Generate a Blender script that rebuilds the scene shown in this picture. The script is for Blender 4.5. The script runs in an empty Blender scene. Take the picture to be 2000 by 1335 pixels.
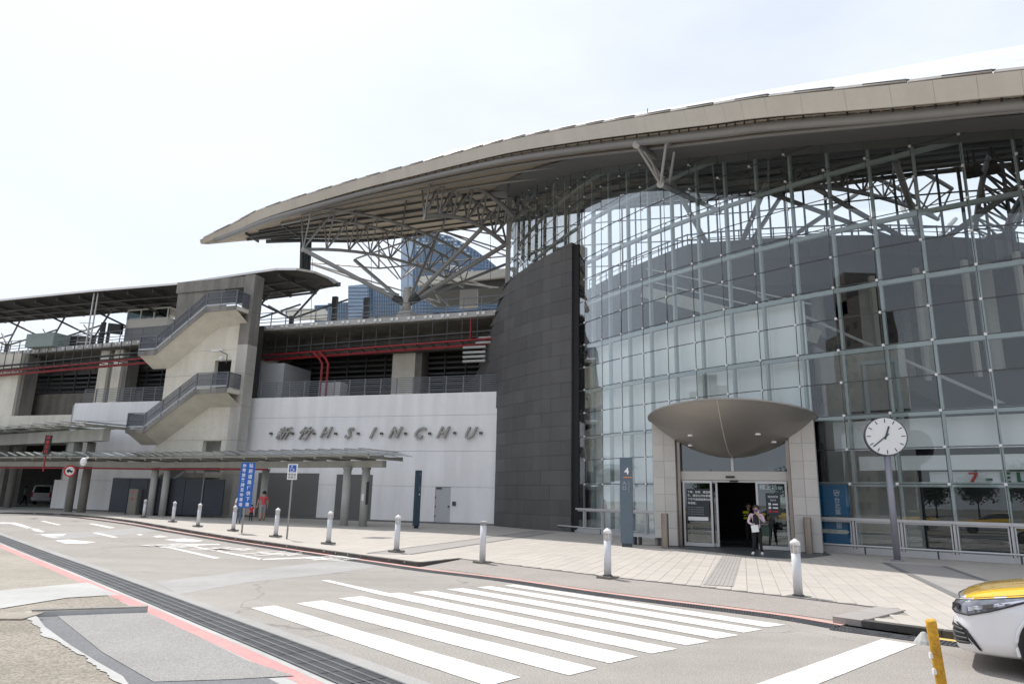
import bpy, bmesh, math, random
import numpy as np
from mathutils import Vector, Matrix
random.seed(7)
S = bpy.context.scene
COL = S.collection

# ---------------------------------------------------------------- camera
EYE = 1.65
F_PX = 1335.0
PITCH = math.radians(12.87)
ROLL = math.radians(1.32)
_fw = Vector((0, math.cos(PITCH), math.sin(PITCH)))
_up = Vector((0, -math.sin(PITCH), math.cos(PITCH)))
_rt = Vector((1, 0, 0))
CR = math.cos(ROLL) * _rt + math.sin(ROLL) * _up
CU = -math.sin(ROLL) * _rt + math.cos(ROLL) * _up
cam_data = bpy.data.cameras.new('camera')
cam_data.sensor_width = 36
cam_data.lens = 36 * F_PX / 2000
cam_data.clip_end = 6000
cam = bpy.data.objects.new('camera', cam_data)
COL.objects.link(cam)
cam.matrix_world = Matrix(((CR.x, CU.x, -_fw.x, 0), (CR.y, CU.y, -_fw.y, 0), (CR.z, CU.z, -_fw.z, EYE), (0, 0, 0, 1)))
S.camera = cam

# ---------------------------------------------------------------- sky, sun, exposure
SUN_DIR = Vector((-0.33, 0.52, 1.0)).normalized()      # towards the sun
sun_el = math.asin(SUN_DIR.z)
W = bpy.data.worlds.new('World')
S.world = W
W.use_nodes = True
nt = W.node_tree
nt.nodes.clear()
sky = nt.nodes.new('ShaderNodeTexSky')
sky.sky_type = 'NISHITA'
sky.sun_disc = False
sky.sun_elevation = sun_el
sky.sun_rotation = math.atan2(SUN_DIR.x, SUN_DIR.y)
sky.air_density = 1.0
sky.dust_density = 3.0
veil = nt.nodes.new('ShaderNodeMix')                   # thin white overcast veil over the blue
veil.data_type = 'RGBA'
veil.inputs[0].default_value = 0.84
veil.inputs[7].default_value = (8.7, 9.3, 10.3, 1)
bg = nt.nodes.new('ShaderNodeBackground')
bg.inputs[1].default_value = 0.10
wo = nt.nodes.new('ShaderNodeOutputWorld')
nt.links.new(sky.outputs[0], veil.inputs[6])
tcw = nt.nodes.new('ShaderNodeTexCoord'); mpw = nt.nodes.new('ShaderNodeMapping'); mpw.inputs['Scale'].default_value = (1.0, 1.0, 2.6)
cn = nt.nodes.new('ShaderNodeTexNoise'); cn.inputs['Scale'].default_value = 1.7; cn.inputs['Detail'].default_value = 7; cn.inputs['Roughness'].default_value = .55
cr_ = nt.nodes.new('ShaderNodeMapRange'); cr_.inputs[1].default_value = .33; cr_.inputs[2].default_value = .66; cr_.inputs[3].default_value = .66; cr_.inputs[4].default_value = .96
nt.links.new(tcw.outputs['Generated'], mpw.inputs[0]); nt.links.new(mpw.outputs[0], cn.inputs['Vector']); nt.links.new(cn.outputs['Fac'], cr_.inputs[0]); nt.links.new(cr_.outputs[0], veil.inputs[0])
nt.links.new(veil.outputs[2], bg.inputs[0])
nt.links.new(bg.outputs[0], wo.inputs[0])
sl = bpy.data.lights.new('sun', 'SUN')
sl.energy = 3.6
sl.angle = math.radians(0.9)
sl.color = (1.0, 0.955, 0.89)
so = bpy.data.objects.new('sun', sl)
COL.objects.link(so)
so.rotation_euler = SUN_DIR.to_track_quat('Z', 'Y').to_euler()
S.view_settings.view_transform = 'Standard'
S.view_settings.look = 'None'
S.view_settings.exposure = 0.20
S.view_settings.gamma = 1
S.view_settings.use_curve_mapping = False
S.cycles.max_bounces = 10
S.cycles.transparent_max_bounces = 24
S.cycles.caustics_reflective = False
S.cycles.caustics_refractive = False

# ---------------------------------------------------------------- surveying helpers
E0 = Vector((0, 0, EYE))
def ray(x, y):
    return _fw + CR * ((x - 1000) / F_PX) - CU * ((y - 667.5) / F_PX)
def pz(x, y, z=0.0):
    v = ray(x, y); return E0 + v * ((z - EYE) / v.z)
def pd(x, y, d):
    v = ray(x, y); return E0 + v * (d / math.hypot(v.x, v.y))
WA = Vector((-.8, 43.2, 0))                 # right foot corner of the white wall
WD = Vector((-.948, .317, 0)).normalized()  # along the wall, to the left
WN = Vector((.317, .948, 0)).normalized()   # into the building
def wl(u, w, z):
    return WA + WD * u + WN * w + Vector((0, 0, z))
def pw(x, y, w):
    q = WA + WN * w; v = ray(x, y); return E0 + v * (q.dot(WN) / Vector((v.x, v.y, 0)).dot(WN))
def polar(az, d, z):
    a = math.radians(az); return Vector((d * math.sin(a), d * math.cos(a), z))

# ---------------------------------------------------------------- materials
MATS = {}
def mat(name, col, rough=0.6, metal=0.0, var=0.12, scale=6.0, bump=0.0, bscale=60.0, speck=0.0, sscale=150.0, emit=0.0, spec=None, streak=0.0, coat=0.0, wear=None, tyre=0.0):
    if name in MATS: return MATS[name]
    m = bpy.data.materials.new(name); m.use_nodes = True
    n = m.node_tree.nodes; l = m.node_tree.links
    b = n['Principled BSDF']
    b.inputs['Roughness'].default_value = rough
    b.inputs['Metallic'].default_value = metal
    if coat: b.inputs['Coat Weight'].default_value = coat; b.inputs['Coat Roughness'].default_value = .05
    if spec is not None: b.inputs['Specular IOR Level'].default_value = spec
    tc = n.new('ShaderNodeTexCoord')
    cur = None
    def noise(sc, det=4, vec=None):
        t = n.new('ShaderNodeTexNoise'); t.inputs['Scale'].default_value = sc; t.inputs['Detail'].default_value = det
        l.new(vec or tc.outputs['Object'], t.inputs['Vector']); return t.outputs['Fac']
    def darken(prev, fac_out, lo, hi, amount):
        mr = n.new('ShaderNodeMapRange'); mr.inputs[1].default_value = lo; mr.inputs[2].default_value = hi
        mr.inputs[3].default_value = 1 - amount; mr.inputs[4].default_value = 1 + amount * .6
        l.new(fac_out, mr.inputs[0])
        mx = n.new('ShaderNodeVectorMath'); mx.operation = 'SCALE'
        if prev is None: mx.inputs[0].default_value = col[:3]
        else: l.new(prev, mx.inputs[0])
        l.new(mr.outputs[0], mx.inputs['Scale']); return mx.outputs[0]
    if var: cur = darken(cur, noise(scale * .25, 5), .3, .7, var)
    if var: cur = darken(cur, noise(scale * 2.7, 3), .3, .7, var * .5)
    if speck: cur = darken(cur, noise(sscale, 2), .35, .65, speck)
    if streak:
        mp = n.new('ShaderNodeMapping'); mp.inputs['Scale'].default_value = (.75, .75, .09); l.new(tc.outputs['Object'], mp.inputs[0])
        cur = darken(cur, noise(1.6, 6, mp.outputs[0]), .35, .62, streak)
    if tyre:
        mp = n.new('ShaderNodeMapping'); mp.inputs['Rotation'].default_value = (0, 0, math.radians(47)); mp.inputs['Scale'].default_value = (.10, 1.5, 1); l.new(tc.outputs['Object'], mp.inputs[0])
        cur = darken(cur, noise(1.0, 5, mp.outputs[0]), .35, .68, tyre)
        cur = darken(cur, noise(.22, 6), .38, .62, tyre * .8)
        vo = n.new('ShaderNodeTexVoronoi'); vo.feature = 'DISTANCE_TO_EDGE'; vo.inputs['Scale'].default_value = .16
        wp = n.new('ShaderNodeTexNoise'); wp.inputs['Scale'].default_value = 1.3; wp.inputs['Detail'].default_value = 6; l.new(tc.outputs['Object'], wp.inputs['Vector'])
        va = n.new('ShaderNodeVectorMath'); va.operation = 'MULTIPLY_ADD'; va.inputs[1].default_value = (1.1, 1.1, 0); l.new(wp.outputs['Color'], va.inputs[0]); l.new(tc.outputs['Object'], va.inputs[2]); l.new(va.outputs[0], vo.inputs['Vector'])
        cm = n.new('ShaderNodeMapRange'); cm.inputs[1].default_value = .0008; cm.inputs[2].default_value = .0035; cm.inputs[3].default_value = .72; cm.inputs[4].default_value = 1; l.new(vo.outputs['Distance'], cm.inputs[0])
        mx = n.new('ShaderNodeVectorMath'); mx.operation = 'SCALE'; l.new(cur, mx.inputs[0]); l.new(cm.outputs[0], mx.inputs['Scale']); cur = mx.outputs[0]
    if wear:
        wc, amt = wear
        mr = n.new('ShaderNodeMapRange'); mr.inputs[1].default_value = .575 - amt; mr.inputs[2].default_value = .64 - amt * .6; mr.inputs[3].default_value = 0; mr.inputs[4].default_value = .85
        f1 = noise(26, 6); f2 = noise(1.6, 4); ad = n.new('ShaderNodeMath'); ad.operation = 'MULTIPLY_ADD'; ad.inputs[1].default_value = .45; l.new(f2, ad.inputs[0]); l.new(f1, ad.inputs[2])
        sb_ = n.new('ShaderNodeMath'); sb_.operation = 'SUBTRACT'; sb_.inputs[1].default_value = .22; l.new(ad.outputs[0], sb_.inputs[0]); l.new(sb_.outputs[0], mr.inputs[0])
        mx = n.new('ShaderNodeMix'); mx.data_type = 'RGBA'; l.new(mr.outputs[0], mx.inputs[0]); l.new(cur, mx.inputs[6]); mx.inputs[7].default_value = (*wc, 1); cur = mx.outputs[2]
    if cur is not None: l.new(cur, b.inputs['Base Color'])
    else: b.inputs['Base Color'].default_value = (*col[:3], 1)
    if bump:
        bp = n.new('ShaderNodeBump'); bp.inputs['Strength'].default_value = bump; bp.inputs['Distance'].default_value = .02
        l.new(noise(bscale, 4), bp.inputs['Height']); l.new(bp.outputs[0], b.inputs['Normal'])
    if emit:
        b.inputs['Emission Color'].default_value = (*col[:3], 1); b.inputs['Emission Strength'].default_value = emit
    MATS[name] = m; return m

def glass_mat(name, tint, base=.05, gain=.9, power=3.0, rough=0.0, wave=.004):
    m = bpy.data.materials.new(name); m.use_nodes = True
    n = m.node_tree.nodes; l = m.node_tree.links; n.clear()
    out = n.new('ShaderNodeOutputMaterial'); mix = n.new('ShaderNodeMixShader')
    tr = n.new('ShaderNodeBsdfTransparent'); tr.inputs[0].default_value = (*tint, 1)
    gl = n.new('ShaderNodeBsdfGlossy'); gl.inputs['Roughness'].default_value = rough; gl.inputs[0].default_value = (.95, .98, 1, 1)
    lw = n.new('ShaderNodeLayerWeight'); lw.inputs[0].default_value = .5
    p = n.new('ShaderNodeMath'); p.operation = 'POWER'; p.inputs[1].default_value = power
    k = n.new('ShaderNodeMath'); k.operation = 'MULTIPLY_ADD'; k.inputs[1].default_value = gain; k.inputs[2].default_value = base
    l.new(lw.outputs['Facing'], p.inputs[0]); l.new(p.outputs[0], k.inputs[0]); l.new(k.outputs[0], mix.inputs[0])
    tc = n.new('ShaderNodeTexCoord'); no = n.new('ShaderNodeTexNoise'); no.inputs['Scale'].default_value = .9; no.inputs['Detail'].default_value = 1
    l.new(tc.outputs['Object'], no.inputs['Vector'])
    bp = n.new('ShaderNodeBump'); bp.inputs['Strength'].default_value = .25; bp.inputs['Distance'].default_value = wave
    l.new(no.outputs['Fac'], bp.inputs['Height']); l.new(bp.outputs[0], gl.inputs['Normal'])
    l.new(tr.outputs[0], mix.inputs[1]); l.new(gl.outputs[0], mix.inputs[2]); l.new(mix.outputs[0], out.inputs[0])
    MATS[name] = m; return m

M_ROAD = mat('road_asphalt', (.365, .338, .313), .9, var=.08, scale=1.2, bump=.5, bscale=90, speck=.30, sscale=60, tyre=.06)
M_PATCH = mat('road_patch', (.37, .365, .355), .9, var=.12, scale=2, bump=.3, bscale=90, speck=.15, sscale=90)
M_LOT = mat('brown_aggregate', (.335, .300, .250), .95, var=.22, scale=2.5, bump=.8, bscale=45, speck=.34, sscale=40)
M_RAMP = mat('grey_aggregate', (.335, .325, .315), .95, var=.06, scale=4, bump=.5, bscale=120, speck=.26, sscale=60)
M_RAMPB = mat('dark_aggregate', (.20, .205, .215), .95, var=.08, scale=4, bump=.5, bscale=120, speck=.22, sscale=60)
M_RAMPF = mat('far_aggregate', (.36, .325, .300), .95, var=.08, scale=3, bump=.5, bscale=120, speck=.24, sscale=60)
M_SLAB = mat('beige_slab', (.475, .440, .400), .8, var=.05, scale=3, bump=.1, bscale=80, speck=.04)
M_SLAB2 = mat('beige_slab_pale', (.495, .455, .410), .8, var=.05, scale=3, bump=.1, bscale=80, speck=.04)
M_SLAB3 = mat('beige_slab_dull', (.455, .423, .388), .8, var=.05, scale=3, bump=.1, bscale=80, speck=.04)
M_JOINT = mat('joint_bed', (.30, .275, .25), .95, var=.05)
M_BAND = mat('grey_band_paving', (.36, .335, .32), .85, var=.08, speck=.1)
M_BANDD = mat('dark_band_paving', (.19, .185, .185), .85, var=.08)
M_GRANITE = mat('dark_granite', (.075, .08, .085), .45, var=.15, speck=.1)
M_KERB = mat('kerb_stone', (.30, .285, .265), .9, var=.2, scale=4, bump=.3)
M_KERBD = mat('kerb_dark', (.085, .08, .075), .9, var=.3, scale=4, bump=.3)
M_PALE = mat('pale_concrete', (.46, .46, .45), .9, var=.14, scale=2.5, speck=.07, bump=.2)
M_TAN = mat('tan_paving', (.375, .34, .29), .95, var=.2, scale=1.2, speck=.22, sscale=60, bump=.3)
M_WHITE = mat('road_paint_white', (.80, .79, .77), .8, var=.07, scale=5, speck=.06, bump=.2, wear=((.42, .39, .36), .05))
M_WHITEW = mat('road_paint_worn', (.70, .68, .65), .8, var=.12, scale=9, speck=.12, sscale=40, wear=((.36, .33, .30), .08))
M_PINK = mat('road_paint_pink', (.70, .27, .27), .85, var=.10, scale=3, speck=.10, wear=((.42, .33, .30), .05))
M_PINKF = mat('road_paint_salmon', (.66, .36, .31), .85, var=.12, scale=3, speck=.1, wear=((.42, .36, .33), .07))
M_YELLOWP = mat('road_paint_yellow', (.66, .47, .16), .8, var=.1)
M_GRATE = mat('drain_steel', (.115, .12, .13), .6, metal=.4, var=.2, scale=8)
M_GRATEF = mat('drain_shadow', (.035, .035, .04), .9, var=.1)
M_WALL = mat('white_wall_paint', (.865, .858, .862), .85, var=.03, scale=1.0, streak=.07)
M_WALLJ = mat('white_wall_joint', (.42, .42, .44), .9, var=.05)
M_SHUT = mat('grey_shutter', (.17, .168, .165), .7, var=.04)
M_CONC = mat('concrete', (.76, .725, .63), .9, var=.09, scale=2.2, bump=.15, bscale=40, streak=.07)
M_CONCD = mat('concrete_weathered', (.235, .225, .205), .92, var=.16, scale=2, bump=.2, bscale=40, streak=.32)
M_CONCG = mat('concrete_grey', (.50, .485, .445), .9, var=.10, scale=2, streak=.12)
M_STONE = [mat('dark_stone_%d' % i, c, .62, var=.10, scale=3, speck=.05, streak=.10) for i, c in enumerate([(.092, .090, .088), (.099, .097, .094), (.086, .084, .083), (.106, .104, .101)])]
M_STONEB = mat('dark_stone_backing', (.018, .018, .02), .9, var=.05)
M_STEEL = mat('painted_steel_grey', (.30, .30, .295), .55, metal=.15, var=.06)
M_STEELL = mat('painted_steel_light', (.50, .50, .49), .5, metal=.15, var=.05)
M_STEELD = mat('painted_steel_dark', (.075, .078, .08), .6, metal=.2, var=.08)
M_RAIL = mat('railing_grey', (.17, .18, .20), .5, metal=.3, var=.06)
M_RAILD = mat('railing_mesh', (.10, .105, .12), .6, metal=.2, var=.06)
M_FASCIA = mat('roof_fascia', (.56, .52, .45), .55, metal=.0, var=.045, scale=2, streak=.05)
M_PLATE = mat('roof_edge_plate', (.74, .71, .67), .45, var=.05)
M_ROOF = mat('roof_metal', (.72, .73, .75), .4, metal=.1, var=.05)
M_SOFFIT = mat('roof_soffit', (.56, .49, .405), .7, var=.07, scale=2)
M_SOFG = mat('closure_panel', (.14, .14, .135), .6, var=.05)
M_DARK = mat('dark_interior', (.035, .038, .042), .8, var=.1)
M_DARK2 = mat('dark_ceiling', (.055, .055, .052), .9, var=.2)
M_MULL = mat('mullion_steel', (.36, .405, .405), .45, metal=.1, var=.04)
M_NODE = mat('spider_node', (.80, .78, .77), .35, metal=.2, var=.03)
M_BLIND = mat('white_panel_inside', (.92, .93, .92), .6, var=.025, scale=2)
M_GLASS = glass_mat('facade_glass', (.955, .98, .98), base=.047, gain=.85, power=2.2)
M_GLASSC = glass_mat('clear_glass', (.86, .92, .92), base=.06, gain=.8, power=3.5)
M_GLASSD = glass_mat('door_glass', (.55, .60, .60), base=.11, gain=.8, power=3.0)
M_GROOF = glass_mat('walkway_glass', (.50, .56, .54), base=.12, gain=.8, power=3.0, rough=.25)
M_TINT = glass_mat('tinted_screen_glass', (.25, .29, .30), base=.06, gain=.6, power=3)
def mesh_mat(name, col, op):
    m = bpy.data.materials.new(name); m.use_nodes = True; n = m.node_tree.nodes; l = m.node_tree.links; n.clear()
    out = n.new('ShaderNodeOutputMaterial'); mix = n.new('ShaderNodeMixShader'); mix.inputs[0].default_value = op
    tr = n.new('ShaderNodeBsdfTransparent'); df = n.new('ShaderNodeBsdfDiffuse'); df.inputs[0].default_value = (*col, 1)
    l.new(tr.outputs[0], mix.inputs[1]); l.new(df.outputs[0], mix.inputs[2]); l.new(mix.outputs[0], out.inputs[0]); MATS[name] = m; return m
M_MESH = mesh_mat('perforated_mesh', (.15, .16, .185), .55)
M_ALU = mat('brushed_aluminium', (.56, .56, .57), .4, metal=.35, var=.03)
M_SST = mat('stainless_steel', (.30, .265, .235), .28, metal=.9, var=.05)
M_DISH = mat('canopy_metal', (.33, .31, .285), .38, metal=.55, var=.05, scale=1.2)
M_TILE = [mat('portal_tile_%d' % i, c, .6, var=.05, speck=.05) for i, c in enumerate([(.56, .535, .50), (.585, .555, .525), (.53, .51, .48)])]
M_RED = mat('red_pipe', (.27, .016, .022), .45, var=.08)
M_BOLL = mat('bollard_paint', (.66, .665, .69), .5, var=.07, scale=9, speck=.05)
M_BOLLC = mat('bollard_cap', (.80, .79, .78), .5, var=.05)
M_BOLLB = mat('bollard_plinth', (.20, .19, .17), .95, var=.25, scale=10, bump=.4)
M_SLATE = mat('slate_blue_sign', (.115, .155, .195), .5, metal=.2, var=.10, scale=2)
M_NAVY = mat('navy_sign', (.045, .075, .105), .4, metal=.2, var=.1)
M_BLUE = mat('banner_blue', (.015, .11, .44), .5, var=.05)
M_SWHITE = mat('sign_white', (.80, .80, .80), .5, var=.02)
M_SGREY = mat('sign_ink_grey', (.18, .18, .19), .6, var=0)
M_ORANGE = mat('sign_orange', (.72, .27, .06), .5, var=.02)
M_LET = mat('letter_steel', (.36, .355, .325), .38, metal=.55, var=.05)
M_LETS = mat('letter_side', (.10, .10, .09), .5, metal=.4, var=.05)
M_BANK = mat('bank_poster_blue', (.0, .13, .30), .5, var=.06, scale=1)
M_BLACK = mat('black', (.012, .012, .014), .5, var=0)
M_SIGNR = mat('sign_red', (.55, .015, .02), .45, var=.03)
M_SIGNG = mat('sign_green', (.02, .13, .07), .5, var=.03)
M_LED = mat('led_red', (.60, .03, .03), .5, var=0, emit=.12)
M_TAXI = mat('taxi_yellow', (.78, .47, .02), .22, var=0, coat=1.0)
M_TAXIW = mat('taxi_white', (.78, .78, .80), .22, var=0, coat=1.0)
M_RUB = mat('tyre_rubber', (.02, .02, .021), .8, var=.1)
M_RIM = mat('wheel_rim', (.45, .44, .42), .3, metal=.8, var=0)
M_CHROME = mat('chrome', (.75, .75, .80), .08, metal=1, var=0)
M_LAMPG = mat('lamp_lens', (.26, .27, .31), .04, var=.35, scale=60, coat=1.0, metal=.4)
M_POST = mat('worn_yellow_post', (.68, .36, .03), .7, var=.30, scale=14, bump=.5, bscale=70, speck=.18, sscale=30)
M_SKIN = mat('skin', (.52, .32, .23), .6, var=.03)
M_HAIR = mat('hair', (.015, .012, .011), .6, var=0)
M_CORAL = mat('coral_shirt', (.66, .10, .12), .8, var=.05)
M_REDT = mat('red_shirt', (.62, .025, .03), .8, var=.05)
M_GSHORT = mat('grey_shorts', (.36, .37, .38), .85, var=.05)
M_WSHIRT = mat('white_shirt', (.72, .72, .74), .8, var=.04)
M_DENIM = mat('denim', (.085, .14, .24), .85, var=.08)
M_BLKC = mat('black_cloth', (.015, .015, .017), .85, var=.1)
M_BLSH = mat('light_blue_shirt', (.62, .74, .88), .8, var=.05)
M_PLAID = mat('pale_pink_shirt', (.62, .50, .56), .8, var=.15, scale=40)
M_PURP = mat('purple_mask', (.15, .07, .25), .7, var=0)
M_HIVIS = mat('hi_vis_yellow', (.62, .66, .02), .7, var=0)
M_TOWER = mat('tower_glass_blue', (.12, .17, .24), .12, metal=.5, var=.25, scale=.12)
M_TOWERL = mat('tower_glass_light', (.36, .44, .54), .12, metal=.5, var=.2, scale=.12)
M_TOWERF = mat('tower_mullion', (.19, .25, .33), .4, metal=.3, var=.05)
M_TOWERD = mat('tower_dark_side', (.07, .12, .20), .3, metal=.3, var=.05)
M_BEIGEB = mat('beige_building', (.50, .46, .42), .85, var=.06)
M_BROWNB = mat('brown_building', (.24, .21, .19), .85, var=.08)
M_LEAF = mat('tree_leaves', (.045, .085, .022), .7, var=.4, scale=1.2)
M_BARK = mat('tree_bark', (.12, .09, .065), .9, var=.3)
M_FARG = mat('far_ground', (.24, .24, .21), .95, var=.2, scale=.05)
M_CREAM = mat('cream_panel', (.66, .65, .60), .7, var=.04)
M_WFLOOR = mat('hall_floor', (.50, .50, .49), .35, var=.08)

# ---------------------------------------------------------------- mesh builder
class B:
    def __init__(s): s.v = []; s.f = []; s.m = []
    def add(s, vs, fs, mi=0):
        k = len(s.v); s.v += [Vector(p) for p in vs]
        for f in fs: s.f.append([i + k for i in f]); s.m.append(mi)
        return s
    def quad(s, a, b, c, d, mi=0): return s.add([a, b, c, d], [(0, 1, 2, 3)], mi)
    def poly(s, pts, mi=0): return s.add(pts, [tuple(range(len(pts)))], mi)
    def frame(s, o, ex, ey, ez, mi=0):
        o = Vector(o); ex = Vector(ex); ey = Vector(ey); ez = Vector(ez)
        vs = [o + ex * i + ey * j + ez * k for k in (0, 1) for j in (0, 1) for i in (0, 1)]
        return s.add(vs, [(0, 2, 3, 1), (4, 5, 7, 6), (0, 1, 5, 4), (2, 6, 7, 3), (0, 4, 6, 2), (1, 3, 7, 5)], mi)
    def box(s, c, size, mi=0, rz=0):
        c = Vector(c); a = math.cos(rz); b = math.sin(rz)
        ex = Vector((a, b, 0)) * size[0]; ey = Vector((-b, a, 0)) * size[1]; ez = Vector((0, 0, size[2]))
        return s.frame(c - ex / 2 - ey / 2 - ez / 2, ex, ey, ez, mi)
    def bar(s, p, q, w, h, mi=0, up=Vector((0, 0, 1))):
        p = Vector(p); q = Vector(q); d = (q - p)
        if d.length < 1e-6: return s
        x = d.normalized().cross(up)
        if x.length < 1e-4: x = d.normalized().cross(Vector((1, 0, 0)))
        x.normalize(); z = x.cross(d).normalized()
        return s.frame(p - x * w / 2 - z * h / 2, x * w, d, z * h, mi)
    def tube(s, p, q, r, n=8, mi=0, r2=None, caps=True):
        p = Vector(p); q = Vector(q); d = q - p
        if d.length < 1e-6: return s
        r2 = r if r2 is None else r2
        t = d.normalized(); x = t.orthogonal().normalized(); y = t.cross(x)
        vs = []
        for c, rr in ((p, r), (q, r2)):
            for i in range(n):
                a = 2 * math.pi * i / n; vs.append(c + x * math.cos(a) * rr + y * math.sin(a) * rr)
        fs = [(i, (i + 1) % n, n + (i + 1) % n, n + i) for i in range(n)]
        if caps: fs += [tuple(range(n))[::-1], tuple(range(n, 2 * n))]
        return s.add(vs, fs, mi)
    def path(s, pts, r, n=8, mi=0):
        pts = [Vector(p) for p in pts]; rings = []
        for i, p in enumerate(pts):
            t = (pts[min(i + 1, len(pts) - 1)] - pts[max(i - 1, 0)]).normalized()
            x = t.cross(Vector((0, 0, 1)))
            if x.length < 1e-4: x = Vector((1, 0, 0))
            x.normalize(); y = t.cross(x)
            rr = r[i] if isinstance(r, (list, tuple)) else r
            rings.append([p + x * math.cos(2 * math.pi * k / n) * rr + y * math.sin(2 * math.pi * k / n) * rr for k in range(n)])
        vs = [v for rg in rings for v in rg]
        fs = [(i * n + k, i * n + (k + 1) % n, (i + 1) * n + (k + 1) % n, (i + 1) * n + k) for i in range(len(pts) - 1) for k in range(n)]
        fs += [tuple(range(n))[::-1], tuple(range(len(vs) - n, len(vs)))]
        return s.add(vs, fs, mi)
    def lathe(s, prof, n=16, mi=0, c=(0, 0, 0)):
        c = Vector(c); vs = []
        for r, z in prof:
            for i in range(n):
                a = 2 * math.pi * i / n; vs.append(c + Vector((r * math.cos(a), r * math.sin(a), z)))
        fs = [(j * n + i, j * n + (i + 1) % n, (j + 1) * n + (i + 1) % n, (j + 1) * n + i) for j in range(len(prof) - 1) for i in range(n)]
        fs += [tuple(range(n))[::-1], tuple(range(len(vs) - n, len(vs)))]
        return s.add(vs, fs, mi)
    def prism(s, pts, d, mi=0):
        d = Vector(d); n = len(pts); pts = [Vector(p) for p in pts]
        return s.add(pts + [p + d for p in pts], [tuple(range(n))[::-1], tuple(range(n, 2 * n))] + [(i, (i + 1) % n, n + (i + 1) % n, n + i) for i in range(n)], mi)
    def grid(s, g, mi=0):
        R = len(g); Cn = len(g[0]); vs = [p for row in g for p in row]
        return s.add(vs, [(i * Cn + j, i * Cn + j + 1, (i + 1) * Cn + j + 1, (i + 1) * Cn + j) for i in range(R - 1) for j in range(Cn - 1)], mi)
    def mesh(s, name, mats, off=None, smooth=False):
        me = bpy.data.meshes.new(name)
        off = off or Vector((0, 0, 0))
        me.from_pydata([v - off for v in s.v], [], s.f)
        for m in (mats if isinstance(mats, (list, tuple)) else [mats]): me.materials.append(m)
        if any(s.m): me.polygons.foreach_set('material_index', s.m)
        if smooth: me.polygons.foreach_set('use_smooth', [True] * len(me.polygons))
        bm = bmesh.new(); bm.from_mesh(me); bmesh.ops.recalc_face_normals(bm, faces=bm.faces[:]); bm.to_mesh(me); bm.free()
        me.update(); return me

ORG = {}
def root_of(o):
    while o.parent is not None: o = o.parent
    return o
def tag(o, label=None, cat=None, group=None, kind=None):
    if label: o['label'] = label
    if cat: o['category'] = cat
    if group: o['group'] = group
    if kind: o['kind'] = kind
    return o
def thing(name, label, cat, loc=(0, 0, 0), rz=0, group=None, world=False):
    o = bpy.data.objects.new(name, None); COL.objects.link(o)
    o.location = loc; o.rotation_euler = (0, 0, rz); o.empty_display_size = .3
    if world: ORG[o] = Vector(loc)
    return tag(o, label, cat, group)
def part(name, b, mats, parent=None, smooth=False, kind=None, label=None, me=None):
    off = Vector((0, 0, 0))
    if parent is not None:
        off = ORG.get(root_of(parent), off)
    if me is None: me = b.mesh(name, mats, off, smooth)
    o = bpy.data.objects.new(name, me); COL.objects.link(o)
    if parent is not None: o.parent = parent
    if kind: o['kind'] = kind
    if label: o['label'] = label
    return o
def solo(name, b, mats, label, cat, group=None, smooth=False, loc=None, kind=None):
    loc = Vector(loc) if loc is not None else Vector((0, 0, 0))
    o = part(name, None, None, None, me=b.mesh(name, mats, loc, smooth)); o.location = loc
    return tag(o, label, cat, group, kind)
def struct(name, b, mats, smooth=False, kind='structure', label=None):
    o = part(name, b, mats, None, smooth); o['kind'] = kind
    if label: o['label'] = label
    return o
def copy_tree(o, parent=None):
    c = o.copy(); COL.objects.link(c); c.parent = parent
    for ch in [x for x in o.children]: copy_tree(ch, c)
    return c
def text_mesh(txt, size, depth, bold=0.0, align='CENTER', shear=0.0, res=2):
    cu = bpy.data.curves.new('lettering', 'FONT'); cu.body = txt; cu.size = size; cu.extrude = depth / 2; cu.offset = bold
    cu.align_x = align; cu.align_y = 'CENTER'; cu.resolution_u = res; cu.shear = shear
    o = bpy.data.objects.new('lettering', cu); COL.objects.link(o)
    dg = bpy.context.evaluated_depsgraph_get()
    me = bpy.data.meshes.new_from_object(o.evaluated_get(dg))
    bpy.data.objects.remove(o); me.materials.clear(); return me
def put_text(name, txt, size, depth, material, origin, ex, ey, parent=None, bold=0.0, align='CENTER', shear=0.0, sx=1.0, mats=None):
    """lettering as mesh: local x along ex, local y along ey, parent's local frame"""
    me = text_mesh(txt, size, depth, bold, align, shear)
    ex = Vector(ex).normalized(); ey = Vector(ey).normalized(); ez = ex.cross(ey)
    off = ORG.get(root_of(parent), Vector((0, 0, 0))) if parent is not None else Vector((0, 0, 0))
    o3 = Vector(origin) - off
    for v in me.vertices: v.co = o3 + ex * v.co.x * sx + ey * v.co.y + ez * v.co.z
    me.materials.append(material)
    o = bpy.data.objects.new(name, me); COL.objects.link(o)
    if parent is not None: o.parent = parent
    return o
def inpoly(x, y, P):
    c = False; j = len(P) - 1
    for i in range(len(P)):
        if (P[i][1] > y) != (P[j][1] > y) and x < (P[j][0] - P[i][0]) * (y - P[i][1]) / (P[j][1] - P[i][1]) + P[i][0]: c = not c
        j = i
    return c
def lerp(a, b, t): return a + (b - a) * t
def resample(pts, step):
    out = [Vector(pts[0])]; acc = 0
    pts = [Vector(p) for p in pts]
    L = [0]
    for a, b in zip(pts, pts[1:]): L.append(L[-1] + (b - a).length)
    n = max(1, round(L[-1] / step))
    res = []
    for i in range(n + 1):
        s = L[-1] * i / n
        for k in range(len(L) - 1):
            if s <= L[k + 1] + 1e-9:
                res.append(lerp(pts[k], pts[k + 1], (s - L[k]) / (L[k + 1] - L[k]))); break
    return res
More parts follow.
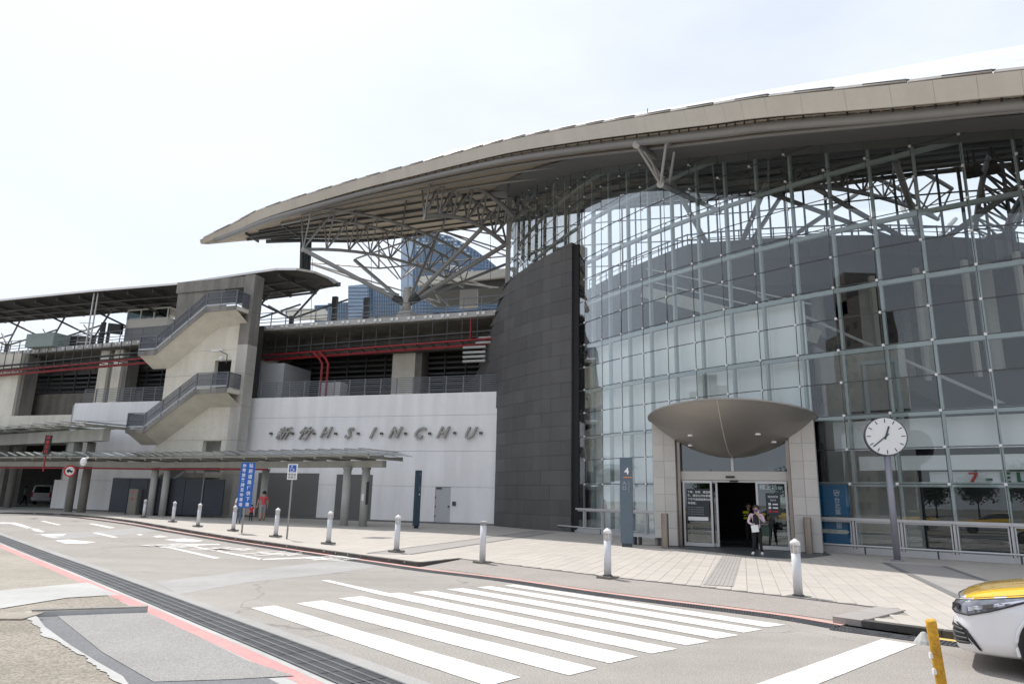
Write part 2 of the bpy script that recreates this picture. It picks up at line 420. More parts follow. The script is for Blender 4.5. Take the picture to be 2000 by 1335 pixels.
def catmull(pts, n):
    pts = [Vector(p) for p in pts]; P = [pts[0] * 2 - pts[1]] + pts + [pts[-1] * 2 - pts[-2]]; out = []
    for i in range(1, len(P) - 2):
        for k in range(n):
            t = k / n; a, b, c, d = P[i - 1:i + 3]
            out.append(.5 * ((2 * b) + (c - a) * t + (2 * a - 5 * b + 4 * c - d) * t * t + (3 * b - a - 3 * c + d) * t ** 3))
    out.append(pts[-1]); return out

# ================================================================ GROUND
ZR = -0.085    # road level; plaza is z = 0
b = B(); b.box((0, 0, -.16), (5000, 5000, .02)); struct('ground', b, M_FARG)
b = B(); b.quad((-260, -90, ZR), (120, -90, ZR), (120, 60, ZR), (-260, 160, ZR)); struct('road', b, M_ROAD)
def G(l, z=ZR): return [pz(x, y, z) for x, y in l]

# far kerb line (plaza edge), then the notch of the dropped kerb, then on to the right
kerb_a = G([(0, 1000), (60, 1000.5), (130, 1003), (200, 1009), (260, 1017), (330, 1029), (450, 1049), (600, 1070), (740, 1089), (818, 1099)], 0)
notch = G([(818, 1099), (902, 1090), (990, 1101), (1182, 1124), (1400, 1148), (1550, 1165), (1700, 1183), (1766, 1191), (1682, 1212)], 0)
kerb_b = G([(1682, 1212), (1780, 1224), (1862, 1235)], 0)
kdir = (kerb_b[-1] - kerb_b[0]).normalized()
kerb_b.append(kerb_b[-1] + kdir * 25)
back = [Vector((60, 10, 0)), Vector((60, 75, 0)), wl(-40, 0.2, 0), wl(46, .2, 0), Vector((-75, 75, 0)), kerb_a[0] + Vector((-40, 3, 0))]
edge = kerb_a + notch[1:] + kerb_b[1:]
plaza_poly = [(p.x, p.y) for p in edge + back]
b = B(); b.poly([p + Vector((0, 0, -.02)) for p in edge + back]); struct('plaza_bed', b, M_JOINT)
b = B()
full = edge
for a, c in zip(full, full[1:]): b.quad(a + Vector((0, 0, -.02)), c + Vector((0, 0, -.02)), c + Vector((0, 0, -.15)), a + Vector((0, 0, -.15)))
struct('plaza_edge_face', b, M_KERBD)
# kerb stones (parts of one kerb)
kerb = thing('kerb', 'dark stone kerb running along the far side of the road below the paving', 'kerb', (0, 0, 0))
tag(kerb, kind='structure'); del kerb['category']
def kerb_run(pts, step, wid=.16, zt=.012, zb=-.13, m=M_KERBD, inward=1):
    P = resample(pts, step)
    for a, c in zip(P, P[1:]):
        d = (c - a); L = d.length; t = d.normalized(); nn = Vector((-t.y, t.x, 0)) * inward
        bb = B(); bb.frame(a + t * .006 + Vector((0, 0, zb)) - nn * .02, t * (L - .012), nn * (wid + .02), Vector((0, 0, zt - zb)))
        part('kerb_stone', bb, m, kerb)
kerb_run(kerb_a, 1.0); kerb_run(kerb_b[:3] + [kerb_b[2] + kdir * 4], 1.0)
kerb_run([notch[0], notch[1]], .9, wid=.12, zt=.012); kerb_run([notch[-2], notch[-1]], .9, wid=.42, zt=.012, m=M_BAND, inward=-1)

# paving slabs, aligned with the station's wall grid
def slab_ok(p):
    return inpoly(p.x, p.y, plaza_poly)
SD = -WD; SNn = WN
slabs = []
sw, slen = .30, .90
O = Vector((0, 0, 0))
for i in range(-190, 90):
    for j in range(4, 75):
        c = O + SD * (i * sw + sw / 2) + SNn * (j * slen + slen / 2)
        if c.y < 8 or c.x > 24 or c.x < -48: continue
        if c.y > 54 or (c - WA).dot(WN) > .3 and c.x < 3: continue
        if c.x * .77 + c.y * .64 > 33.5: continue
        cs = [c + SD * sx * (sw / 2) + SNn * sy * (slen / 2) for sx in (-1, 1) for sy in (-1, 1)]
        if sum(slab_ok(q) for q in cs) == 0: continue
        if all(slab_ok(q) for q in cs): shape = None
        else: shape = 'cut'
        slabs.append((c.length, c, shape))
slabs.sort(key=lambda s: s[0])
paving = thing('paving', 'pale beige paving of narrow slabs in front of the station', 'paving', (0, 0, 0))
tag(paving, kind='structure'); del paving['category']
bs = B(); bs.frame(SD * (-sw / 2 + .004) + SNn * (-slen / 2 + .004) + Vector((0, 0, -.04)), SD * (sw - .008), SNn * (slen - .008), Vector((0, 0, .04)))
slab_me = [bs.mesh('slab', m) for m in (M_SLAB, M_SLAB2, M_SLAB3)]
def clip_slab(c):
    # slab cut to the plaza outline: sample into sub cells
    out = []
    for k in range(9):
        q = c + SNn * (-slen / 2 + slen * (k + .5) / 9)
        if all(slab_ok(q + SD * s * sw * .45) for s in (-1, 1)): out.append(k)
    return out
rest = [B(), B(), B()]; cut = B(); npart = 0
rr = random.Random(3)
for d, c, shape in slabs:
    dz = rr.uniform(-.0025, .0)
    if shape is None and npart < 290 and c.y < 30 and c.x > -4:
        o = part('paving_slab', None, None, paving, me=slab_me[rr.choice([0, 0, 1, 2])]); o.location = c + Vector((0, 0, dz)); npart += 1
    elif shape is None:
        rest[rr.choice([0, 0, 0, 1, 2]) if d < 60 else 0].frame(c + SD * (-sw / 2 + .004) + SNn * (-slen / 2 + .004) + Vector((0, 0, dz - .03)), SD * (sw - .008), SNn * (slen - .008), Vector((0, 0, .03)))
    else:
        ks = clip_slab(c)
        if ks:
            a0 = min(ks); a1 = max(ks) + 1
            rest[0].frame(c + SD * (-sw / 2 + .004) + SNn * (-slen / 2 + slen * a0 / 9) + Vector((0, 0, -.03)), SD * (sw - .008), SNn * (slen * (a1 - a0) / 9 - .008), Vector((0, 0, .03)))
allr = B()
for i in range(3): allr.add(rest[i].v, rest[i].f, i)
part('paving_slab', allr, [M_SLAB, M_SLAB2, M_SLAB3], paving, kind='stuff')

def sheet(name, pts, m, z):
    b = B(); b.poly([Vector((p.x, p.y, z)) for p in pts]); return struct(name, b, m)
def band(name, p0, p1, wid, m, z, seg=None):
    p0 = Vector(p0); p1 = Vector(p1); t = (p1 - p0).normalized(); n_ = Vector((-t.y, t.x, 0)) * wid / 2
    return sheet(name, [p0 - n_, p1 - n_, p1 + n_, p0 + n_], m, z)
# grey bands crossing the paving
a0, a1 = pz(717, 1080), pz(1018, 1040); c0, c1 = pz(801, 1082), pz(1056, 1043)
sheet('paving_band', [a0, a1 + (a1 - a0) * .18, c1 + (c1 - c0) * .18, c0], M_BAND, .005)
band('paving_band_edge', a0, a1 + (a1 - a0) * .18, .10, M_BANDD, .009); band('paving_band_edge', c0, c1 + (c1 - c0) * .18, .10, M_BANDD, .009)
a0, a1, c0, c1 = pz(1728, 1098), pz(1888, 1173), pz(1842, 1105), pz(1974, 1151)
a1 = a1 + (a1 - a0) * .25; c1 = c1 + (c1 - c0) * .5
sheet('paving_band', [a0, a1, c1, c0], M_BAND, .005)
band('paving_band_edge', a0, a1, .17, M_BANDD, .009); band('paving_band_edge', c0, c1, .17, M_BANDD, .009)
# tactile strip to the doors
t0, t1 = pz(1430, 1085), pz(1402, 1143)
td = (t1 - t0).normalized(); tn = Vector((-td.y, td.x, 0))
b = B(); b.quad(*[Vector((p.x, p.y, .005)) for p in (t0 - tn * .3, t1 - tn * .3, t1 + tn * .3, t0 + tn * .3)])
for k in range(-3, 4): b.frame(t0 + tn * (k * .085 - .017) + Vector((0, 0, .005)), (t1 - t0), tn * .034, Vector((0, 0, .006)))
struct('tactile_strip', b, M_BAND)
# dark granite apron in front of the doors
ap = [pz(x, y) for x, y in [(1290, 1068.5), (1330, 1071), (1400, 1078), (1470, 1086), (1530, 1090), (1580, 1089), (1625, 1083), (1600, 1074)]] + [Vector((11.2, 28.0, 0)), Vector((6.6, 29, 0))]
sheet('entrance_apron', ap, M_GRANITE, .006)
mh = pz(737, 1049.5); b = B(); b.box((mh.x, mh.y, .006), (.9, .9, .006), rz=-.32); struct('access_cover', b, M_BANDD)

# dropped kerb: sloping aggregate ramp between plaza edge and drain
gl_up = G([(818, 1106), (990, 1129), (1200, 1158.5), (1400, 1182.5), (1550, 1201), (1700, 1225.5), (1668, 1222)])
rp = [notch[0], notch[1], notch[2], notch[3], notch[4], notch[5], notch[6], notch[7], notch[8]]
b = B()
top = [notch[i] for i in (1, 2, 3, 4, 5, 6, 7)]
bot = G([(880, 1113), (990, 1128), (1200, 1157), (1400, 1181), (1550, 1200), (1640, 1212), (1678, 1220)])
g = [[t + Vector((0, 0, -.012)) for t in top], [p + Vector((0, 0, .006)) for p in bot]]
b.grid(g); b.poly([notch[0] + Vector((0, 0, -.09)), notch[1] + Vector((0, 0, -.012)), bot[0] + Vector((0, 0, .006))])
struct('ramp', b, M_RAMPF)
b = B(); b.quad(notch[7] + Vector((0, 0, -.008)), notch[6].lerp(notch[7], .2) + Vector((0, 0, -.008)), bot[5].lerp(bot[6], .9) + Vector((0, 0, .012)), bot[6] + Vector((0, 0, .012)))
struct('ramp_flare', b, M_BANDD)
b = B()
for a, c in zip(top, top[1:]): b.bar(a + Vector((0, 0, -.006)), c + Vector((0, 0, -.006)), .05, .012)
struct('ramp_joint', b, M_BANDD)

# salmon line and far drain channel
fl_up = G([(0, 1004), (130, 1007), (260, 1022), (330, 1034), (450, 1053.5), (600, 1076), (740, 1096), (850, 1111.5), (990, 1128), (1200, 1157.5), (1400, 1182), (1550, 1201), (1700, 1226), (1808, 1241), (1870, 1249)])
fl_up.append(fl_up[-1] + (fl_up[-1] - fl_up[-2]).normalized() * 20)
def offset(pts, w):
    out = []
    for i, p in enumerate(pts):
        t = (pts[min(i + 1, len(pts) - 1)] - pts[max(i - 1, 0)]).normalized(); out.append(p + Vector((t.y, -t.x, 0)) * w)
    return out
def ribbon(name, pts, w0, w1, m, z):
    a = offset(pts, w0); c = offset(pts, w1); b = B(); b.grid([[Vector((p.x, p.y, z)) for p in a], [Vector((p.x, p.y, z)) for p in c]]); return struct(name, b, m)
fl = [fl_up[0]] + catmull(fl_up, 4)[1:]
sgn = -1 if (offset(fl, 1)[30] - fl[30]).y > 0 else 1
ribbon('kerb_line', fl[:53], 0, sgn * .20, M_PINKF, ZR + .004)
ribbon('kerb_line', fl[52:], 0, sgn * .18, M_YELLOWP, ZR + .004)
ribbon('gutter_channel', fl, sgn * .24, sgn * .58, M_GRATEF, ZR + .003)
def grate(name, pts, side, w0, w1, nlong, barw, pitch, label, dense_len=None, zt=.012):
    root = thing(name, label, 'drain grate', (0, 0, 0)); tag(root, kind='structure'); del root['category']
    bb = B()
    for k in range(nlong + 1):
        w = lerp(w0, w1, k / nlong); P = offset(pts, side * w)
        for a, c in zip(P, P[1:]): bb.bar(a + Vector((0, 0, zt)), c + Vector((0, 0, zt)), barw, .012)
    part('grate_rail', bb, M_GRATE, root)
    P = resample(pts, pitch); bb = B()
    for i in range(len(P) - 1):
        if dense_len and P[i].length > dense_len: continue
        t = (P[i + 1] - P[i]).normalized(); nn = Vector((t.y, -t.x, 0)) * side
        bb.bar(P[i] + nn * w0 + Vector((0, 0, zt - .002)), P[i] + nn * w1 + Vector((0, 0, zt - .002)), pitch * .42, .008)
    o = part('grate_bar', bb, M_GRATE, root, kind='stuff'); return root
flg = [p for p in fl if p.length < 60]
grate('drain_grate', flg, sgn, .25, .57, 3, .02, .05, 'narrow dark drain grate beside the salmon kerb line on the far side of the road', 20, .008)

# near drain: four-slot grate
nu = G([(0, 1044.5), (90, 1077.5), (192, 1113.5), (345, 1169), (450, 1208), (600, 1263.5), (820, 1348)])
nl = G([(0, 1052), (90, 1091), (192, 1136), (345, 1196), (450, 1235), (600, 1287.5), (760, 1343)])
wg = np.mean([(a - c).length for a, c in zip(nu[2:6], nl[2:6])]) * .74
nu = [nu[0] + (nu[0] - nu[1]).normalized() * 20] + nu + [nu[-1] + (nu[-1] - nu[-2]).normalized() * 6]
nuc = catmull(nu, 6)
sg2 = 1 if (offset(nuc, 1)[20] - nuc[20]).y < 0 else -1
W4 = .50
ribbon('drain_channel', nuc, 0, sg2 * W4, M_GRATEF, ZR + .002)
nd = thing('drain_grate', 'wide four-row drain grate curving along the near side of the road', 'drain grate', (0, 0, 0)); tag(nd, kind='structure'); del nd['category']
Pn = resample(nuc, .5)
uniq = {}
cntg = 0
far_b = B()
for i in range(len(Pn) - 1):
    a, c = Pn[i], Pn[i + 1]; t = (c - a).normalized(); L = (c - a).length; nn = Vector((t.y, -t.x, 0)) * sg2
    near = a.length < 26
    bb = B() if near else far_b
    z0 = Vector((0, 0, ZR + .018))
    for k in range(5): bb.frame(a - Vector((0, 0, a.z)) + nn * (k * (W4 - .03) / 4) + t * .004 + z0 - Vector((0, 0, .012)), t * (L - .008), nn * .03, Vector((0, 0, .012)))
    nb_ = 16 if a.length < 16 else 8
    for q in range(nb_):
        bb.frame(a - Vector((0, 0, a.z)) + t * (.01 + q * (L - .02) / nb_) + nn * .02 + z0 - Vector((0, 0, .012)), t * ((L - .02) / nb_ * .50), nn * (W4 - .04), Vector((0, 0, .008)))
    if near: part('grate_panel', bb, M_GRATE, nd)
part('grate_panel', far_b, M_GRATE, nd, kind='stuff')
ribbon('gutter_edge', nuc, sg2 * (W4), sg2 * (W4 + .08), M_PALE, ZR + .005)
ribbon('kerb_line', nuc[9:], sg2 * (W4 + .085), sg2 * (W4 + .27), M_PINK, ZR + .006)
ribbon('gutter_edge', nuc, sg2 * (W4 + .27), sg2 * (W4 + .42), M_PALE, ZR + .0045)
ribbon('gutter_edge', nuc, -sg2 * .22, 0, M_PATCH, ZR + .0035)

# near pavement on the left
near_edge = [Vector((p.x, p.y, 0)) for p in offset(nuc, sg2 * (W4 + .42))]
# kerb-height part: up to the ramp corner, then behind the ramp
rc1 = pz(288, 1184, 0); rc0 = pz(61, 1191, 0); rl = pz(264, 1340, ZR)
ne = [p for p in near_edge if p.y > rc1.y - .2]
e1 = G([(61, 1192), (75, 1205), (88, 1222), (138, 1258), (190, 1290), (240, 1318), (300, 1400)], 0)
walk = ne + [rc1] + e1 + [Vector((e1[-1].x - .1, 0, 0)), Vector((-30, 0, 0)), Vector((-60, 20, 0))]
b = B(); b.poly([Vector((p.x, p.y, -.012)) for p in walk]); struct('near_pavement', b, M_LOT)
b = B()
for a, c in zip(walk[:-3], walk[1:-2]): b.quad(Vector((a.x, a.y, -.012)), Vector((c.x, c.y, -.012)), Vector((c.x, c.y, -.13)), Vector((a.x, a.y, -.13)))
struct('near_pavement_edge', b, M_PALE)
# tan strip and pale strip of the near pavement
sA = G([(-200, 1168), (0, 1153.5), (172, 1138)], 0); sB = G([(-200, 1215), (0, 1187), (130, 1165), (225, 1161)], 0)
e_near = [p for p in ne if p.y > pz(172, 1138).y]
tanp = [Vector((p.x, p.y, 0)) for p in e_near] + [pz(172, 1139), pz(0, 1153.5), pz(-200, 1168), Vector((-50, 15, 0)), Vector((-60, 22, 0))]
sheet('near_pavement_strip', tanp, M_TAN, -.006)
sheet('pale_strip', [pz(170, 1136), pz(226, 1158), pz(236, 1160), pz(195, 1162), pz(130, 1166), pz(0, 1187), pz(-200, 1217), pz(-200, 1166), pz(0, 1152)], M_PALE, -.002)
kb = B()
# L-shaped kerb at the ramp head
kd = thing('kerb', 'short pale granite kerb piece at the head of the near ramp', 'kerb', (0, 0, 0)); tag(kd, kind='structure'); del kd['category']
P = resample([rc0, rc1], .75)
for a, c in zip(P, P[1:]):
    t = (c - a).normalized(); n_ = Vector((-t.y, t.x, 0))
    bb = B(); bb.frame(a + t * .004 + Vector((0, 0, -.12)), t * ((c - a).length - .008), n_ * .13, Vector((0, 0, .125))); part('kerb_stone', bb, M_KERB, kd)
# ramp sheet
re_ = [p for p in near_edge if p.y < rc1.y]
rq = [Vector((rc0.x - .6, rc0.y, ZR)), pz(288, 1186, ZR)] + [Vector((p.x, p.y, ZR)) for p in re_ if p.y > 2.5] + [Vector((rl.x - .6, 2.5, ZR)), Vector((rl.x - .6, rl.y, ZR))]
sheet('ramp', rq, M_RAMPB, ZR + .008)
inn = G([(100, 1194), (278, 1192), (350, 1226), (480, 1290), (575, 1321), (450, 1328), (300, 1333), (260, 1310), (200, 1275)])
sheet('ramp', inn, M_RAMP, ZR + .013)
# ragged repaired mortar edge
rg = random.Random(5)
jag = []; 
P = resample(e1, .05); wk = .06
for p in P:
    wk = max(.02, min(.15, wk + rg.uniform(-.022, .022))); jag.append(p + Vector((-1, -.3, 0)) * wk)
b = B(); b.poly([Vector((p.x, p.y, -.004)) for p in P] + [Vector((p.x, p.y, -.004)) for p in jag[::-1]]); struct('mortar_patch', b, M_PALE)
b = B(); q = pz(14, 1202); b.box((q.x, q.y, .0), (.65, .5, .02), rz=.1); struct('patch_slab', b, M_TAN)

# patches across the road
pp = G([(300, 1135), (420, 1122), (600, 1100), (700, 1092), (780, 1101), (640, 1120), (480, 1137), (350, 1160)])
sheet('road_patch', pp, M_PATCH, ZR + .002)
sheet('road_patch', G([(60, 1042), (180, 1038), (290, 1028), (340, 1033), (240, 1044), (110, 1052)]), M_PATCH, ZR + .002)

# zebra crossing
zs = [((490, 1187), (537, 1182), (1075, 1340), (952, 1340)), ((580, 1178), (630, 1172), (1167, 1305), (1112, 1319)), ((661, 1168), (706, 1164), (1246, 1282), (1190, 1295)), ((738, 1160), (782, 1157), (1322, 1267), (1272, 1276)), ((806, 1156), (846, 1153), (1387, 1252), (1342, 1260)), ((872, 1150), (905, 1148), (1443, 1240), (1401, 1247)), ((932, 1146.5), (958, 1144), (1490, 1229), (1452, 1235)), ((984, 1143), (1003, 1141), (1534, 1220), (1496, 1224.5))]
cw = thing('crosswalk', 'white zebra crossing of eight long stripes across the road', 'crosswalk', (0, 0, 0)); tag(cw, kind='structure'); del cw['category']
for a, c, d_, e_ in zs:
    q = G([a, c, d_, e_]); 
    if a[0] == 490: q[2] = q[1] + (q[2] - q[1]).normalized() * 5.6; q[3] = q[0] + (q[3] - q[0]).normalized() * 5.6
    n1 = 14; bb = B(); top_ = [lerp(q[1], q[2], i / n1) for i in range(n1 + 1)]; bot_ = [lerp(q[0], q[3], i / n1) for i in range(n1 + 1)]
    top_ = [p + Vector((rg.uniform(-.008, .008), rg.uniform(-.008, .008), 0)) for p in top_]; bot_ = [p + Vector((rg.uniform(-.008, .008), rg.uniform(-.008, .008), 0)) for p in bot_]
    bb.grid([[p + Vector((0, 0, .006)) for p in top_], [p + Vector((0, 0, .006)) for p in bot_]])
    part('crosswalk_stripe', bb, M_WHITE, cw)
def mark(pts, m=M_WHITE, name='road_marking', z=.006): return sheet(name, G(pts), m, ZR + z)
mark([(627, 1133), (640, 1132), (762, 1158.5), (738, 1160)]); 
mark([(1722, 1248), (1790, 1258), (1575, 1345), (1452, 1345)], name='stop_line')
mark([(327, 1069), (336, 1068.5), (431, 1089), (418, 1090.5)]); mark([(180, 1040), (190, 1039.5), (231, 1048.5), (221, 1049.5)])
mark([(79, 1017), (86, 1016.7), (121, 1024.5), (112, 1025)])
mark([(172, 1022), (182, 1021.8), (226, 1030), (214, 1031)]); mark([(0, 1019.5), (30, 1020), (48, 1025), (62, 1030), (52, 1031), (38, 1027), (20, 1022), (0, 1022)])
mark([(60, 1031), (72, 1032), (88, 1038), (80, 1039), (66, 1036)]); mark([(78, 1043), (130, 1042), (122, 1046), (90, 1047)]); mark([(88, 1048), (120, 1049), (105, 1050)])
mark([(107, 1055), (135, 1053), (160, 1056), (188, 1058), (165, 1061), (128, 1061)]); mark([(266, 1043), (274, 1042), (281, 1044), (272, 1045)]); mark([(298, 1047), (312, 1045), (330, 1048), (306, 1049)])
mark([(320, 1053), (360, 1051), (398, 1055), (382, 1058), (345, 1057)])
# hatched bay with characters
mark([(360, 1064), (366, 1063.5), (515, 1091), (508, 1093)]); mark([(508, 1093), (509, 1091), (655, 1085), (668, 1087.5)]); mark([(360, 1064), (366, 1062), (430, 1062), (428, 1063.5)])
o_ = pz(478, 1076.5, ZR + .006); ex_ = (pz(620, 1083, ZR) - pz(400, 1066, ZR)).normalized(); ey_ = Vector((-ex_.y, ex_.x, 0))
t_ = put_text('road_marking', '臨 時 停 車', 1.75, .002, M_WHITEW, Vector((o_.x, o_.y, ZR + .007)), ex_, ey_, bold=.035, sx=1.0); tag(t_, kind='structure')

# ================================================================ MAIN ROOF
Fp = [(-25.9, 54.3, 18.55), (-22.5, 53.2, 20.6), (-19.72, 51.5, 22.45), (-13.96, 47.5, 24.81), (-9.4, 43.2, 26.25), (-5.05, 39.0, 27.47), (-.4, 34.9, 28.46), (5.6, 30.5, 29.2), (11.93, 26.9, 29.62), (17.2, 24.8, 29.7), (22.18, 23.7, 29.6), (31.5, 22.8, 28.5), (39.75, 22.8, 27.07), (47, 23.5, 25.2), (55, 25.2, 22.8)]
Bp = [(-25.3, 54.8, 18.6), (-21.6, 55.0, 19.5), (-18.0, 56.0, 20.1), (-13.6, 60.0, 20.54), (-10.0, 61.5, 21.2), (-6.5, 62.2, 21.9), (-.94, 62.0, 22.85), (6.0, 58.8, 23.8), (12.9, 55.0, 24.1), (17.6, 52.2, 24.15), (21.8, 50.0, 24.1), (31.0, 45.5, 23.85), (39.15, 42.0, 22.9), (46, 40.5, 21.2), (54, 40, 18.9)]
def _ae(x, y, d):
    v = ray(x, y); return (math.degrees(math.atan2(v.x, v.y)), d, math.degrees(math.atan2(v.z, math.hypot(v.x, v.y))))
Fp[0:7] = [_ae(392, 476, 54.3), _ae(469, 446, 53.0), _ae(530, 421, 51.6), _ae(690, 373, 47.5), _ae(800, 345, 43.6), _ae(900, 320, 39.4), _ae(1000, 297, 34.9)]
def pp3(a, d, e): return polar(a, d, EYE + d * math.tan(math.radians(e)))
RF = catmull([pp3(*p) for p in Fp], 6); RB = catmull([pp3(*p) for p in Bp], 6)
NT = len(RF)
def soff(i, s):
    return lerp(RF[i], RB[i], s)
def thick(i): return .66 * min(1, .35 + i / 14)
def rtop(i, s):
    p = soff(i, s); p = Vector(p)
    bl = min(1, i / 30) ** 1.1
    p.z += lerp(thick(i), .5, s) + 3.05 * bl * (math.sin(math.pi * min(1, s * 1.0)) ** .9) * (1 if s < 1 else 0)
    return p
def soffit_z(x, y):
    P = Vector((x, y))
    for i in range(NT - 1):
        def cr(k):
            a = RF[k].xy; c = RB[k].xy; return (c - a).x * (P - a).y - (c - a).y * (P - a).x
        c0_, c1_ = cr(i), cr(i + 1)
        if c0_ == 0 or c0_ * c1_ < 0:
            t = c0_ / (c0_ - c1_); a = lerp(RF[i], RF[i + 1], t); c = lerp(RB[i], RB[i + 1], t)
            s = (P - a.xy).dot((c - a).xy) / (c - a).xy.length_squared
            if -.1 < s < 1.05: return lerp(a.z, c.z, s)
    return None
roof = thing('station_roof', 'huge curved leaf-shaped canopy roof sweeping over the glass hall', 'roof', tuple(RF[40]), world=True)
NS = 14
b = B(); b.grid([[rtop(i, j / NS) for j in range(NS + 1)] for i in range(NT)]); part('roof_skin', b, M_ROOF, roof, smooth=True)
M_SOFSHADE = mat('hall_soffit_shaded', (.085, .085, .08), .8, var=.12, scale=.8)  # soffit behind the glass line, its indoor shade put into a darker colour
CC0 = Vector((42.22, 57.23)); CR0 = 43.42
def glass_s(i):
    lo, hi = 0.0, 1.0
    f_ = lambda q: (soff(i, q).xy - CC0).length - CR0
    if f_(0) < 0: return 0.0
    qs = [k / 60 for k in range(61)]
    for a, c in zip(qs, qs[1:]):
        if f_(a) > 0 >= f_(c): return c
    return None
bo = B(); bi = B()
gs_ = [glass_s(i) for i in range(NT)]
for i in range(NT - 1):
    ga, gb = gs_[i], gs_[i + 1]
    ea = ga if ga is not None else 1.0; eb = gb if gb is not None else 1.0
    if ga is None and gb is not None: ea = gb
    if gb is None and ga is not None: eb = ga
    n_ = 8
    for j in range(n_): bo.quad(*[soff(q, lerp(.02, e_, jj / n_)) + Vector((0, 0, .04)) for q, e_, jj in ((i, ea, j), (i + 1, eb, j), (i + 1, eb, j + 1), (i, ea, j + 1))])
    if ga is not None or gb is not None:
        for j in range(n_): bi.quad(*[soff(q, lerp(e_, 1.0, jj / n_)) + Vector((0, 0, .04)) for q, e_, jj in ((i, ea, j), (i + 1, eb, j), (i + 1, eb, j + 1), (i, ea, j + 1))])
part('soffit', bo, M_SOFFIT, roof); part('hall_soffit_shaded', bi, M_SOFSHADE, roof)
b = B(); b.grid([[soff(i, 1) + Vector((0, 0, .04)) for i in range(NT)], [rtop(i, 1) for i in range(NT)]]); part('rear_fascia', b, M_FASCIA, roof)
# fascia panels, seam by seam
fb = [soff(i, 0) for i in range(NT)]; ft = [rtop(i, 0) for i in range(NT)]
outn = []
for i in range(NT):
    t = (RF[min(i + 1, NT - 1)] - RF[max(i - 1, 0)]); outn.append(Vector((t.y, -t.x, 0)).normalized())
for i in range(0, NT - 2, 2):
    bb = B(); F_ = [fb[i], fb[i + 1], lerp(fb[i + 1], fb[i + 2], .992)]; T_ = [ft[i] + outn[i] * .22, ft[i + 1] + outn[i + 1] * .22, lerp(ft[i + 1], ft[i + 2], .992) + outn[i + 1] * .22]
    bk_ = [p - outn[i] * .06 for p in F_]; tk_ = [p - outn[i] * .06 for p in T_]
    bb.grid([F_, T_]); bb.grid([bk_, tk_]); bb.grid([F_, bk_]); bb.grid([T_, tk_]); bb.quad(F_[2], T_[2], tk_[2], bk_[2]); bb.quad(F_[0], T_[0], tk_[0], bk_[0])
    part('fascia_panel', bb, M_FASCIA, roof)
# overlapping edge plates on top of the fascia, with dark lap lines
def atr(i): k = min(int(i), NT - 2); return k, i - k
kk = 0.0
L = [0]
for i in range(NT - 1): L.append(L[-1] + (ft[i + 1] - ft[i]).length)
def at_len(arr, s):
    for k in range(NT - 1):
        if s <= L[k + 1]: return lerp(arr[k], arr[k + 1], (s - L[k]) / (L[k + 1] - L[k]))
    return arr[-1]
s_ = .3
while s_ < L[-1] - 2.2:
    a = at_len(ft, s_); c = at_len(ft, s_ + 2.2); n_ = at_len(outn, s_ + 1); t = (c - a).normalized()
    bb = B(); up = n_.cross(t); up = up if up.z > 0 else -up
    o0 = a + n_ * .24 + up * .02; bb.frame(o0, (c - a) * .985 + up * .05, -n_ * .5, up * .075); part('edge_plate', bb, M_PLATE, roof)
    bb = B(); bb.frame(c + n_ * .27 + up * .085 - t * 1.3, t * 1.35, -n_ * .1, up * .02); part('lap_strip', bb, M_STEELD, roof)
    s_ += 2.2
# eave tubes
b = B(); b.path([soff(i, .035) + Vector((0, 0, -.17)) for i in range(2, NT)], [min(.19, .1 + .02 * i) for i in range(2, NT)], 10); part('eave_tube', b, M_STEEL, roof, smooth=True)
b = B()
for i in range(4, NT - 1):
    for f_ in (0,):
        p = lerp(soff(i, .02), soff(i + 1, .02), f_); b.box(p + Vector((0, 0, -.03)), (.05, .05, .12))
part('tube_bracket', b, M_STEELD, roof, kind='stuff')
# purlins
for s0, r0, i0, i1 in [(.11, .09, 10, NT), (.19, .07, 14, NT), (.28, .11, 12, 66), (.38, .08, 8, NT), (.5, .12, 6, NT), (.62, .08, 6, NT), (.75, .1, 5, NT), (.88, .08, 8, NT), (.985, .15, 7, NT)]:
    b = B(); b.path([soff(i, s0) + Vector((0, 0, -r0 - .03)) for i in range(i0, i1)], r0, 6); part('purlin', b, M_STEEL if s0 < .35 else M_STEELD, roof, smooth=True)
# decking ribs across the soffit
b = B()
for i in range(0, NT - 1):
    nsub = 5 if i < 60 else 2
    for q in range(nsub):
        f_ = q / nsub
        es = gs_[i] if gs_[i] is not None else 1.0
        a = lerp(soff(i, .03), soff(i + 1, .03), f_); c = lerp(soff(i, es), soff(i + 1, es), f_)
        b.bar(a + Vector((0, 0, .02)), c + Vector((0, 0, .02)), .06, .05)
part('decking_rib', b, M_SOFFIT, roof, kind='stuff')
b = B()
for i in range(6, NT - 1, 6):
    b.bar(soff(i, .3) - Vector((0, 0, .12)), soff(i, .99) - Vector((0, 0, .12)), .1, .2)
part('cross_beam', b, M_STEELD, roof, kind='stuff')
# lightning rods
for px, py, dd in [(1587, 178, 32), (1265, 226, 28), (1960, 118, 34)]:
    p = pd(px, py, dd); bb = B(); bb.tube(p - Vector((0, 0, .7)), p + Vector((0, 0, .35)), .018, 6); part('lightning_rod', bb, M_STEELD, roof)

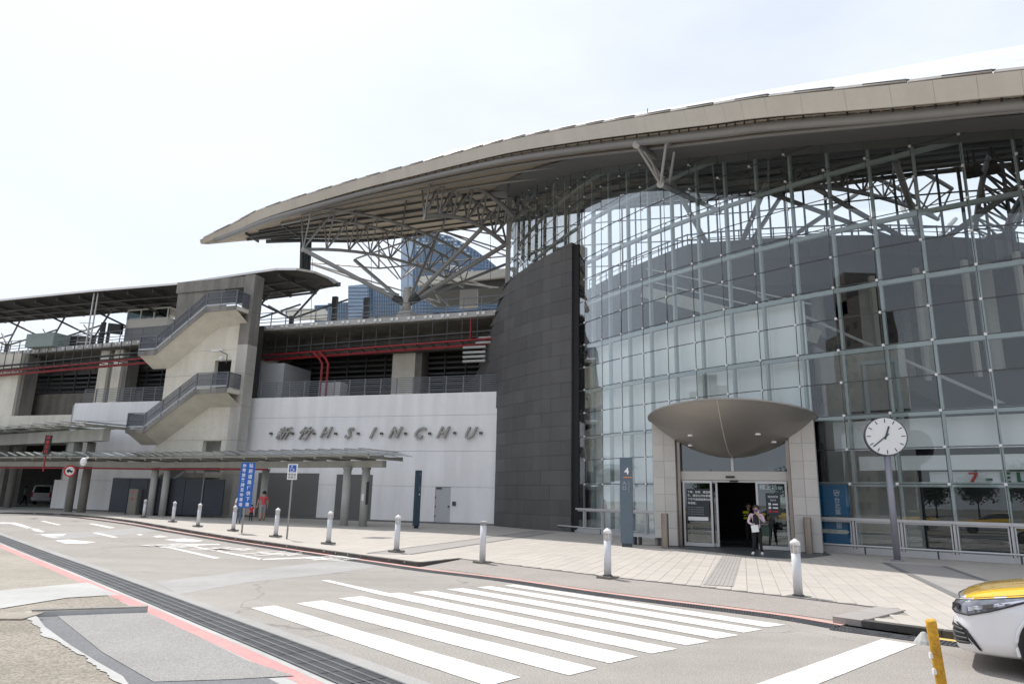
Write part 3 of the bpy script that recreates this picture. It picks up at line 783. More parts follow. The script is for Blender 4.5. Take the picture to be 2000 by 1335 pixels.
# ================================================================ GLASS HALL
CC = Vector((42.22, 57.23, 0)); CRD = 43.42
def gp(k, off=0.0, z=0.0):
    a = math.radians(-126.97 - 2.0587 * k)
    return CC + Vector((math.cos(a), math.sin(a), 0)) * (CRD + off) + Vector((0, 0, z))
def gnrm(k):
    a = math.radians(-126.97 - 2.0587 * k); return Vector((math.cos(a), math.sin(a), 0))
PZ = 1.25
def zrow(r): return 6.2 + (5 - r) * PZ     # r=10 -> ground
K0, K1 = -6, 20
hall = thing('glass_hall', 'tall curved glass curtain wall of the station hall with white point fixings', 'glass facade', tuple(gp(5)), world=True)
rj = random.Random(11)
ztop = {k: (soffit_z(gp(k).x, gp(k).y) or 15.0) for k in range(K0, K1 + 1)}
panels = []
for k in range(K0, K1):
    for r in range(-12, 9):          # panel between row r (bottom) and r-1 (top)
        zb, zt = zrow(r), zrow(r - 1)
        t0_, t1_ = ztop[k], ztop[k + 1]
        if zb >= max(t0_, t1_) - .05: continue
        if k >= 13 and zb < 12: continue
        if 4 <= k <= 8 and zb < 4.6: 
            if zb < 4.6 and k in (5, 6, 7): continue
            if k == 8 or k == 4:
                if zb < 4.5 and k == 8: pass
        c = gp(k + .5); panels.append((Vector((c.x, c.y, (zb + zt) / 2 - EYE)).length, k, zb, zt))
panels.sort(key=lambda p: p[0])
rest = B()
for n_, (d, k, zb, zt) in enumerate(panels):
    a, c = gp(k), gp(k + 1); t = (c - a).normalized(); nn = gnrm(k + .5); g_ = .018
    j1, j2, j3 = rj.uniform(-.007, .007), rj.uniform(-.007, .007), rj.uniform(-.007, .007)
    p0 = a + t * g_ + nn * j1; p1 = c - t * g_ + nn * j2
    za, zc = min(zt - .012, ztop[k] + .02), min(zt - .012, ztop[k + 1] + .02)
    pts = [p0 + Vector((0, 0, zb + .012)), p1 + Vector((0, 0, zb + .012)), p1 + nn * j3 + Vector((0, 0, max(zb + .02, zc))), p0 + nn * j3 + Vector((0, 0, max(zb + .02, za)))]
    bb = B(); bb.prism(pts, -nn * .012)
    if n_ < 295: part('glass_panel', bb, M_GLASS, hall)
    else: rest.add(bb.v, bb.f)
if rest.v: part('glass_panel', rest, M_GLASS, hall, kind='stuff')
# sealant joints (thin dark lines) and nodes
b = B()
for k in range(K0, K1 + 1):
    zb = 12 if k > 13 else 1.2
    if 5 <= k <= 7: zb = 4.6
    b.bar(gp(k, -.004, zb), gp(k, -.004, ztop[k]), .022, .022, up=gnrm(k))
for r in range(-12, 9):
    for k in range(K0, K1):
        if zrow(r) > min(ztop[k], ztop[k + 1]): continue
        if k >= 13 and zrow(r) < 12.2: continue
        if 5 <= k <= 7 and zrow(r) < 4.6: continue
        b.bar(gp(k, -.004, zrow(r)), gp(k + 1, -.004, zrow(r)), .03, .03)
part('glazing_joint', b, M_STEELD, hall)
bn = B(); bn.tube((0, 0, 0), (.05, 0, 0), .052, 10); bn.tube((-.16, 0, 0), (0, 0, 0), .022, 6)
node_me = bn.mesh('point_fixing', M_NODE)
nodes = []
for k in range(K0, K1 + 1):
    for r in range(-12, 9):
        if zrow(r) > ztop[k] - .1: continue
        if k >= 13 and zrow(r) < 12.2: continue
        if 5 <= k <= 7 and zrow(r) < 5.1: continue
        if 5 <= k <= 8 and zrow(r) < 4.6: continue
        nodes.append((k, r))
for k, r in nodes[:]:
    if len(nodes) <= 300 or (k < 14):
        o = part('point_fixing', None, None, hall, me=node_me)
        n_ = gnrm(k); o.location = gp(k, 0, zrow(r)) - ORG[hall]; o.rotation_euler = (0, 0, math.atan2(n_.y, n_.x))
# steel behind: fins and rails
for k in range(K0, K1 + 1):
    zb = 0 if k <= 13 else 12
    if 5 <= k <= 8: zb = 4.6
    nn = gnrm(k); t = Vector((-nn.y, nn.x, 0)); bb = B()
    base = gp(k, -.50, zb); bb.frame(base - t * .05, t * .10, -nn * .20, Vector((0, 0, ztop[k] - zb)))
    part('mullion', bb, M_MULL, hall)
for r in range(-12, 11, 2):
    z = zrow(r) if r < 10 else 0.06
    for sgm in range(K0, K1, 4):
        bb = B(); any_ = False
        for k in range(sgm, min(sgm + 4, K1)):
            if z > min(ztop[k], ztop[k + 1]) - .1 or (k >= 13 and z < 12) or (5 <= k <= 7 and z < 4.6): continue
            bb.bar(gp(k, -.56, z), gp(k + 1, -.56, z), .16, .17); any_ = True
        if any_: part('transom', bb, M_MULL, hall)
# plinth band: white aluminium windows between ground and row 9
for k in range(K0, 14):
    if 5 <= k <= 7: continue
    a, c = gp(k, .03), gp(k + 1, .03); t = (c - a).normalized(); nn = gnrm(k + .5); L_ = (c - a).length
    def fr(x0, x1, z0, z1, dep=.10, m=M_ALU, nm='window_frame'):
        bb = B(); bb.frame(a + t * x0 + Vector((0, 0, z0)) - nn * .06, t * (x1 - x0), nn * dep, Vector((0, 0, z1 - z0))); return bb
    wf = B()
    for q in (fr(0, L_, 1.14, 1.24, .13), fr(0, L_, .10, .17), fr(.0, .035, .17, 1.14), fr(L_ - .035, L_, .17, 1.14), fr(.07, .11, .17, 1.14, .08), fr(L_ - .11, L_ - .07, .17, 1.14, .08), fr(.11, L_ - .11, 1.08, 1.14, .08), fr(.11, L_ - .11, .17, .22, .08)): wf.add(q.v, q.f)
    w_ = part('window_frame', wf, M_ALU, hall)
    bb = B(); bb.prism([a + t * .11 + Vector((0, 0, .22)), c - t * .11 + Vector((0, 0, .22)), c - t * .11 + Vector((0, 0, 1.08)), a + t * .11 + Vector((0, 0, 1.08))], -nn * .012); part('window_pane', bb, M_GLASS, w_)
    bb = B(); bb.frame(a + Vector((0, 0, 0)) - nn * .06, t * L_, nn * .14, Vector((0, 0, .10))); part('sill', bb, M_ALU, hall)
    # panel between 1.24 and row 8
    if True:
        bb = B(); bb.prism([a - nn * .03 + t * .02 + Vector((0, 0, 1.24)), c - nn * .03 - t * .02 + Vector((0, 0, 1.24)), c - nn * .03 - t * .02 + Vector((0, 0, 2.44)), a - nn * .03 + t * .02 + Vector((0, 0, 2.44))], -nn * .012); part('glass_panel', bb, M_GLASS, hall)
# low tubular guard rail in front of the glass
def low_rail(k0, k1, label):
    root = thing('guard_rail', label, 'rail', tuple(gp((k0 + k1) / 2, .55)), world=True)
    bb = B(); n_ = max(2, int((k1 - k0) * 2)); bb.path([gp(lerp(k0, k1, i / n_), .55, .30) for i in range(n_ + 1)], .035, 8); part('rail_tube', bb, M_ALU, root, smooth=True)
    kq = k0 + .3
    while kq < k1:
        bb = B(); bb.bar(gp(kq, .55, .02), gp(kq, .55, .30), .05, .03); part('rail_post', bb, M_STEELD, root); kq += 1.4
low_rail(-6, 3.9, 'low tubular metal rail in front of the glass right of the entrance')
low_rail(9.0, 13.4, 'low tubular metal rail in front of the glass left of the entrance')
# closure panel under soffit along the glass head
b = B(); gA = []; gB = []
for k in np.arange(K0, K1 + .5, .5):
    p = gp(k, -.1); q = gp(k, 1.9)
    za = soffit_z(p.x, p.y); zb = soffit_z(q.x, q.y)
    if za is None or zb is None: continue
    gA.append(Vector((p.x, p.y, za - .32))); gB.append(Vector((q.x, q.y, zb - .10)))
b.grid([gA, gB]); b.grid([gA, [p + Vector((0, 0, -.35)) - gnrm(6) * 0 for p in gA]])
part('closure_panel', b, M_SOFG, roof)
# left corner post
cp = gp(19.6); zc_ = soffit_z(cp.x, cp.y) or 24
cpx = pd(993, 470, 47.5)
b = B(); b.frame(Vector((cpx.x - .17, cpx.y, 14)), (.34, 0, 0), (0, .3, 0), (0, 0, zc_ - 14)); part('corner_post', b, M_STEELL, hall)

# interior: white panels behind the left bays
inn_ = thing('inner_wall', 'white panelled wall standing just behind the left glass bays', 'wall', tuple(gp(8, -1.6)), world=True)
for k in range(4, 14):
    kk1 = k + 1
    for r0, r1 in ((10, 6), (6, 4), (4, 2)):
        if k == 4 and r0 != 6 and r0 != 4 and r0 != 10: pass
        zb = zrow(r0) if r0 < 10 else .0; zt = zrow(r1)
        if k <= 7 and zb < 4: zb = 4.6 if k > 3 else zb
        if zt <= zb: continue
        a, c = gp(k, -.98), gp(k + 1, -.98); t = (c - a).normalized(); nn = gnrm(k + .5)
        bb = B(); bb.frame(a + t * .01 + Vector((0, 0, zb + .01)), t * ((c - a).length - .02), -nn * .1, Vector((0, 0, zt - zb - .02))); part('wall_panel', bb, M_BLIND, inn_)
# interior masses
bld = thing('hall_interior', 'dim concourse floors, beams and stairs seen through the glass', 'interior', (12, 40, 0), world=True)
b = B(); b.poly([gp(k, -.7, .02) for k in np.arange(K0, 14, .5)] + [Vector((4, 62, .02)), Vector((70, 62, .02))]); part('hall_floor', b, M_WFLOOR, bld)
# track level slab inside, edge 3 m behind the glass
def s_off(k): return -3.5 - max(0, 9 - k) * 1.05
edge_in = [gp(k, s_off(k)) for k in np.arange(K0, 18.1, 1)]
sl_ = B()
pts = edge_in + [wl(-1, 9, 0), Vector((8, 75, 0)), Vector((75, 60, 0))]
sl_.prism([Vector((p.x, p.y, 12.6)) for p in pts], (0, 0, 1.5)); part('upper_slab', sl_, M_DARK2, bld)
pw_ = B(); ks_ = np.arange(K0, 16.1, .5); pw_.grid([[gp(k, s_off(k) - .1, 14.05) for k in ks_], [gp(k, s_off(k) - .1, 15.2) for k in ks_]]); part('parapet', pw_, mat('parapet_grey', (.07, .072, .072), .7, var=.1), bld)
pts2 = [gp(k, -4.5) for k in np.arange(K0, 12.1, 1)] + [Vector((8, 56, 0)), Vector((60, 56, 0))]
rl_ = random.Random(8)
for k in np.arange(K0, 16, .5):
    bb = B(); bb.bar(gp(k, s_off(k), 14.05), gp(k, s_off(k), 15.75), .05, .05); part('parapet_post', bb, M_STEELD, bld)
bb = B()
for k in np.arange(K0, 15.5, .5): bb.bar(gp(k, s_off(k), 15.7), gp(k + .5, s_off(k + .5), 15.7), .06, .06); bb.bar(gp(k, s_off(k), 15.4), gp(k + .5, s_off(k + .5), 15.4), .03, .03)
part('parapet_rail', bb, M_STEELD, bld)
for k, o_, w_, h_ in ((-4.5, -6, 3.2, 2.6), (-2.2, -9, 2.0, 1.9), (-1, -5, 1.2, 3.0), (3.2, -6, 2.4, 1.7), (5.4, -8, 1.4, 2.3), (8.3, -5, 2.6, 1.6), (11.2, -4, 1.2, 2.2), (13.2, -5, 2.0, 1.8)):
    p = gp(k, s_off(k) + o_, 14.1 + h_ / 2); bb = B(); bb.box(p, (w_, 1.4, h_), rz=.9 - k * .03); part('platform_hut', bb, mat('hut_grey', (.10, .11, .115), .6, var=.1), bld)
for k in np.arange(K0 + .5, 4, 1.5):
    bb = B(); bb.bar(gp(k, -7.9, 6.9), gp(k, -7.9, 12.6), .22, .22); part('hanger_column', bb, M_CONCG, bld)
# lower mezzanine on the right and ceiling of shops
pts3 = [gp(k, -2.2) for k in np.arange(K0, 3.1, 1)]
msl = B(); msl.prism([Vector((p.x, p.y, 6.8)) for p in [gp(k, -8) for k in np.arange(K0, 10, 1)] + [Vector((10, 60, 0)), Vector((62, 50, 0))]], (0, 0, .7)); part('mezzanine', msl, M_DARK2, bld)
b = B()
for k in np.arange(K0, 9, 2.0): 
    for dd in (-9, -16): b.tube(gp(k, dd, 0), gp(k, dd, 12.6), .35, 12)
part('column', b, M_CONCG, bld, smooth=True)
# back wall
bw = thing('rear_facade', 'rear glazing grid of the hall with sky showing between its posts', 'facade', (20, 60, 0), world=True)
I0 = min(i for i in range(NT) if math.degrees(math.atan2(soff(i, .93).x, soff(i, .93).y)) > .8)
for i in range(I0, NT - 1, 1):
    p = soff(i, .93)
    bb = B(); bb.bar(Vector((p.x, p.y, 13)), p, .14 if i % 2 else .07, .12); part('post', bb, M_STEELD, bw)
for dz in (1.6, 3.6, 5.6):
    b = B(); b.path([soff(i, .93) - Vector((0, 0, dz)) for i in range(I0, NT)], .05, 4); part('rail', b, M_STEELD, bw)
b = B(); b.grid([[Vector((soff(i, .93).x, soff(i, .93).y, 0)) for i in range(I0, NT)], [Vector((soff(i, .93).x, soff(i, .93).y, 14.2)) for i in range(I0, NT)]]); part('base_wall', b, M_DARK2, bw)
# white shop fascia beams behind the glass on the right
shop = thing('convenience_store', 'shop front inside the hall with white fascia and 7-ELEVEN sign', 'shop', tuple(gp(0, -3)), world=True)
def inner_strip(name, off, k0, k1, z0, z1, m, par, th=.12):
    bb = B(); ks = np.arange(k0, k1 + .01, .5)
    f_ = [gp(k, off) for k in ks]; r_ = [gp(k, off - th) for k in ks]
    bb.grid([[p + Vector((0, 0, z0)) for p in f_], [p + Vector((0, 0, z1)) for p in f_]]); bb.grid([[p + Vector((0, 0, z0)) for p in r_], [p + Vector((0, 0, z1)) for p in r_]])
    bb.grid([[p + Vector((0, 0, z0)) for p in f_], [p + Vector((0, 0, z0)) for p in r_]]); bb.grid([[p + Vector((0, 0, z1)) for p in f_], [p + Vector((0, 0, z1)) for p in r_]])
    return part(name, bb, m, par)
inner_strip('fascia', -1.0, K0, 3.6, 3.72, 4.82, M_SWHITE, shop); inner_strip('fascia', -1.25, K0, 3.25, 2.98, 3.5, M_SWHITE, shop)
inner_strip('sign_band', -1.5, K0, 1.9, 2.50, 2.93, M_SWHITE, shop, .05)
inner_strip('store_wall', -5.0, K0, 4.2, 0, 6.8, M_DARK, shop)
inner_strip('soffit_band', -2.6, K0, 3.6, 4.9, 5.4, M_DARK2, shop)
# lettering on the sign band, letter by letter so that it follows the curve
kx = .62
for ch, m in (('7', M_SIGNR), ('-', M_SIGNG), ('E', M_SIGNG), ('L', M_SIGNG), ('E', M_SIGNG), ('V', M_SIGNG), ('E', M_SIGNG), ('N', M_SIGNG)):
    nn = gnrm(kx); put_text('letter', ch, .50, .02, m, gp(kx, -1.46, 2.70), Vector((-nn.y, nn.x, 0)), (0, 0, 1), shop, bold=.015, sx=1.25)
    kx -= .30
# escalator flight and its handrails
esc = thing('escalator', 'escalator climbing from left to right behind the glass', 'escalator', tuple(gp(3, -6)), world=True)
pA, pB = gp(6.5, -4.2, 11.6), gp(-2.5, -4.2, 3.4)
for off_, th_, m in ((0, .05, M_STEELL), (-.9, .09, M_DARK2)):
    bb = B(); bb.bar(pA + Vector((0, 0, off_)), pB + Vector((0, 0, off_)), .9 if off_ else .06, th_ if not off_ else .5); part('handrail' if not off_ else 'truss_body', bb, m, esc)
bb = B(); q = (pB - pA).cross(Vector((0, 0, 1))).normalized() * 1.1; bb.bar(pA + q, pB + q, .06, .05); part('handrail', bb, M_STEELL, esc)
bb = B(); bb.frame(gp(4.3, -3.4, 0) , (gp(2.0, -3.4) - gp(4.3, -3.4)), gnrm(3) * -.2, (0, 0, 8.2)); part('side_wall', bb, M_CONCG, esc)
p1_, p2_ = gp(10.5, -2.6, 14.2), gp(4.2, -2.6, 10.2)
for dz in (0, -.7): bb = B(); bb.bar(p1_ + Vector((0, 0, dz)), p2_ + Vector((0, 0, dz)), .07, .07); part('handrail', bb, M_STEELL, esc)
bb = B(); bb.bar(p1_ + Vector((0, 0, -1.4)), p2_ + Vector((0, 0, -1.4)), .9, .6); part('truss_body', bb, M_CONCG, esc)
# glass lift with pale frame
lf = thing('glass_lift', 'pale framed glass lift door case standing inside the hall', 'lift', tuple(gp(2.6, -2.4)), world=True)
bb = B()
for kq in (2.9, 2.1): bb.bar(gp(kq, -2.4, 4.9), gp(kq, -2.4, 7.3), .16, .16)
bb.bar(gp(2.95, -2.4, 7.3), gp(2.05, -2.4, 7.3), .16, .16); part('lift_frame', bb, M_MULL, lf)

# ---------------------------------------------------------------- roof trusses and tree column
def truss(name, label, A, Bn, width, depth, r=.13, n=7, m=M_STEEL, arch=.4, par=None, caps=True, grp=None):
    """two top chords and one bottom chord with web members; A, Bn = bottom chord ends"""
    A = Vector(A); Bn = Vector(Bn)
    root = thing(name, label, 'truss', tuple(A), world=True, group=grp)
    t = (Bn - A).normalized(); side = Vector((t.y, -t.x, 0)).normalized()
    def bot(s): return lerp(A, Bn, s) + Vector((0, 0, arch * 4 * s * (1 - s)))
    def topc(s, sd):
        p = bot(s); d_ = lerp(depth, depth * .8, s); return p + Vector((0, 0, d_)) + side * sd * width / 2 - t * (.0)
    for nm, fn in (('bottom_chord', bot), ('top_chord', lambda s: topc(s, -1)), ('top_chord', lambda s: topc(s, 1))):
        bb = B(); bb.path([fn(i / 10) for i in range(11)], r, 8); ch = part(nm, bb, m, root, smooth=False)
        if caps: bb = B(); p = fn(0); bb.tube(p - t * .06, p - t * .02, r * 1.6, 14); part('end_plate', bb, M_STEELL, ch)
    for i in range(n + 1):
        s = i / n
        for sd in (-1, 1):
            bb = B(); bb.tube(bot(s), topc(s, sd), r * .48, 6)
            if i < n: bb.tube(bot(s), topc(s + 1 / n, sd), r * .42, 6)
            part('web_member', bb, m, root)
    return root
# exposed trusses under the left canopy
nA, nB_ = pd(592, 487, 51.5), pd(829, 424, 45.6)
post_top = pd(990, 476, 47.6)
truss('roof_truss', 'triangular tube truss ending in a V at the left end of the canopy', nA, pd(905, 560, 58), 2.1, 3.0, .13, 8, arch=1.0)
truss('roof_truss', 'triangular tube truss with white end plates next to the glass corner post', nB_, post_top + Vector((0, .4, 0)), 1.9, 2.55, .17, 6, arch=.9)
# V bracket at the right, outside the glass, carrying on inside
vb, vt1, vt2 = pd(1290, 360, 30.2), pd(1243, 283, 28.3), pd(1302, 274, 28.3)
vroot = thing('roof_bracket', 'V-shaped tube bracket with round end plates hanging under the eave before the glass', 'bracket', tuple(vb), world=True)
inb = Vector((.42, .9, .34)).normalized()
for nm, p, L_ in (('bottom_chord', vb, 22), ('top_chord', vt1, 8), ('top_chord', vt2, 22)):
    bb = B(); bb.tube(p, p + inb * L_, .15, 10); ch = part(nm, bb, M_STEEL, vroot, smooth=False)
    bb = B(); bb.tube(p - inb * .07, p - inb * .01, .17, 16); part('end_plate', bb, M_STEELL, ch)
for p, q in ((vb, vt1), (vb, vt2), (vb + inb * 2, vt1 + inb * 1.2), (vb + inb * 2, vt2 + inb * 2), (vb, vt1 + inb * 2.5)):
    bb = B(); bb.tube(p, q, .065, 8); part('web_member', bb, M_STEELL, vroot)
# tree column on the deck
tc_d = 50.0
hub = pd(795, 588, tc_d); tree = thing('tree_column', 'steel tree column with spreading arms standing on the platform deck', 'column', (hub.x, hub.y, 13.6), world=True)
bb = B(); bb.lathe([(.80, 13.96), (.78, 14.7), (.50, 15.1)], 20, c=(hub.x, hub.y, 0)); part('pedestal', bb, M_CONCG, tree, smooth=True)
bb = B(); bb.lathe([(.34, 15.1), (.34, 16.5), (.26, 16.6), (.26, 16.9)], 20, c=(hub.x, hub.y, 0)); part('hub', bb, M_CONCG, tree, smooth=True)
tops = [(nA, .17), (pd(693, 508, 56), .15), (post_top, .17), (pd(940, 447, 46.8), .16), (pd(858, 452, 58), .12), (pd(1100, 470, 60), .12)]
for i, (p, r_) in enumerate(tops):
    q = Vector((hub.x, hub.y, 15.6)); bb = B(); bb.tube(q, p, r_, 10); arm = part('arm', bb, M_STEEL, tree, smooth=False)
    d_ = (p - q).normalized(); bb = B(); bb.tube(q + d_ * .3, q + d_ * 1.15, r_ * 1.45, 12); part('sleeve', bb, M_STEELD, arm)
# loose bracing between arms and truss
br = thing('roof_bracing', 'web of thin tie rods and struts between the canopy trusses and the far track', 'bracing', (0, 55, 14), world=True)
N1 = pd(858, 449, 56); N2 = pd(820, 516, 60); N3 = pd(740, 524, 58); N4 = pd(783, 545, 60)
segs = [(pd(695, 505, 53), N1), (N1, N4), (N1, pd(990, 490, 60)), (N1, pd(990, 500, 60)), (N3, N2), (pd(600, 512, 60), N3), (N3, pd(682, 455, 60)), (N3, pd(740, 463, 60)), (pd(738, 463, 60), N2), (N2, pd(990, 500, 62)), (N2, pd(960, 562, 62)), (pd(610, 515, 58), pd(860, 590, 60)), (N4, pd(735, 470, 62)), (N4, pd(820, 515, 62)), (pd(700, 465, 62), pd(778, 545, 62)), (N2, pd(860, 590, 60)), (pd(740, 490, 64), pd(835, 560, 64)), (pd(590, 510, 62), pd(780, 575, 62)), (pd(860, 600, 60), pd(800, 560, 60)), (pd(815, 575, 60), pd(855, 600, 60)), (pd(855, 575, 60), pd(880, 600, 60)), (pd(840, 545, 60), pd(975, 562, 60)), (pd(885, 445, 58), pd(990, 462, 58))]
for p, q in segs: bb = B(); bb.tube(p, q, .07, 6); part('strut', bb, M_STEELL if random.random() < .4 else M_STEEL, br)
for x_, y0_, y1_ in ((797, 450, 560), (873, 455, 570), (958, 455, 545), (725, 475, 610), (610, 505, 640)):
    bb = B(); bb.tube(pd(x_, y0_, 58), pd(x_ - (0 if x_ > 700 else 3), y1_, 58), .022, 5); part('hanger_wire', bb, M_STEELD, br)
dp_ = thing('drain_pipes', 'bundle of dark vertical rain pipes dropping from the canopy truss to the platform roof', 'pipes', tuple(pd(598, 500, 53)), world=True)
for i in range(4):
    q = [pd(590 + i * 5.2, 470, 53 + .15 * i), pd(588 + i * 5.2, 525 + i * 2, 53 + .15 * i), pd(582 + i * 4.0, 541 + i * 1.6, 53), pd(566, 548 + i * 1.4, 53)]
    bb = B(); bb.path([q[0], lerp(q[0], q[1], .5), q[1], lerp(q[1], q[2], .5) + Vector((.05, 0, -.06)), q[2], q[3]], .13, 8); part('pipe', bb, M_STEELD, dp_, smooth=True)
# trusses inside the hall
truss('hall_truss', 'dark roof truss crossing behind the glass near the middle of the hall', gp(6, -7, 18.2), gp(4, -26, 21.5), 2.2, 2.4, .14, 7, M_STEELD, .6, caps=False)
truss('hall_truss', 'dark roof truss crossing behind the glass at the right of the hall', gp(-1.5, -6, 14.6), gp(-1, -22, 17.2), 2.2, 2.0, .15, 7, M_STEELD, .5, caps=False)
tr2 = thing('hall_tree_column', 'branching steel tree column inside the hall behind the upper glass', 'column', tuple(gp(2, -17, 14)), world=True)
h2 = gp(2.2, -13, 14.2)
bb = B(); bb.lathe([(.5, 14.1), (.45, 15.4)], 14, c=(h2.x, h2.y, 0)); part('pedestal', bb, M_CONCG, tr2)
for kk_, oo_, zz_ in ((-2.5, -7, 16.2), (6.5, -10, 19.6), (5.5, -22, 21.4), (-2, -22, 18.2), (2, -6, 17.3), (9.5, -12, 20.8), (2, -24, 20.5)):
    bb = B(); bb.tube(h2 + Vector((0, 0, .8)), gp(kk_, oo_, zz_), .15, 8); part('arm', bb, M_STEEL, tr2)
h3 = gp(10.5, -9, 14.2)
tr3 = thing('hall_tree_column', 'branching steel column behind the left part of the upper glass', 'column', tuple(h3), world=True)
for kk_, oo_, zz_ in ((7, -7, 18.8), (13, -8, 22), (12.5, -18, 24), (8, -20, 22.5), (10, -4, 19.6)):
    bb = B(); bb.tube(h3 + Vector((0, 0, .6)), gp(kk_, oo_, zz_), .15, 8); part('arm', bb, M_STEEL, tr3)
bb = B(); bb.lathe([(.5, 14.1), (.45, 15.2)], 14, c=(h3.x, h3.y, 0)); part('pedestal', bb, M_CONCG, tr3)
# ceiling spotlights
for i, (px, py) in enumerate([(1893, 330), (1905, 328), (1940, 322), (1984, 318)]):
    p = pd(px, py, 30 + .3 * i); bb = B(); bb.lathe([(.03, .75), (.03, .2), (.12, .16), (.16, -.05), (.24, -.28), (.24, -.31)], 12)
    solo('spotlight', bb, M_BLACK, ['black bell spotlight at the left end of the row under the hall ceiling', 'black bell spotlight second from the left under the hall ceiling', 'black bell spotlight third from the left under the hall ceiling', 'black bell spotlight at the right end near the photo edge'][i], 'spotlight', 'spotlights hanging in the hall').location = p

# ================================================================ DARK STONE WALL
dpl = catmull([Vector((3.30, 37.35, 0)), Vector((1.66, 39.0, 0)), Vector((.35, 40.9, 0)), Vector((-.80, 43.0, 0)), Vector((-1.75, 45.0, 0)), Vector((-2.45, 46.8, 0)), Vector((-3.05, 48.8, 0)), Vector((-3.6, 51.2, 0))], 8)
Ld = [0]
for a, c in zip(dpl, dpl[1:]): Ld.append(Ld[-1] + (c - a).length)
def dat(s):
    s = max(0, min(Ld[-1], s))
    for k in range(len(Ld) - 1):
        if s <= Ld[k + 1] + 1e-9: return lerp(dpl[k], dpl[k + 1], (s - Ld[k]) / (Ld[k + 1] - Ld[k]))
_prof = []
for px, py in [(1100, 478), (1075, 494), (1050, 509), (1025, 525), (1000, 541), (985, 554), (976, 575), (970, 596), (962, 625), (953, 655), (943, 690), (936, 730)]:
    v = ray(px, py); az = math.atan2(v.x, v.y)
    best = min(np.arange(0, Ld[-1], .05), key=lambda s: abs(math.atan2(dat(s).x, dat(s).y) - az)); p = dat(best)
    _prof.append((best, EYE + math.hypot(p.x, p.y) * v.z / math.hypot(v.x, v.y)))
def dtop(s):
    if s <= _prof[0][0]: return _prof[0][1]
    for (s0, z0), (s1, z1) in zip(_prof, _prof[1:]):
        if s <= s1 and s1 > s0: return lerp(z0, z1, (s - s0) / (s1 - s0))
    return _prof[-1][1]
dw = thing('dark_stone_wall', 'tall curved charcoal stone wall between the white block and the glass', 'wall', tuple(dat(4)), world=True)
bb = B(); g0 = []; g1 = []
ss = np.linspace(0, Ld[-1], 50)
def dnorm(s):
    t = (dat(s + .1) - dat(s - .1)).normalized(); return Vector((-t.y, t.x, 0)) * -1
sgd = 1 if dnorm(2).dot(Vector((-1, -1, 0))) > 0 else -1
for s in ss: g0.append(dat(s) - dnorm(s) * sgd * .06); g1.append(dat(s) - dnorm(s) * sgd * .06 + Vector((0, 0, dtop(s) - .03)))
bb.grid([g0, g1]); bk0 = [p - dnorm(s) * sgd * .5 for p, s in zip(g0, ss)]; bk1 = [p - dnorm(s) * sgd * .5 for p, s in zip(g1, ss)]
bb.grid([bk0, bk1]); bb.grid([g1, bk1]); part('backing', bb, M_STONEB, dw)
course = .80; rs = random.Random(21); cnt = 0
ln = 1.45
for row in range(24):
    z0 = row * course; s = -(row % 2) * ln * .5
    while s < Ld[-1]:
        a_, c_ = max(0, s), min(Ld[-1], s + ln)
        s += ln
        if c_ - a_ < .1: continue
        if z0 < 7.0: c_ = min(c_, 7.15)      # the rest is behind the white block
        if c_ - a_ < .1: continue
        zt0, zt1 = min(z0 + course, dtop(a_)), min(z0 + course, dtop(c_))
        if max(zt0, zt1) < z0 + .05: continue
        zt0 = max(zt0, z0 + .02); zt1 = max(zt1, z0 + .02)
        m_ = (a_ + c_) / 2; pts_b = [dat(a_ + .006), dat(m_), dat(c_ - .006)]; ns = [dnorm(a_ + .01), dnorm(m_), dnorm(c_ - .01)]
        pr = rs.uniform(-.004, .004); zz = [zt0, (zt0 + zt1) / 2, zt1]
        bb = B(); f0 = [p + n_ * sgd * pr + Vector((0, 0, z0 + .006)) for p, n_ in zip(pts_b, ns)]; f1 = [Vector((p.x, p.y, z_ - .006)) for p, z_ in zip(f0, zz)]
        r0 = [p - n_ * sgd * .05 for p, n_ in zip(f0, ns)]; r1 = [p - n_ * sgd * .05 for p, n_ in zip(f1, ns)]
        bb.grid([f0, f1]); bb.grid([f0, r0]); bb.grid([f1, r1]); bb.grid([[f0[0], f1[0]], [r0[0], r1[0]]]); bb.grid([[f0[2], f1[2]], [r0[2], r1[2]]])
        part('stone_panel', bb, M_STONE[rs.choice([0, 0, 1, 1, 2, 3])], dw)
# right end return
e0 = dat(0); tn_ = (dat(0) - dat(.3)).normalized(); rn = -dnorm(0) * sgd
for row in range(22):
    z0 = row * course; zt = min(z0 + course, dtop(0))
    if zt <= z0: break
    bb = B(); bb.frame(e0 + tn_ * .0 + Vector((0, 0, z0 + .006)) , tn_ * .05 , rn * 1.0, Vector((0, 0, zt - z0 - .012))); part('stone_panel', bb, M_STONE[rs.choice([0, 2])], dw)
bb = B(); bb.frame(e0 + rn * .12 + tn_ * .05, tn_ * .42, rn * .8, Vector((0, 0, dtop(0) - .2))); part('end_pier', bb, M_STONEB, dw)

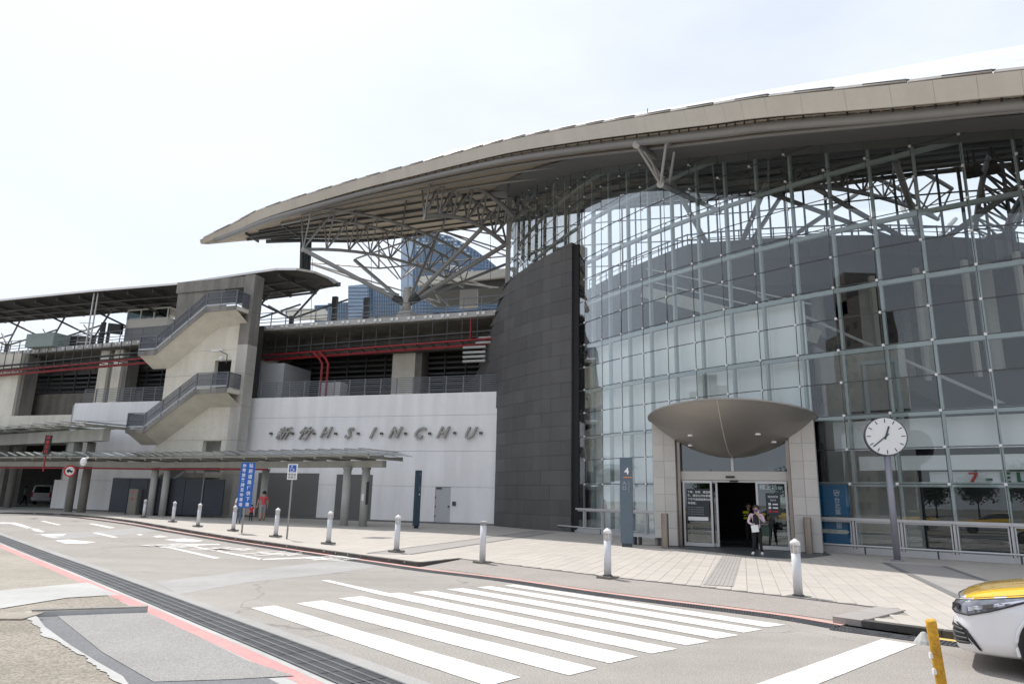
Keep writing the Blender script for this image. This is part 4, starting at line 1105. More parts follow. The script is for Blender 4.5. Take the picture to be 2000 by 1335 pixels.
# ================================================================ WHITE BLOCK
wb = thing('white_block', 'long low white painted block carrying the station name', 'building', tuple(wl(20, 0, 0)), world=True)
rows = [(0.10, 2.27), (2.27, 4.5), (4.5, 6.81), (6.81, 8.28)]
sh_holes = [(12.7, 17.65, .12, 3.0), (8.6, 11.35, .12, 2.95)]
U0, U1 = 0.0, 35.9
def wall_piece(u0, u1, z0, z1, m=M_WALL, w0=0.0, th=.2, nm='wall_panel', par=wb):
    bb = B(); bb.frame(wl(u0, w0, z0 + .008), WD * (u1 - u0), WN * th, Vector((0, 0, z1 - z0 - .016))); return part(nm, bb, m, par)
for z0, z1 in rows:
    cuts = sorted([(h[0], h[1]) for h in sh_holes if h[2] < z1 and h[3] >= z1 - .01 and z0 >= h[2] - .1])
    if z0 < 2.0:
        segs_ = [(U0, 3.0), (4.07, 8.6), (11.35, 12.7), (17.65, U1 + .8)]
        for a, c in segs_: wall_piece(a, c, z0, z1)
    elif z0 < 3:
        segs_ = [(U0, 8.6), (11.35, 12.7), (17.65, U1)]
        for a, c in segs_: wall_piece(a, c, z0, z1)
        wall_piece(8.6, 11.35, 2.95, z1); wall_piece(12.7, 17.65, 3.0, z1)
    else: wall_piece(U0, U1, z0, z1)
bb = B(); bb.frame(wl(U0, .12, 0.05), WD * (U1 - U0 + .3), WN * .2, Vector((0, 0, 8.1))); part('wall_core', bb, M_WALLJ, wb)
bb = B(); bb.frame(wl(U0, .3, 8.0), WD * (U1 - U0), WN * 12, Vector((0, 0, .25))); part('roof_slab', bb, M_CONCG, wb)
bb = B(); bb.frame(wl(U0, -.01, 0), WD * (U1 + .8), WN * .1, Vector((0, 0, .10))); part('plinth', bb, M_BANDD, wb)
bb = B(); bb.frame(wl(U0, 0.0, 0.1), -WD * .03, WN * 10, Vector((0, 0, 8.1))); part('end_wall', bb, M_WALL, wb)
bb = B(); bb.frame(wl(U1, .21, 0.1), WD * .2, WN * 12, Vector((0, 0, 8.1))); part('end_wall', bb, M_WALL, wb)
for u0, u1, z0, z1 in sh_holes:
    sh = B(); sh.frame(wl(u0, .05, z0), WD * (u1 - u0), WN * .05, Vector((0, 0, z1 - z0))); shp = part('shutter', sh, M_SHUT, wb)
    n_ = int((z1 - z0) / .1); sb = B()
    for i in range(n_): sb.frame(wl(u0 + .02, .035, z0 + i * (z1 - z0) / n_), WD * (u1 - u0 - .04), WN * .02, Vector((0, 0, (z1 - z0) / n_ * .8)))
    part('slat', sb, M_SHUT, shp, kind='stuff')
bb = B(); bb.frame(wl(3.02, .03, .05), WD * 1.03, WN * .05, Vector((0, 0, 2.2))); dr = part('door', bb, mat('door_grey', (.47, .49, .50), .5, var=.03), wb)
for q in ((3.08, 3.16, 1.0, 1.12), (4.0, 4.05, .4, .5), (4.0, 4.05, 1.0, 1.1), (4.0, 4.05, 1.55, 1.65), (3.65, 4.0, 2.12, 2.22)):
    bb = B(); bb.frame(wl(q[0], -.02, q[2]), WD * (q[1] - q[0]), WN * .05, Vector((0, 0, q[3] - q[2]))); part('handle' if q[1] < 3.5 else 'hinge', bb, M_STEELD, dr)
bb = B(); bb.frame(wl(2.62, -.07, 1.12), WD * .22, WN * .07, Vector((0, 0, .26))); part('intercom', bb, M_STEELD, wb)
# raised station name
word = thing('station_name', 'raised italic metal letters HSINCHU with two Chinese characters on the white wall', 'sign', tuple(wl(9, 0, 5.7)), world=True)
items = [('新', 572-22, 846), ('竹', 592, 846), ('H', 633, 845), ('S', 678, 846), ('I', 724, 846), ('N', 768, 845), ('C', 815, 846), ('H', 861, 845), ('U', 914, 846)]
for ch, px, py in items:
    p = pw(px, py, -.16); cjk = ord(ch) > 256
    p.z -= .05 if cjk else 0
    o = put_text('letter', ch, .92 if cjk else 1.02, .16, M_LET, p, -WD, (0, 0, 1), word, bold=.012 if cjk else .02, shear=.52, sx=1.1 if cjk else .95)
for px, py in [(529, 846), (571, 846), (613, 846), (655.5, 846), (699.5, 846), (745, 846), (792, 846), (839, 846), (888, 845), (939, 845)]:
    p = pw(px, py, -.14); bb = B(); bb.box(p, (.18, .14, .14), rz=-.32); part('dot', bb, M_LETS, word)
# parapet railing
def railing(root, P0, P1, h, step, nrail, z0, m=M_RAIL, rail_w=.05, post_w=.07, top=True, infill=None, stubs=None):
    P0 = Vector(P0); P1 = Vector(P1); L_ = (P1 - P0).length; n_ = max(1, round(L_ / step))
    for i in range(n_ + 1):
        p = lerp(P0, P1, i / n_); bb = B(); bb.bar(p + Vector((0, 0, z0)), p + Vector((0, 0, z0 + h)), post_w, post_w); pst = part('post', bb, m, root)
        if stubs:
            t = (P1 - P0).normalized()
            for sd in (-1, 1): 
                bb = B(); bb.box(p + t * sd * .17 + stubs, (.2, .14, .17), rz=math.atan2(t.y, t.x)); part('base_block', bb, M_SWHITE, pst)
    for k in range(nrail):
        z = z0 + (h - .03) * (k + 1) / nrail; bb = B(); bb.bar(P0 + Vector((0, 0, z)), P1 + Vector((0, 0, z)), .03, rail_w); part('rail', bb, m, root)
    if infill:
        for i in range(n_):
            a = lerp(P0, P1, i / n_); c = lerp(P0, P1, (i + 1) / n_); t = (c - a).normalized(); nn = Vector((-t.y, t.x, 0))
            bb = B(); bb.frame(a + t * .05 + Vector((0, 0, z0 + .08)), (c - a) - t * .1, nn * .012, Vector((0, 0, h - .14))); part('infill_panel', bb, infill, root)
pr1 = thing('parapet_railing', 'grey slatted railing on top of the white wall right of the stair tower', 'railing', tuple(wl(9, .1, 8.28)), world=True)
railing(pr1, wl(0.05, .1, 0), wl(18.2, .1, 0), 1.12, 1.2, 8, 8.28, rail_w=.045)
pr2 = thing('parapet_railing', 'grey slatted railing on top of the white wall left of the stair tower', 'railing', tuple(wl(30, .1, 8.28)), world=True)
railing(pr2, wl(25.6, .1, 0), wl(35.1, .1, 0), 1.12, 1.2, 8, 8.28, rail_w=.045)
# plant room box and small cabinets behind the railing
b = B(); b.frame(pw(486, 762, 2.0) - Vector((0, 0, .6)), -WD * 3.0, WN * 3.4, (0, 0, 2.6)); solo('plant_box', b, mat('galvanised', (.50, .52, .54), .5, metal=.2, var=.06), 'pale grey metal plant box behind the railing next to the stair tower', 'plant unit')
b = B(); b.frame(pw(627, 762, 2.2) - Vector((0, 0, .6)), -WD * 1.6, WN * 1.0, (0, 0, 1.2)); solo('air_unit', b, mat('pale_metal', (.55, .55, .56), .5, var=.05), 'low pale air unit behind the railing in the middle of the white wall', 'plant unit')

# ================================================================ PLATFORM VIADUCT
deck_pts = [pz(x, y, 14) for x, y in [(975, 604), (800, 617), (640, 627), (500, 637), (270, 664), (140, 675), (0, 688)]]
dd_ = (deck_pts[-1] - deck_pts[-2]).normalized(); deck_pts.append(deck_pts[-1] + dd_ * 40); deck_pts.insert(0, deck_pts[0] - WD * 6)
dk = thing('platform_viaduct', 'raised concrete railway viaduct deck running behind the white block', 'viaduct', tuple(wl(25, 6, 0)), world=True)
def band3(pts, w0, w1, z0, z1, m, name, par=dk):
    A_ = [Vector((p.x, p.y, 0)) + WN * w0 for p in pts]; C_ = [Vector((p.x, p.y, 0)) + WN * w1 for p in pts]
    bb = B(); Z0 = Vector((0, 0, z0)); Z1 = Vector((0, 0, z1))
    bb.grid([[p + Z0 for p in A_], [p + Z1 for p in A_]]); bb.grid([[p + Z0 for p in C_], [p + Z1 for p in C_]]); bb.grid([[p + Z0 for p in A_], [p + Z0 for p in C_]]); bb.grid([[p + Z1 for p in A_], [p + Z1 for p in C_]])
    return part(name, bb, m, par)
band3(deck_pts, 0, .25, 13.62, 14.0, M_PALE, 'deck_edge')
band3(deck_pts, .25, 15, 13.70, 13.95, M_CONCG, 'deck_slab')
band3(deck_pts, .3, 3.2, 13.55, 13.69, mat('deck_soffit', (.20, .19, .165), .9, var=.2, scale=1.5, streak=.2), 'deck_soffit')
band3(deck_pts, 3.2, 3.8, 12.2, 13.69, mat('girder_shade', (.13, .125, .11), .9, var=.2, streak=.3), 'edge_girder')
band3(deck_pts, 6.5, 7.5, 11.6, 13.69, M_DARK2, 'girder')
for s0 in range(0, 60, 1):
    p = wl(s0 * 1.15 + 1.5, 0, 0)
# deck railing
rd = thing('deck_railing', 'thin grey railing with white base blocks along the platform edge', 'railing', tuple(deck_pts[3]), world=True)
dp2 = resample([p + WN * .05 for p in deck_pts[1:-1]], 1.32)
for i, p in enumerate(dp2):
    bb = B(); bb.bar(Vector((p.x, p.y, 13.8)), Vector((p.x, p.y, 15.05)), .06, .06); pst = part('post', bb, M_RAIL, rd)
    t = WD
    for sd in (-1, 1): bb = B(); bb.box(Vector((p.x, p.y, 13.83)) + t * sd * .2 - WN * .08, (.2, .1, .2), rz=-.34); part('base_block', bb, M_SWHITE, pst)
for z in (14.25, 14.5, 15.0):
    bb = B()
    for a, c in zip(deck_pts[1:-1], deck_pts[2:]): bb.bar(Vector((a.x, a.y, z)) + WN * .05, Vector((c.x, c.y, z)) + WN * .05, .04, .05)
    part('rail', bb, M_RAIL, rd)
# noise barrier / pipe rail behind
b = B(); b.path([Vector((p.x, p.y, 0)) + WN * 10 + Vector((0, 0, 16.9)) for p in deck_pts[1:5]], .16, 6); solo('overhead_pipe', b, M_STEELD, 'long dark horizontal pipe above the railing on the platform', 'pipe')
for px, w in ((648, 9), (663, 9)): pass
# columns under the deck
def pier(u0, u1, w, z1, m, label, th=1.2, z0=0):
    bb = B(); bb.frame(wl(u0, w, z0), WD * (u1 - u0), WN * th, Vector((0, 0, z1 - z0))); return bb
for u0, u1, w, m in ((8.5, 10.4, 5, M_CONC), (36.2, 37.15, 4, M_CONC), (37.75, 38.75, 4, M_CONC), (20.9, 22.5, 5, M_CONC), (47.5, 50.8, 3.4, M_CONC), (60, 63, 4, M_CONC)):
    part('pier', pier(u0, u1, w, 13.6, m, ''), m, dk)
    bb = B(); bb.frame(wl(u0 - .45, w + .25, 0), WD * .45, WN * 1.2, Vector((0, 0, 13.4))); part('pier_rib', bb, M_CONCD, dk)
# deep background under the deck: louvre wall
lw = thing('louvre_screen', 'dark horizontal louvre screen in the shade under the viaduct', 'screen', tuple(wl(20, 8, 8)), world=True)
for i in range(9):
    z = 8.6 + i * .42; bb = B(); bb.frame(wl(-2, 6.2 if i < 99 else 8, z), WD * 62, WN * .25, Vector((0, 0, .16))); part('louvre', bb, M_STEELD, lw)
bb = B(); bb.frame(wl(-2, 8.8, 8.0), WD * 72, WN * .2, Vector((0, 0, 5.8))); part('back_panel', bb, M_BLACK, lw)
for i in range(36): bb = B(); bb.frame(wl(-2 + i * 1.7, 6.1, 8.4), WD * .08, WN * .12, Vector((0, 0, 3.9))); part('mullion', bb, M_STEELD, lw)
# services: cable trays with hangers, red sprinkler pipes
sv = thing('service_pipes', 'red sprinkler pipes and cable trays slung under the platform deck', 'pipes', tuple(wl(20, 1, 12)), world=True)
for u0, u1 in ((.6, 20.3), (26.5, 62)):
    for z, w, r_, m, nm in ((11.95, .7, .075, M_RED, 'red_pipe'), (11.68, 1.1, .11, M_RED, 'red_pipe'), (12.25, 1.3, .05, M_STEELD, 'cable_tray'), (12.5, .9, .05, M_STEELD, 'cable_tray')):
        a = wl(u0, w, z); c = wl(u1, w + .085 * (u1 - u0), z + (.02 if u0 < 5 else -.25)); bb = B()
        if nm == 'red_pipe': bb.tube(a, c, r_, 8)
        else: bb.bar(a, c, .35, .08)
        part(nm, bb, m, sv)
    n_ = int((u1 - u0) / 1.15)
    for i in range(n_ + 1):
        u = u0 + .2 + i * 1.15; w = .8 + .085 * (u - u0); bb = B(); bb.bar(wl(u, w, 11.6), wl(u, w, 13.6), .05, .05); bb.bar(wl(u, w - .25, 11.85), wl(u, w + .5, 11.85), .05, .06); part('hanger', bb, M_STEELD, sv)
bb = B(); bb.tube(wl(2.3, .6, 13.4), wl(2.3, .6, 11.95), .06, 8); part('red_pipe', bb, M_RED, sv)
for du in (0, .5):
    bb = B(); bb.path([wl(14.9 - du, 1.2, 11.75), wl(14.5 - du, 1.5, 11.3), wl(14.3 - du, 1.6, 10.9), wl(14.3 - du, 1.6, 8.2)], .09, 8); part('red_pipe', bb, M_RED, sv)
for z, ee in ((12.05, 0), (11.75, .2), (11.45, 1.1), (11.1, 1.1), (10.8, 1.1), (10.5, 1.1)):
    bb = B(); bb.tube(wl(.2 + ee, .9, z), wl(1.8 + ee, .9, z), .09, 8); part('pipe_sleeve', bb, M_PALE, sv)

# platform roof (left)
rf = [pz(x, y, 17.6) for x, y in [(540, 529), (350, 557), (180, 571), (0, 589)]]
rd_ = (rf[-1] - rf[-2]).normalized(); rf.append(rf[-1] + rd_ * 40)
prf = thing('platform_roof', 'low dark platform canopy with thin white edge left of the main roof', 'roof', tuple(rf[1]), world=True)
tip = pz(655, 557, 17.0)
ring0 = [tip, pz(640, 545, 17.35), pz(615, 535, 17.5), pz(580, 529, 17.6)] + rf
wdt = [1.0, 5, 8, 9.5, 11, 12, 12, 12, 12]
bk = [p + WN * w for p, w in zip(ring0, [.2, 1.6, 2.9, 4.0, 4.8, 5.3, 5.3, 5.3, 5.3])]
top1 = [lerp(a, c, .5) + Vector((0, 0, .18 * min(1, i / 3))) for i, (a, c) in enumerate(zip(ring0, bk))]
bb = B(); bb.grid([[p + Vector((0, 0, .22)) for p in ring0], [p + Vector((0, 0, .22)) for p in top1], [p + Vector((0, 0, .22)) for p in bk]]); part('roof_skin', bb, M_ROOF, prf)
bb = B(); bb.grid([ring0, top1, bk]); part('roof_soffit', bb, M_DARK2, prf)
bb = B()
for a, c in zip(ring0, ring0[1:]): bb.bar(a + Vector((0, 0, .12)) - WN * .05, c + Vector((0, 0, .12)) - WN * .05, .10, .16 if a is not tip else .12, 0 if ring0.index(a) >= 3 else 1)
part('edge_trim', bb, [M_SWHITE, M_CONCG], prf)
bb = B()
for a, c in zip(bk, bk[1:]): bb.bar(a + Vector((0, 0, .1)), c + Vector((0, 0, .1)), .2, .3)
part('edge_beam', bb, M_STEELD, prf)
Pq = resample(rf, 2.6)
for i, p in enumerate(Pq[:24]):
    bb = B(); bb.bar(p + WN * .3 - Vector((0, 0, .15)), p + WN * 5.1 - Vector((0, 0, .15)), .12, .3); part('rafter', bb, M_STEELD, prf)
for w in (1.6, 3.2, 4.6): 
    bb = B(); bb.path([p + WN * w - Vector((0, 0, .32)) for p in rf], .09, 6); part('purlin', bb, M_STEELD, prf)
# roof supports on the platform: Y columns with crossing braces
yroot = None
def ycol(p):
    root = thing('platform_column', 'dark steel Y-shaped platform column with crossing braces', 'column', tuple(p), group='steel Y columns along the platform')
    bb = B(); bb.tube((0, 0, 0), (0, 0, 1.7), .2, 10); part('stem', bb, M_STEELD, root)
    for sx in (-1, 1):
        for sy in (-.6, .6):
            bb = B(); bb.tube((0, 0, 1.5), (sx * 3.9, sy * 3.2, 3.4), .085, 6); part('brace', bb, M_STEELD, root)
    return root
yc = ycol(wl(24.4, 8, 14))
us = [19.6, 24.4, 30.5, 36.5, 42.5, 48.5, 55, 62, 70]
for i, u in enumerate(us):
    o = yc if i == 0 else copy_tree(yc)
    o.location = wl(u, 4.6 + max(0, (u - 20)) * .07, 13.95); o.rotation_euler = (0, 0, math.atan2(WD.y, WD.x))
    if 0: pass
for i, u in enumerate(us): pass
# platform furniture
def plat_box(px, py, w, size, m, label, cat, name, z=14):
    p = pw(px, py, w); bb = B(); bb.frame(Vector((p.x, p.y, z)), -WD * size[0], WN * size[1], (0, 0, size[2])); return solo(name, bb, m, label, cat, loc=(p.x, p.y, z))
pk = thing('platform_kiosk', 'cream framed glazed kiosk on the platform left of the stair tower', 'kiosk', tuple(pw(245, 640, 4)), world=True)
p = pw(245, 640, 4); p.z = 13.95
bb = B(); bb.frame(p, -WD * 4.6, WN * 3, (0, 0, 1.5)); part('lower_wall', bb, mat('kiosk_grey', (.26, .27, .28), .6, var=.05), pk)
bb = B(); bb.frame(p + Vector((0, 0, 1.5)), -WD * 4.6, WN * 3, (0, 0, .75)); part('panel_band', bb, M_CREAM, pk)
for i in range(4): bb = B(); bb.frame(p - WD * (i * 1.49) + Vector((0, 0, 2.25)) - WN * .03, -WD * .10, WN * .1, (0, 0, .85)); part('frame_post', bb, M_CREAM, pk)
bb = B(); bb.frame(p + Vector((0, 0, 2.25)) + WN * .06, -WD * 4.6, WN * .05, (0, 0, .8)); part('window', bb, M_TINT, pk)
bb = B(); bb.frame(p + Vector((0, 0, 3.05)), -WD * 4.7, WN * 3, (0, 0, .12)); part('roof', bb, M_CREAM, pk)
plat_box(55, 640, 3, (3.4, 1.6, 1.25), mat('teal_cabin', (.27, .33, .32), .5, var=.05), 'pale green glazed cabin on the platform at far left', 'cabin', 'platform_cabin')
plat_box(120, 640, 5, (2.6, 1.2, 1.4), M_STEELD, 'dark grey cabinet on the platform beside the kiosk', 'cabinet', 'platform_cabinet')
for i, (px, a_) in enumerate(((196, 0), (210, .5))):
    p = pw(px, 640, 3.5); p.z = 14; bb = B(); bb.frame(p, -WD * (.5 if i == 0 else 1.5), WN * .12, (0, 0, 2.0 if i == 0 else 1.0)); 
    if i: 
        bb = B(); bb.frame(p + Vector((0, 0, 1.0)), -WD * 1.5 + Vector((0, 0, -.2)), WN * .3, (0, 0, .9)); bb.frame(p, -WD * .2, WN * .2, (0, 0, 1.2))
    solo('information_screen', bb, M_BLACK, ['upright dark information board on the platform', 'tilted black display screen on the platform'][i], 'screen')
for i, px in enumerate((647, 663+46)):
    p = pw(px, 600, 5); p.z = 14; bb = B(); bb.frame(p, -WD * .42, WN * .3, (0, 0, 3.2 - i * .3)); solo('platform_post', bb, M_STEELD, ['dark square post on the platform left of the tree column', 'second dark square post nearer the tree column'][i], 'post')
p = pw(173, 640, .4)
hm = thing('access_mast', 'twin galvanised poles with a small platform rising past the canopy edge', 'mast', (p.x, p.y, 13.4), world=True)
for dx in (0, .32):
    bb = B(); bb.tube(Vector((p.x + dx, p.y, 13.0)), Vector((p.x + dx, p.y, 17.9)), .06, 8); part('pole', bb, M_STEELL, hm)
for z in (13.4, 13.9, 14.4, 15): bb = B(); bb.bar(Vector((p.x - .8, p.y, z)), Vector((p.x + .4, p.y, z)), .05, .05); part('rung', bb, M_STEELL, hm)
# far train canopy/second platform at the right behind deck
b = B(); b.frame(pd(815, 556, 70), (pd(1010, 538, 66) - pd(815, 556, 70)), Vector((1, 6, 0)), (0, 0, .9)); far_roof = solo('far_platform_roof', b, M_CREAM, 'pale roof edge of the far platform seen between the canopy struts', 'roof')
b = B(); b.frame(pd(820, 572, 70.5), (pd(1010, 556, 66.5) - pd(820, 572, 70.5)), Vector((1, 6, 0)), (0, 0, .7)); solo('far_platform_beam', b, M_STEELD, 'dark beam below the pale far platform roof', 'beam')
b = B(); b.frame(pd(897, 599, 64), (pd(932, 597, 64) - pd(897, 599, 64)), Vector((0, 1, 0)), (0, 0, 1.7)); solo('equipment_cabinet', b, mat('cab_grey', (.45, .45, .45), .6, var=.05), 'pale grey ribbed cabinet on the deck near the dark wall', 'cabinet')
b = B(); q_ = pd(556, 618, 75); b.frame(q_, Vector((4.2, .3, 0)), Vector((0, 1, 0)), (0, 0, 1.0)); solo('far_wall', b, M_CREAM, 'low pale wall of the far platform left of the blue buildings', 'wall')

# ================================================================ STAIR TOWER
st = thing('stair_tower', 'raw concrete stair tower with two outside flights in front of the viaduct', 'stair tower', tuple(wl(22, -1, 0)), world=True)
w0 = -1.5
jz = [0, 2.8, 5.14, 7.48, 9.8, 11.6]
def cpanel(u0, u1, z0, z1, m=M_CONC, th=.35, w=w0):
    if u1 <= u0 or z1 <= z0: return
    bb = B(); bb.frame(wl(u0, w, z0 + .008), WD * (u1 - u0), WN * th, Vector((0, 0, z1 - z0 - .016))); part('concrete_panel', bb, m, st)
holes = [(19.75, 21.2, 8.75, 10.84), (19.82, 21.4, 2.9, 5.10)]
for z0, z1 in zip(jz, jz[1:]):
    hs = [h for h in holes if h[2] < z1 and h[3] > z0]
    if not hs: cpanel(19.24, 25.57, z0, z1)
    else:
        h = hs[0]; cpanel(h[1], 25.57, z0, z1); cpanel(19.24, h[0], z0, z1)
        if h[2] > z0: cpanel(h[0], h[1], z0, h[2])
        if h[3] < z1: cpanel(h[0], h[1], h[3], z1)
bb = B(); bb.prism([wl(21.1, w0, 11.6), wl(25.5, w0, 11.6), wl(25.5, w0, 16.7), wl(21.1, w0, 16.7)], WN * .35); 
# upper wall split: light below the flight, weathered above
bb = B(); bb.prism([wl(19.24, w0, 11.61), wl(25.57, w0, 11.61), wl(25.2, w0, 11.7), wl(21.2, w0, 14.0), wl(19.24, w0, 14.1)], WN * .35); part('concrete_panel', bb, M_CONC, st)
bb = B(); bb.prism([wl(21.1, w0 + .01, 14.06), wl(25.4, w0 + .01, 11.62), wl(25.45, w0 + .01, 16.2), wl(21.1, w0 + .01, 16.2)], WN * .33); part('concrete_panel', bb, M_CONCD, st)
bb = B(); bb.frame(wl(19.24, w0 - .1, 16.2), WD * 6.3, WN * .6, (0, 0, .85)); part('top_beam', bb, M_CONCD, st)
bb = B(); bb.frame(wl(19.24, .8, 0), WD * 6.3, WN * .2, (0, 0, 13.9)); part('rear_wall', bb, M_DARK2, st)
b = B()
for iz in range(16):
    for iu in range(7):
        u = 19.6 + iu * .92; z = .6 + iz * .78
        if z > 11.3 or any(h[0] - .15 < u < h[1] + .15 and h[2] - .2 < z < h[3] + .2 for h in holes): continue
        b.tube(wl(u, w0 - .004, z), wl(u, w0 + .01, z), .028, 6)
part('tie_hole', b, M_CONCD, st, kind='stuff')
# pillar in drums
for z0, z1 in ((0, 2.8), (2.8, 5.14), (5.14, 7.48), (7.48, 9.8), (9.8, 11.9), (11.9, 14.3), (14.3, 17.1)):
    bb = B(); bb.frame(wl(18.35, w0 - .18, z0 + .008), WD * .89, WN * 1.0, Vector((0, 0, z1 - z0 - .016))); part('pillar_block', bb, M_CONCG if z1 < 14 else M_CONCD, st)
# flights
def flight(uA, zA, uB, zB, landA, landB, zbase, label):
    """outer edge at w=-3.0, inner at w=-1.5"""
    wo, wi = -3.0, w0 - .01
    fl_ = thing('stair_flight', label, 'stairs', tuple(wl(uA, -2.2, zA)), world=True)
    th = .28
    bb = B()
    prof = [(landA, zA), (uA, zA), (uB, zB), (landB, zB), (landB, zB - th), (uB - .0, zB - th - .06), (uA, zA - th), (landA, zA - th)]
    bb.prism([wl(u, wo, z) for u, z in prof], WN * (wi - wo)); part('flight_slab', bb, M_CONC, fl_)
    # sloped soffit haunch down to the wall
    bb = B(); q = [(landA, zA - th), (uA, zA - th), (uB, zB - th - .06), (landB, zB - th)]
    g0_ = [wl(u, wo + .06, z - .002) for u, z in q]; g1_ = [wl(u, wi, z - .75) for u, z in q]; g2_ = [wl(u, wi, z) for u, z in q]
    bb.grid([g0_, g1_]); bb.grid([g1_, g2_]); part('haunch', bb, M_CONC, fl_)
    bb = B(); bb.prism([wl(u, wo - .03, z) for u, z in [(landA, zA - .02), (uA, zA - .02), (uB, zB - .02), (landB, zB - .02), (landB, zB - th - .05), (uB, zB - th - .10), (uA, zA - th - .05), (landA, zA - th - .05)]], WN * .028); part('stringer', bb, M_CONCD, fl_)
    n_ = 14; 
    for i in range(n_):
        u0 = lerp(uA, uB, i / n_); u1 = lerp(uA, uB, (i + 1) / n_); z1 = lerp(zA, zB, (i + 1) / n_)
        bb = B(); bb.prism([wl(u0, wo + .05, lerp(zA, zB, i / n_)), wl(u0, wo + .05, z1), wl(u1, wo + .05, z1)], WN * 1.3); part('step', bb, M_PALE, fl_)
    # railing
    wr = wo + .02; h = 1.1
    pts = [(landA, zA), (uA, zA), (uB, zB), (landB, zB)]
    for k, (z_, w_, hh) in enumerate(((.14, .05, .12), (.62, .03, .04), (1.1, .05, .05))):
        bb = B()
        for (a_, za), (c_, zc) in zip(pts, pts[1:]): bb.bar(wl(a_, wr - .03, za + z_), wl(c_, wr - .03, zc + z_), w_, hh)
        part('rail', bb, M_RAIL if k else mat('rail_light', (.40, .42, .44), .5, metal=.2, var=.05), fl_)
    def zz(u):
        if u >= uA: return zA
        if u <= uB: return zB
        return lerp(zA, zB, (u - uA) / (uB - uA))
    us_ = [landA, uA] + [lerp(uA, uB, f) for f in (.33, .66)] + [uB] + [lerp(uB, landB, f) for f in (.5, 1)]
    for u in us_:
        bb = B(); bb.bar(wl(u, wr - .03, zz(u) - .25), wl(u, wr - .03, zz(u) + 1.13), .07, .07); part('post', bb, M_RAIL, fl_)
    for a_, c_ in zip(us_, us_[1:]):
        bb = B(); bb.prism([wl(a_, wr, zz(a_) + .2), wl(c_, wr, zz(c_) + .2), wl(c_, wr, zz(c_) + 1.05), wl(a_, wr, zz(a_) + 1.05)], WN * .01); part('mesh_panel', bb, M_MESH, fl_)
    # end return railings
    for u, z_ in ((landA, zA), (landB, zB)):
        bb = B(); bb.frame(wl(u, wr, z_ + .1), WN * 1.4, WD * .02, (0, 0, 1.0)); part('mesh_panel', bb, M_MESH, fl_)
        bb = B(); bb.bar(wl(u, wr, z_ + 1.1), wl(u, wr + 1.4, z_ + 1.1), .05, .05); part('rail', bb, M_RAIL, fl_)
    return fl_
flight(25.25, 11.45, 21.2, 14.4, 26.8, 18.6, 0, 'upper outside stair flight of the concrete tower with grey mesh railing')
flight(25.3, 5.85, 21.2, 8.55, 26.9, 18.6, 0, 'lower outside stair flight of the concrete tower with grey mesh railing')
flight(25.3, .2, 21.2, 2.85, 25.9, 19.6, 0, 'ground flight of the concrete tower stairs half hidden by the walkway roof')
# cctv on the pillar
cc = thing('security_camera', 'pair of white security cameras on a bracket on the stair tower', 'camera', tuple(pw(436, 690, -1.8)), world=True)
p = pw(436, 690, -1.9)
bb = B(); bb.frame(p + Vector((-.9, 0, .12)), (.75, .1, .1), (.0, .2, 0), (0, 0, .14)); part('camera_body', bb, M_SWHITE, cc)
bb = B(); bb.bar(p + Vector((-.3, 0, .2)), p + Vector((.25, .1, -.05)), .05, .05); bb.bar(p + Vector((.25, .1, -.05)), p + Vector((.25, .1, -.7)), .05, .05); part('bracket', bb, M_STEELD, cc)
bb = B(); bb.lathe([(.02, .0), (.14, -.05), (.17, -.2), (.12, -.32), (.02, -.36)], 12, c=p + Vector((-.1, 0, -.2))); part('dome', bb, M_SWHITE, cc, smooth=True)

# ================================================================ COVERED WALKWAYS
def walkway(name, label, pts, zb, bw, bh, plen, ptilt, pwid, pitch, m_beam, purl=True, wfront=1.4, wback=1.4):
    root = thing(name, label, 'canopy', tuple(pts[0]), world=True)
    P = resample(pts, pitch)
    for a, c in zip(pts, pts[1:]):
        bb = B(); bb.bar(Vector((a.x, a.y, zb + bh / 2)), Vector((c.x, c.y, zb + bh / 2)), bw, bh); part('main_beam', bb, m_beam, root)
    for i in range(len(P) - 1):
        t = (P[i + 1] - P[i]).normalized(); nn = Vector((-t.y, t.x, 0)); nn = nn if nn.y < 0 else -nn
        p = P[i]; z = zb + bh
        if i % 2 == 0:
            bb = B(); bb.bar(p + nn * wfront + Vector((0, 0, z + .12)), p - nn * wback + Vector((0, 0, z + .12)), .09, .16); part('cross_arm', bb, m_beam, root)
        z += .30
        # tilted glass slat
        a0_ = p + nn * (wfront + .25); ln_ = -nn * (wfront + wback + .5)
        bb = B(); bb.frame(Vector((a0_.x, a0_.y, z)) - t * (plen * .5), t * plen + Vector((0, 0, ptilt)), ln_, Vector((0, 0, .02))); pn = part('glass_slat', bb, M_GROOF, root)
        bb = B(); e_ = Vector((a0_.x, a0_.y, z)) + t * (plen * .5) + Vector((0, 0, ptilt)); bb.bar(e_, e_ + ln_, .05, .06); bb.bar(Vector((a0_.x, a0_.y, z)) - t * (plen * .5), Vector((a0_.x, a0_.y, z)) + t * (plen * .5) + Vector((0, 0, ptilt)), .04, .06); part('slat_frame', bb, M_STEEL, pn)
    for off_ in (wfront, 0.1, -wback):
        bb = B()
        for a, c in zip(pts, pts[1:]):
            t = (c - a).normalized(); nn = Vector((-t.y, t.x, 0)); nn = nn if nn.y < 0 else -nn
            bb.bar(Vector((a.x, a.y, zb + bh + .22)) + nn * off_, Vector((c.x, c.y, zb + bh + .22)) + nn * off_, .08, .10)
        part('purlin', bb, m_beam, root)
    return root
def gcol(px, py): return pz(px, py, 0)
c1 = [pz(690, 1026.5), pz(510, 1017), pz(304, 1006.5)]
line1 = [c1[0] + (c1[0] - c1[1]).normalized() * 1.9, c1[0], c1[1] + Vector((0, 0, 0)), c1[2], pz(150, 1001) * 1.0, pz(20, 994)]
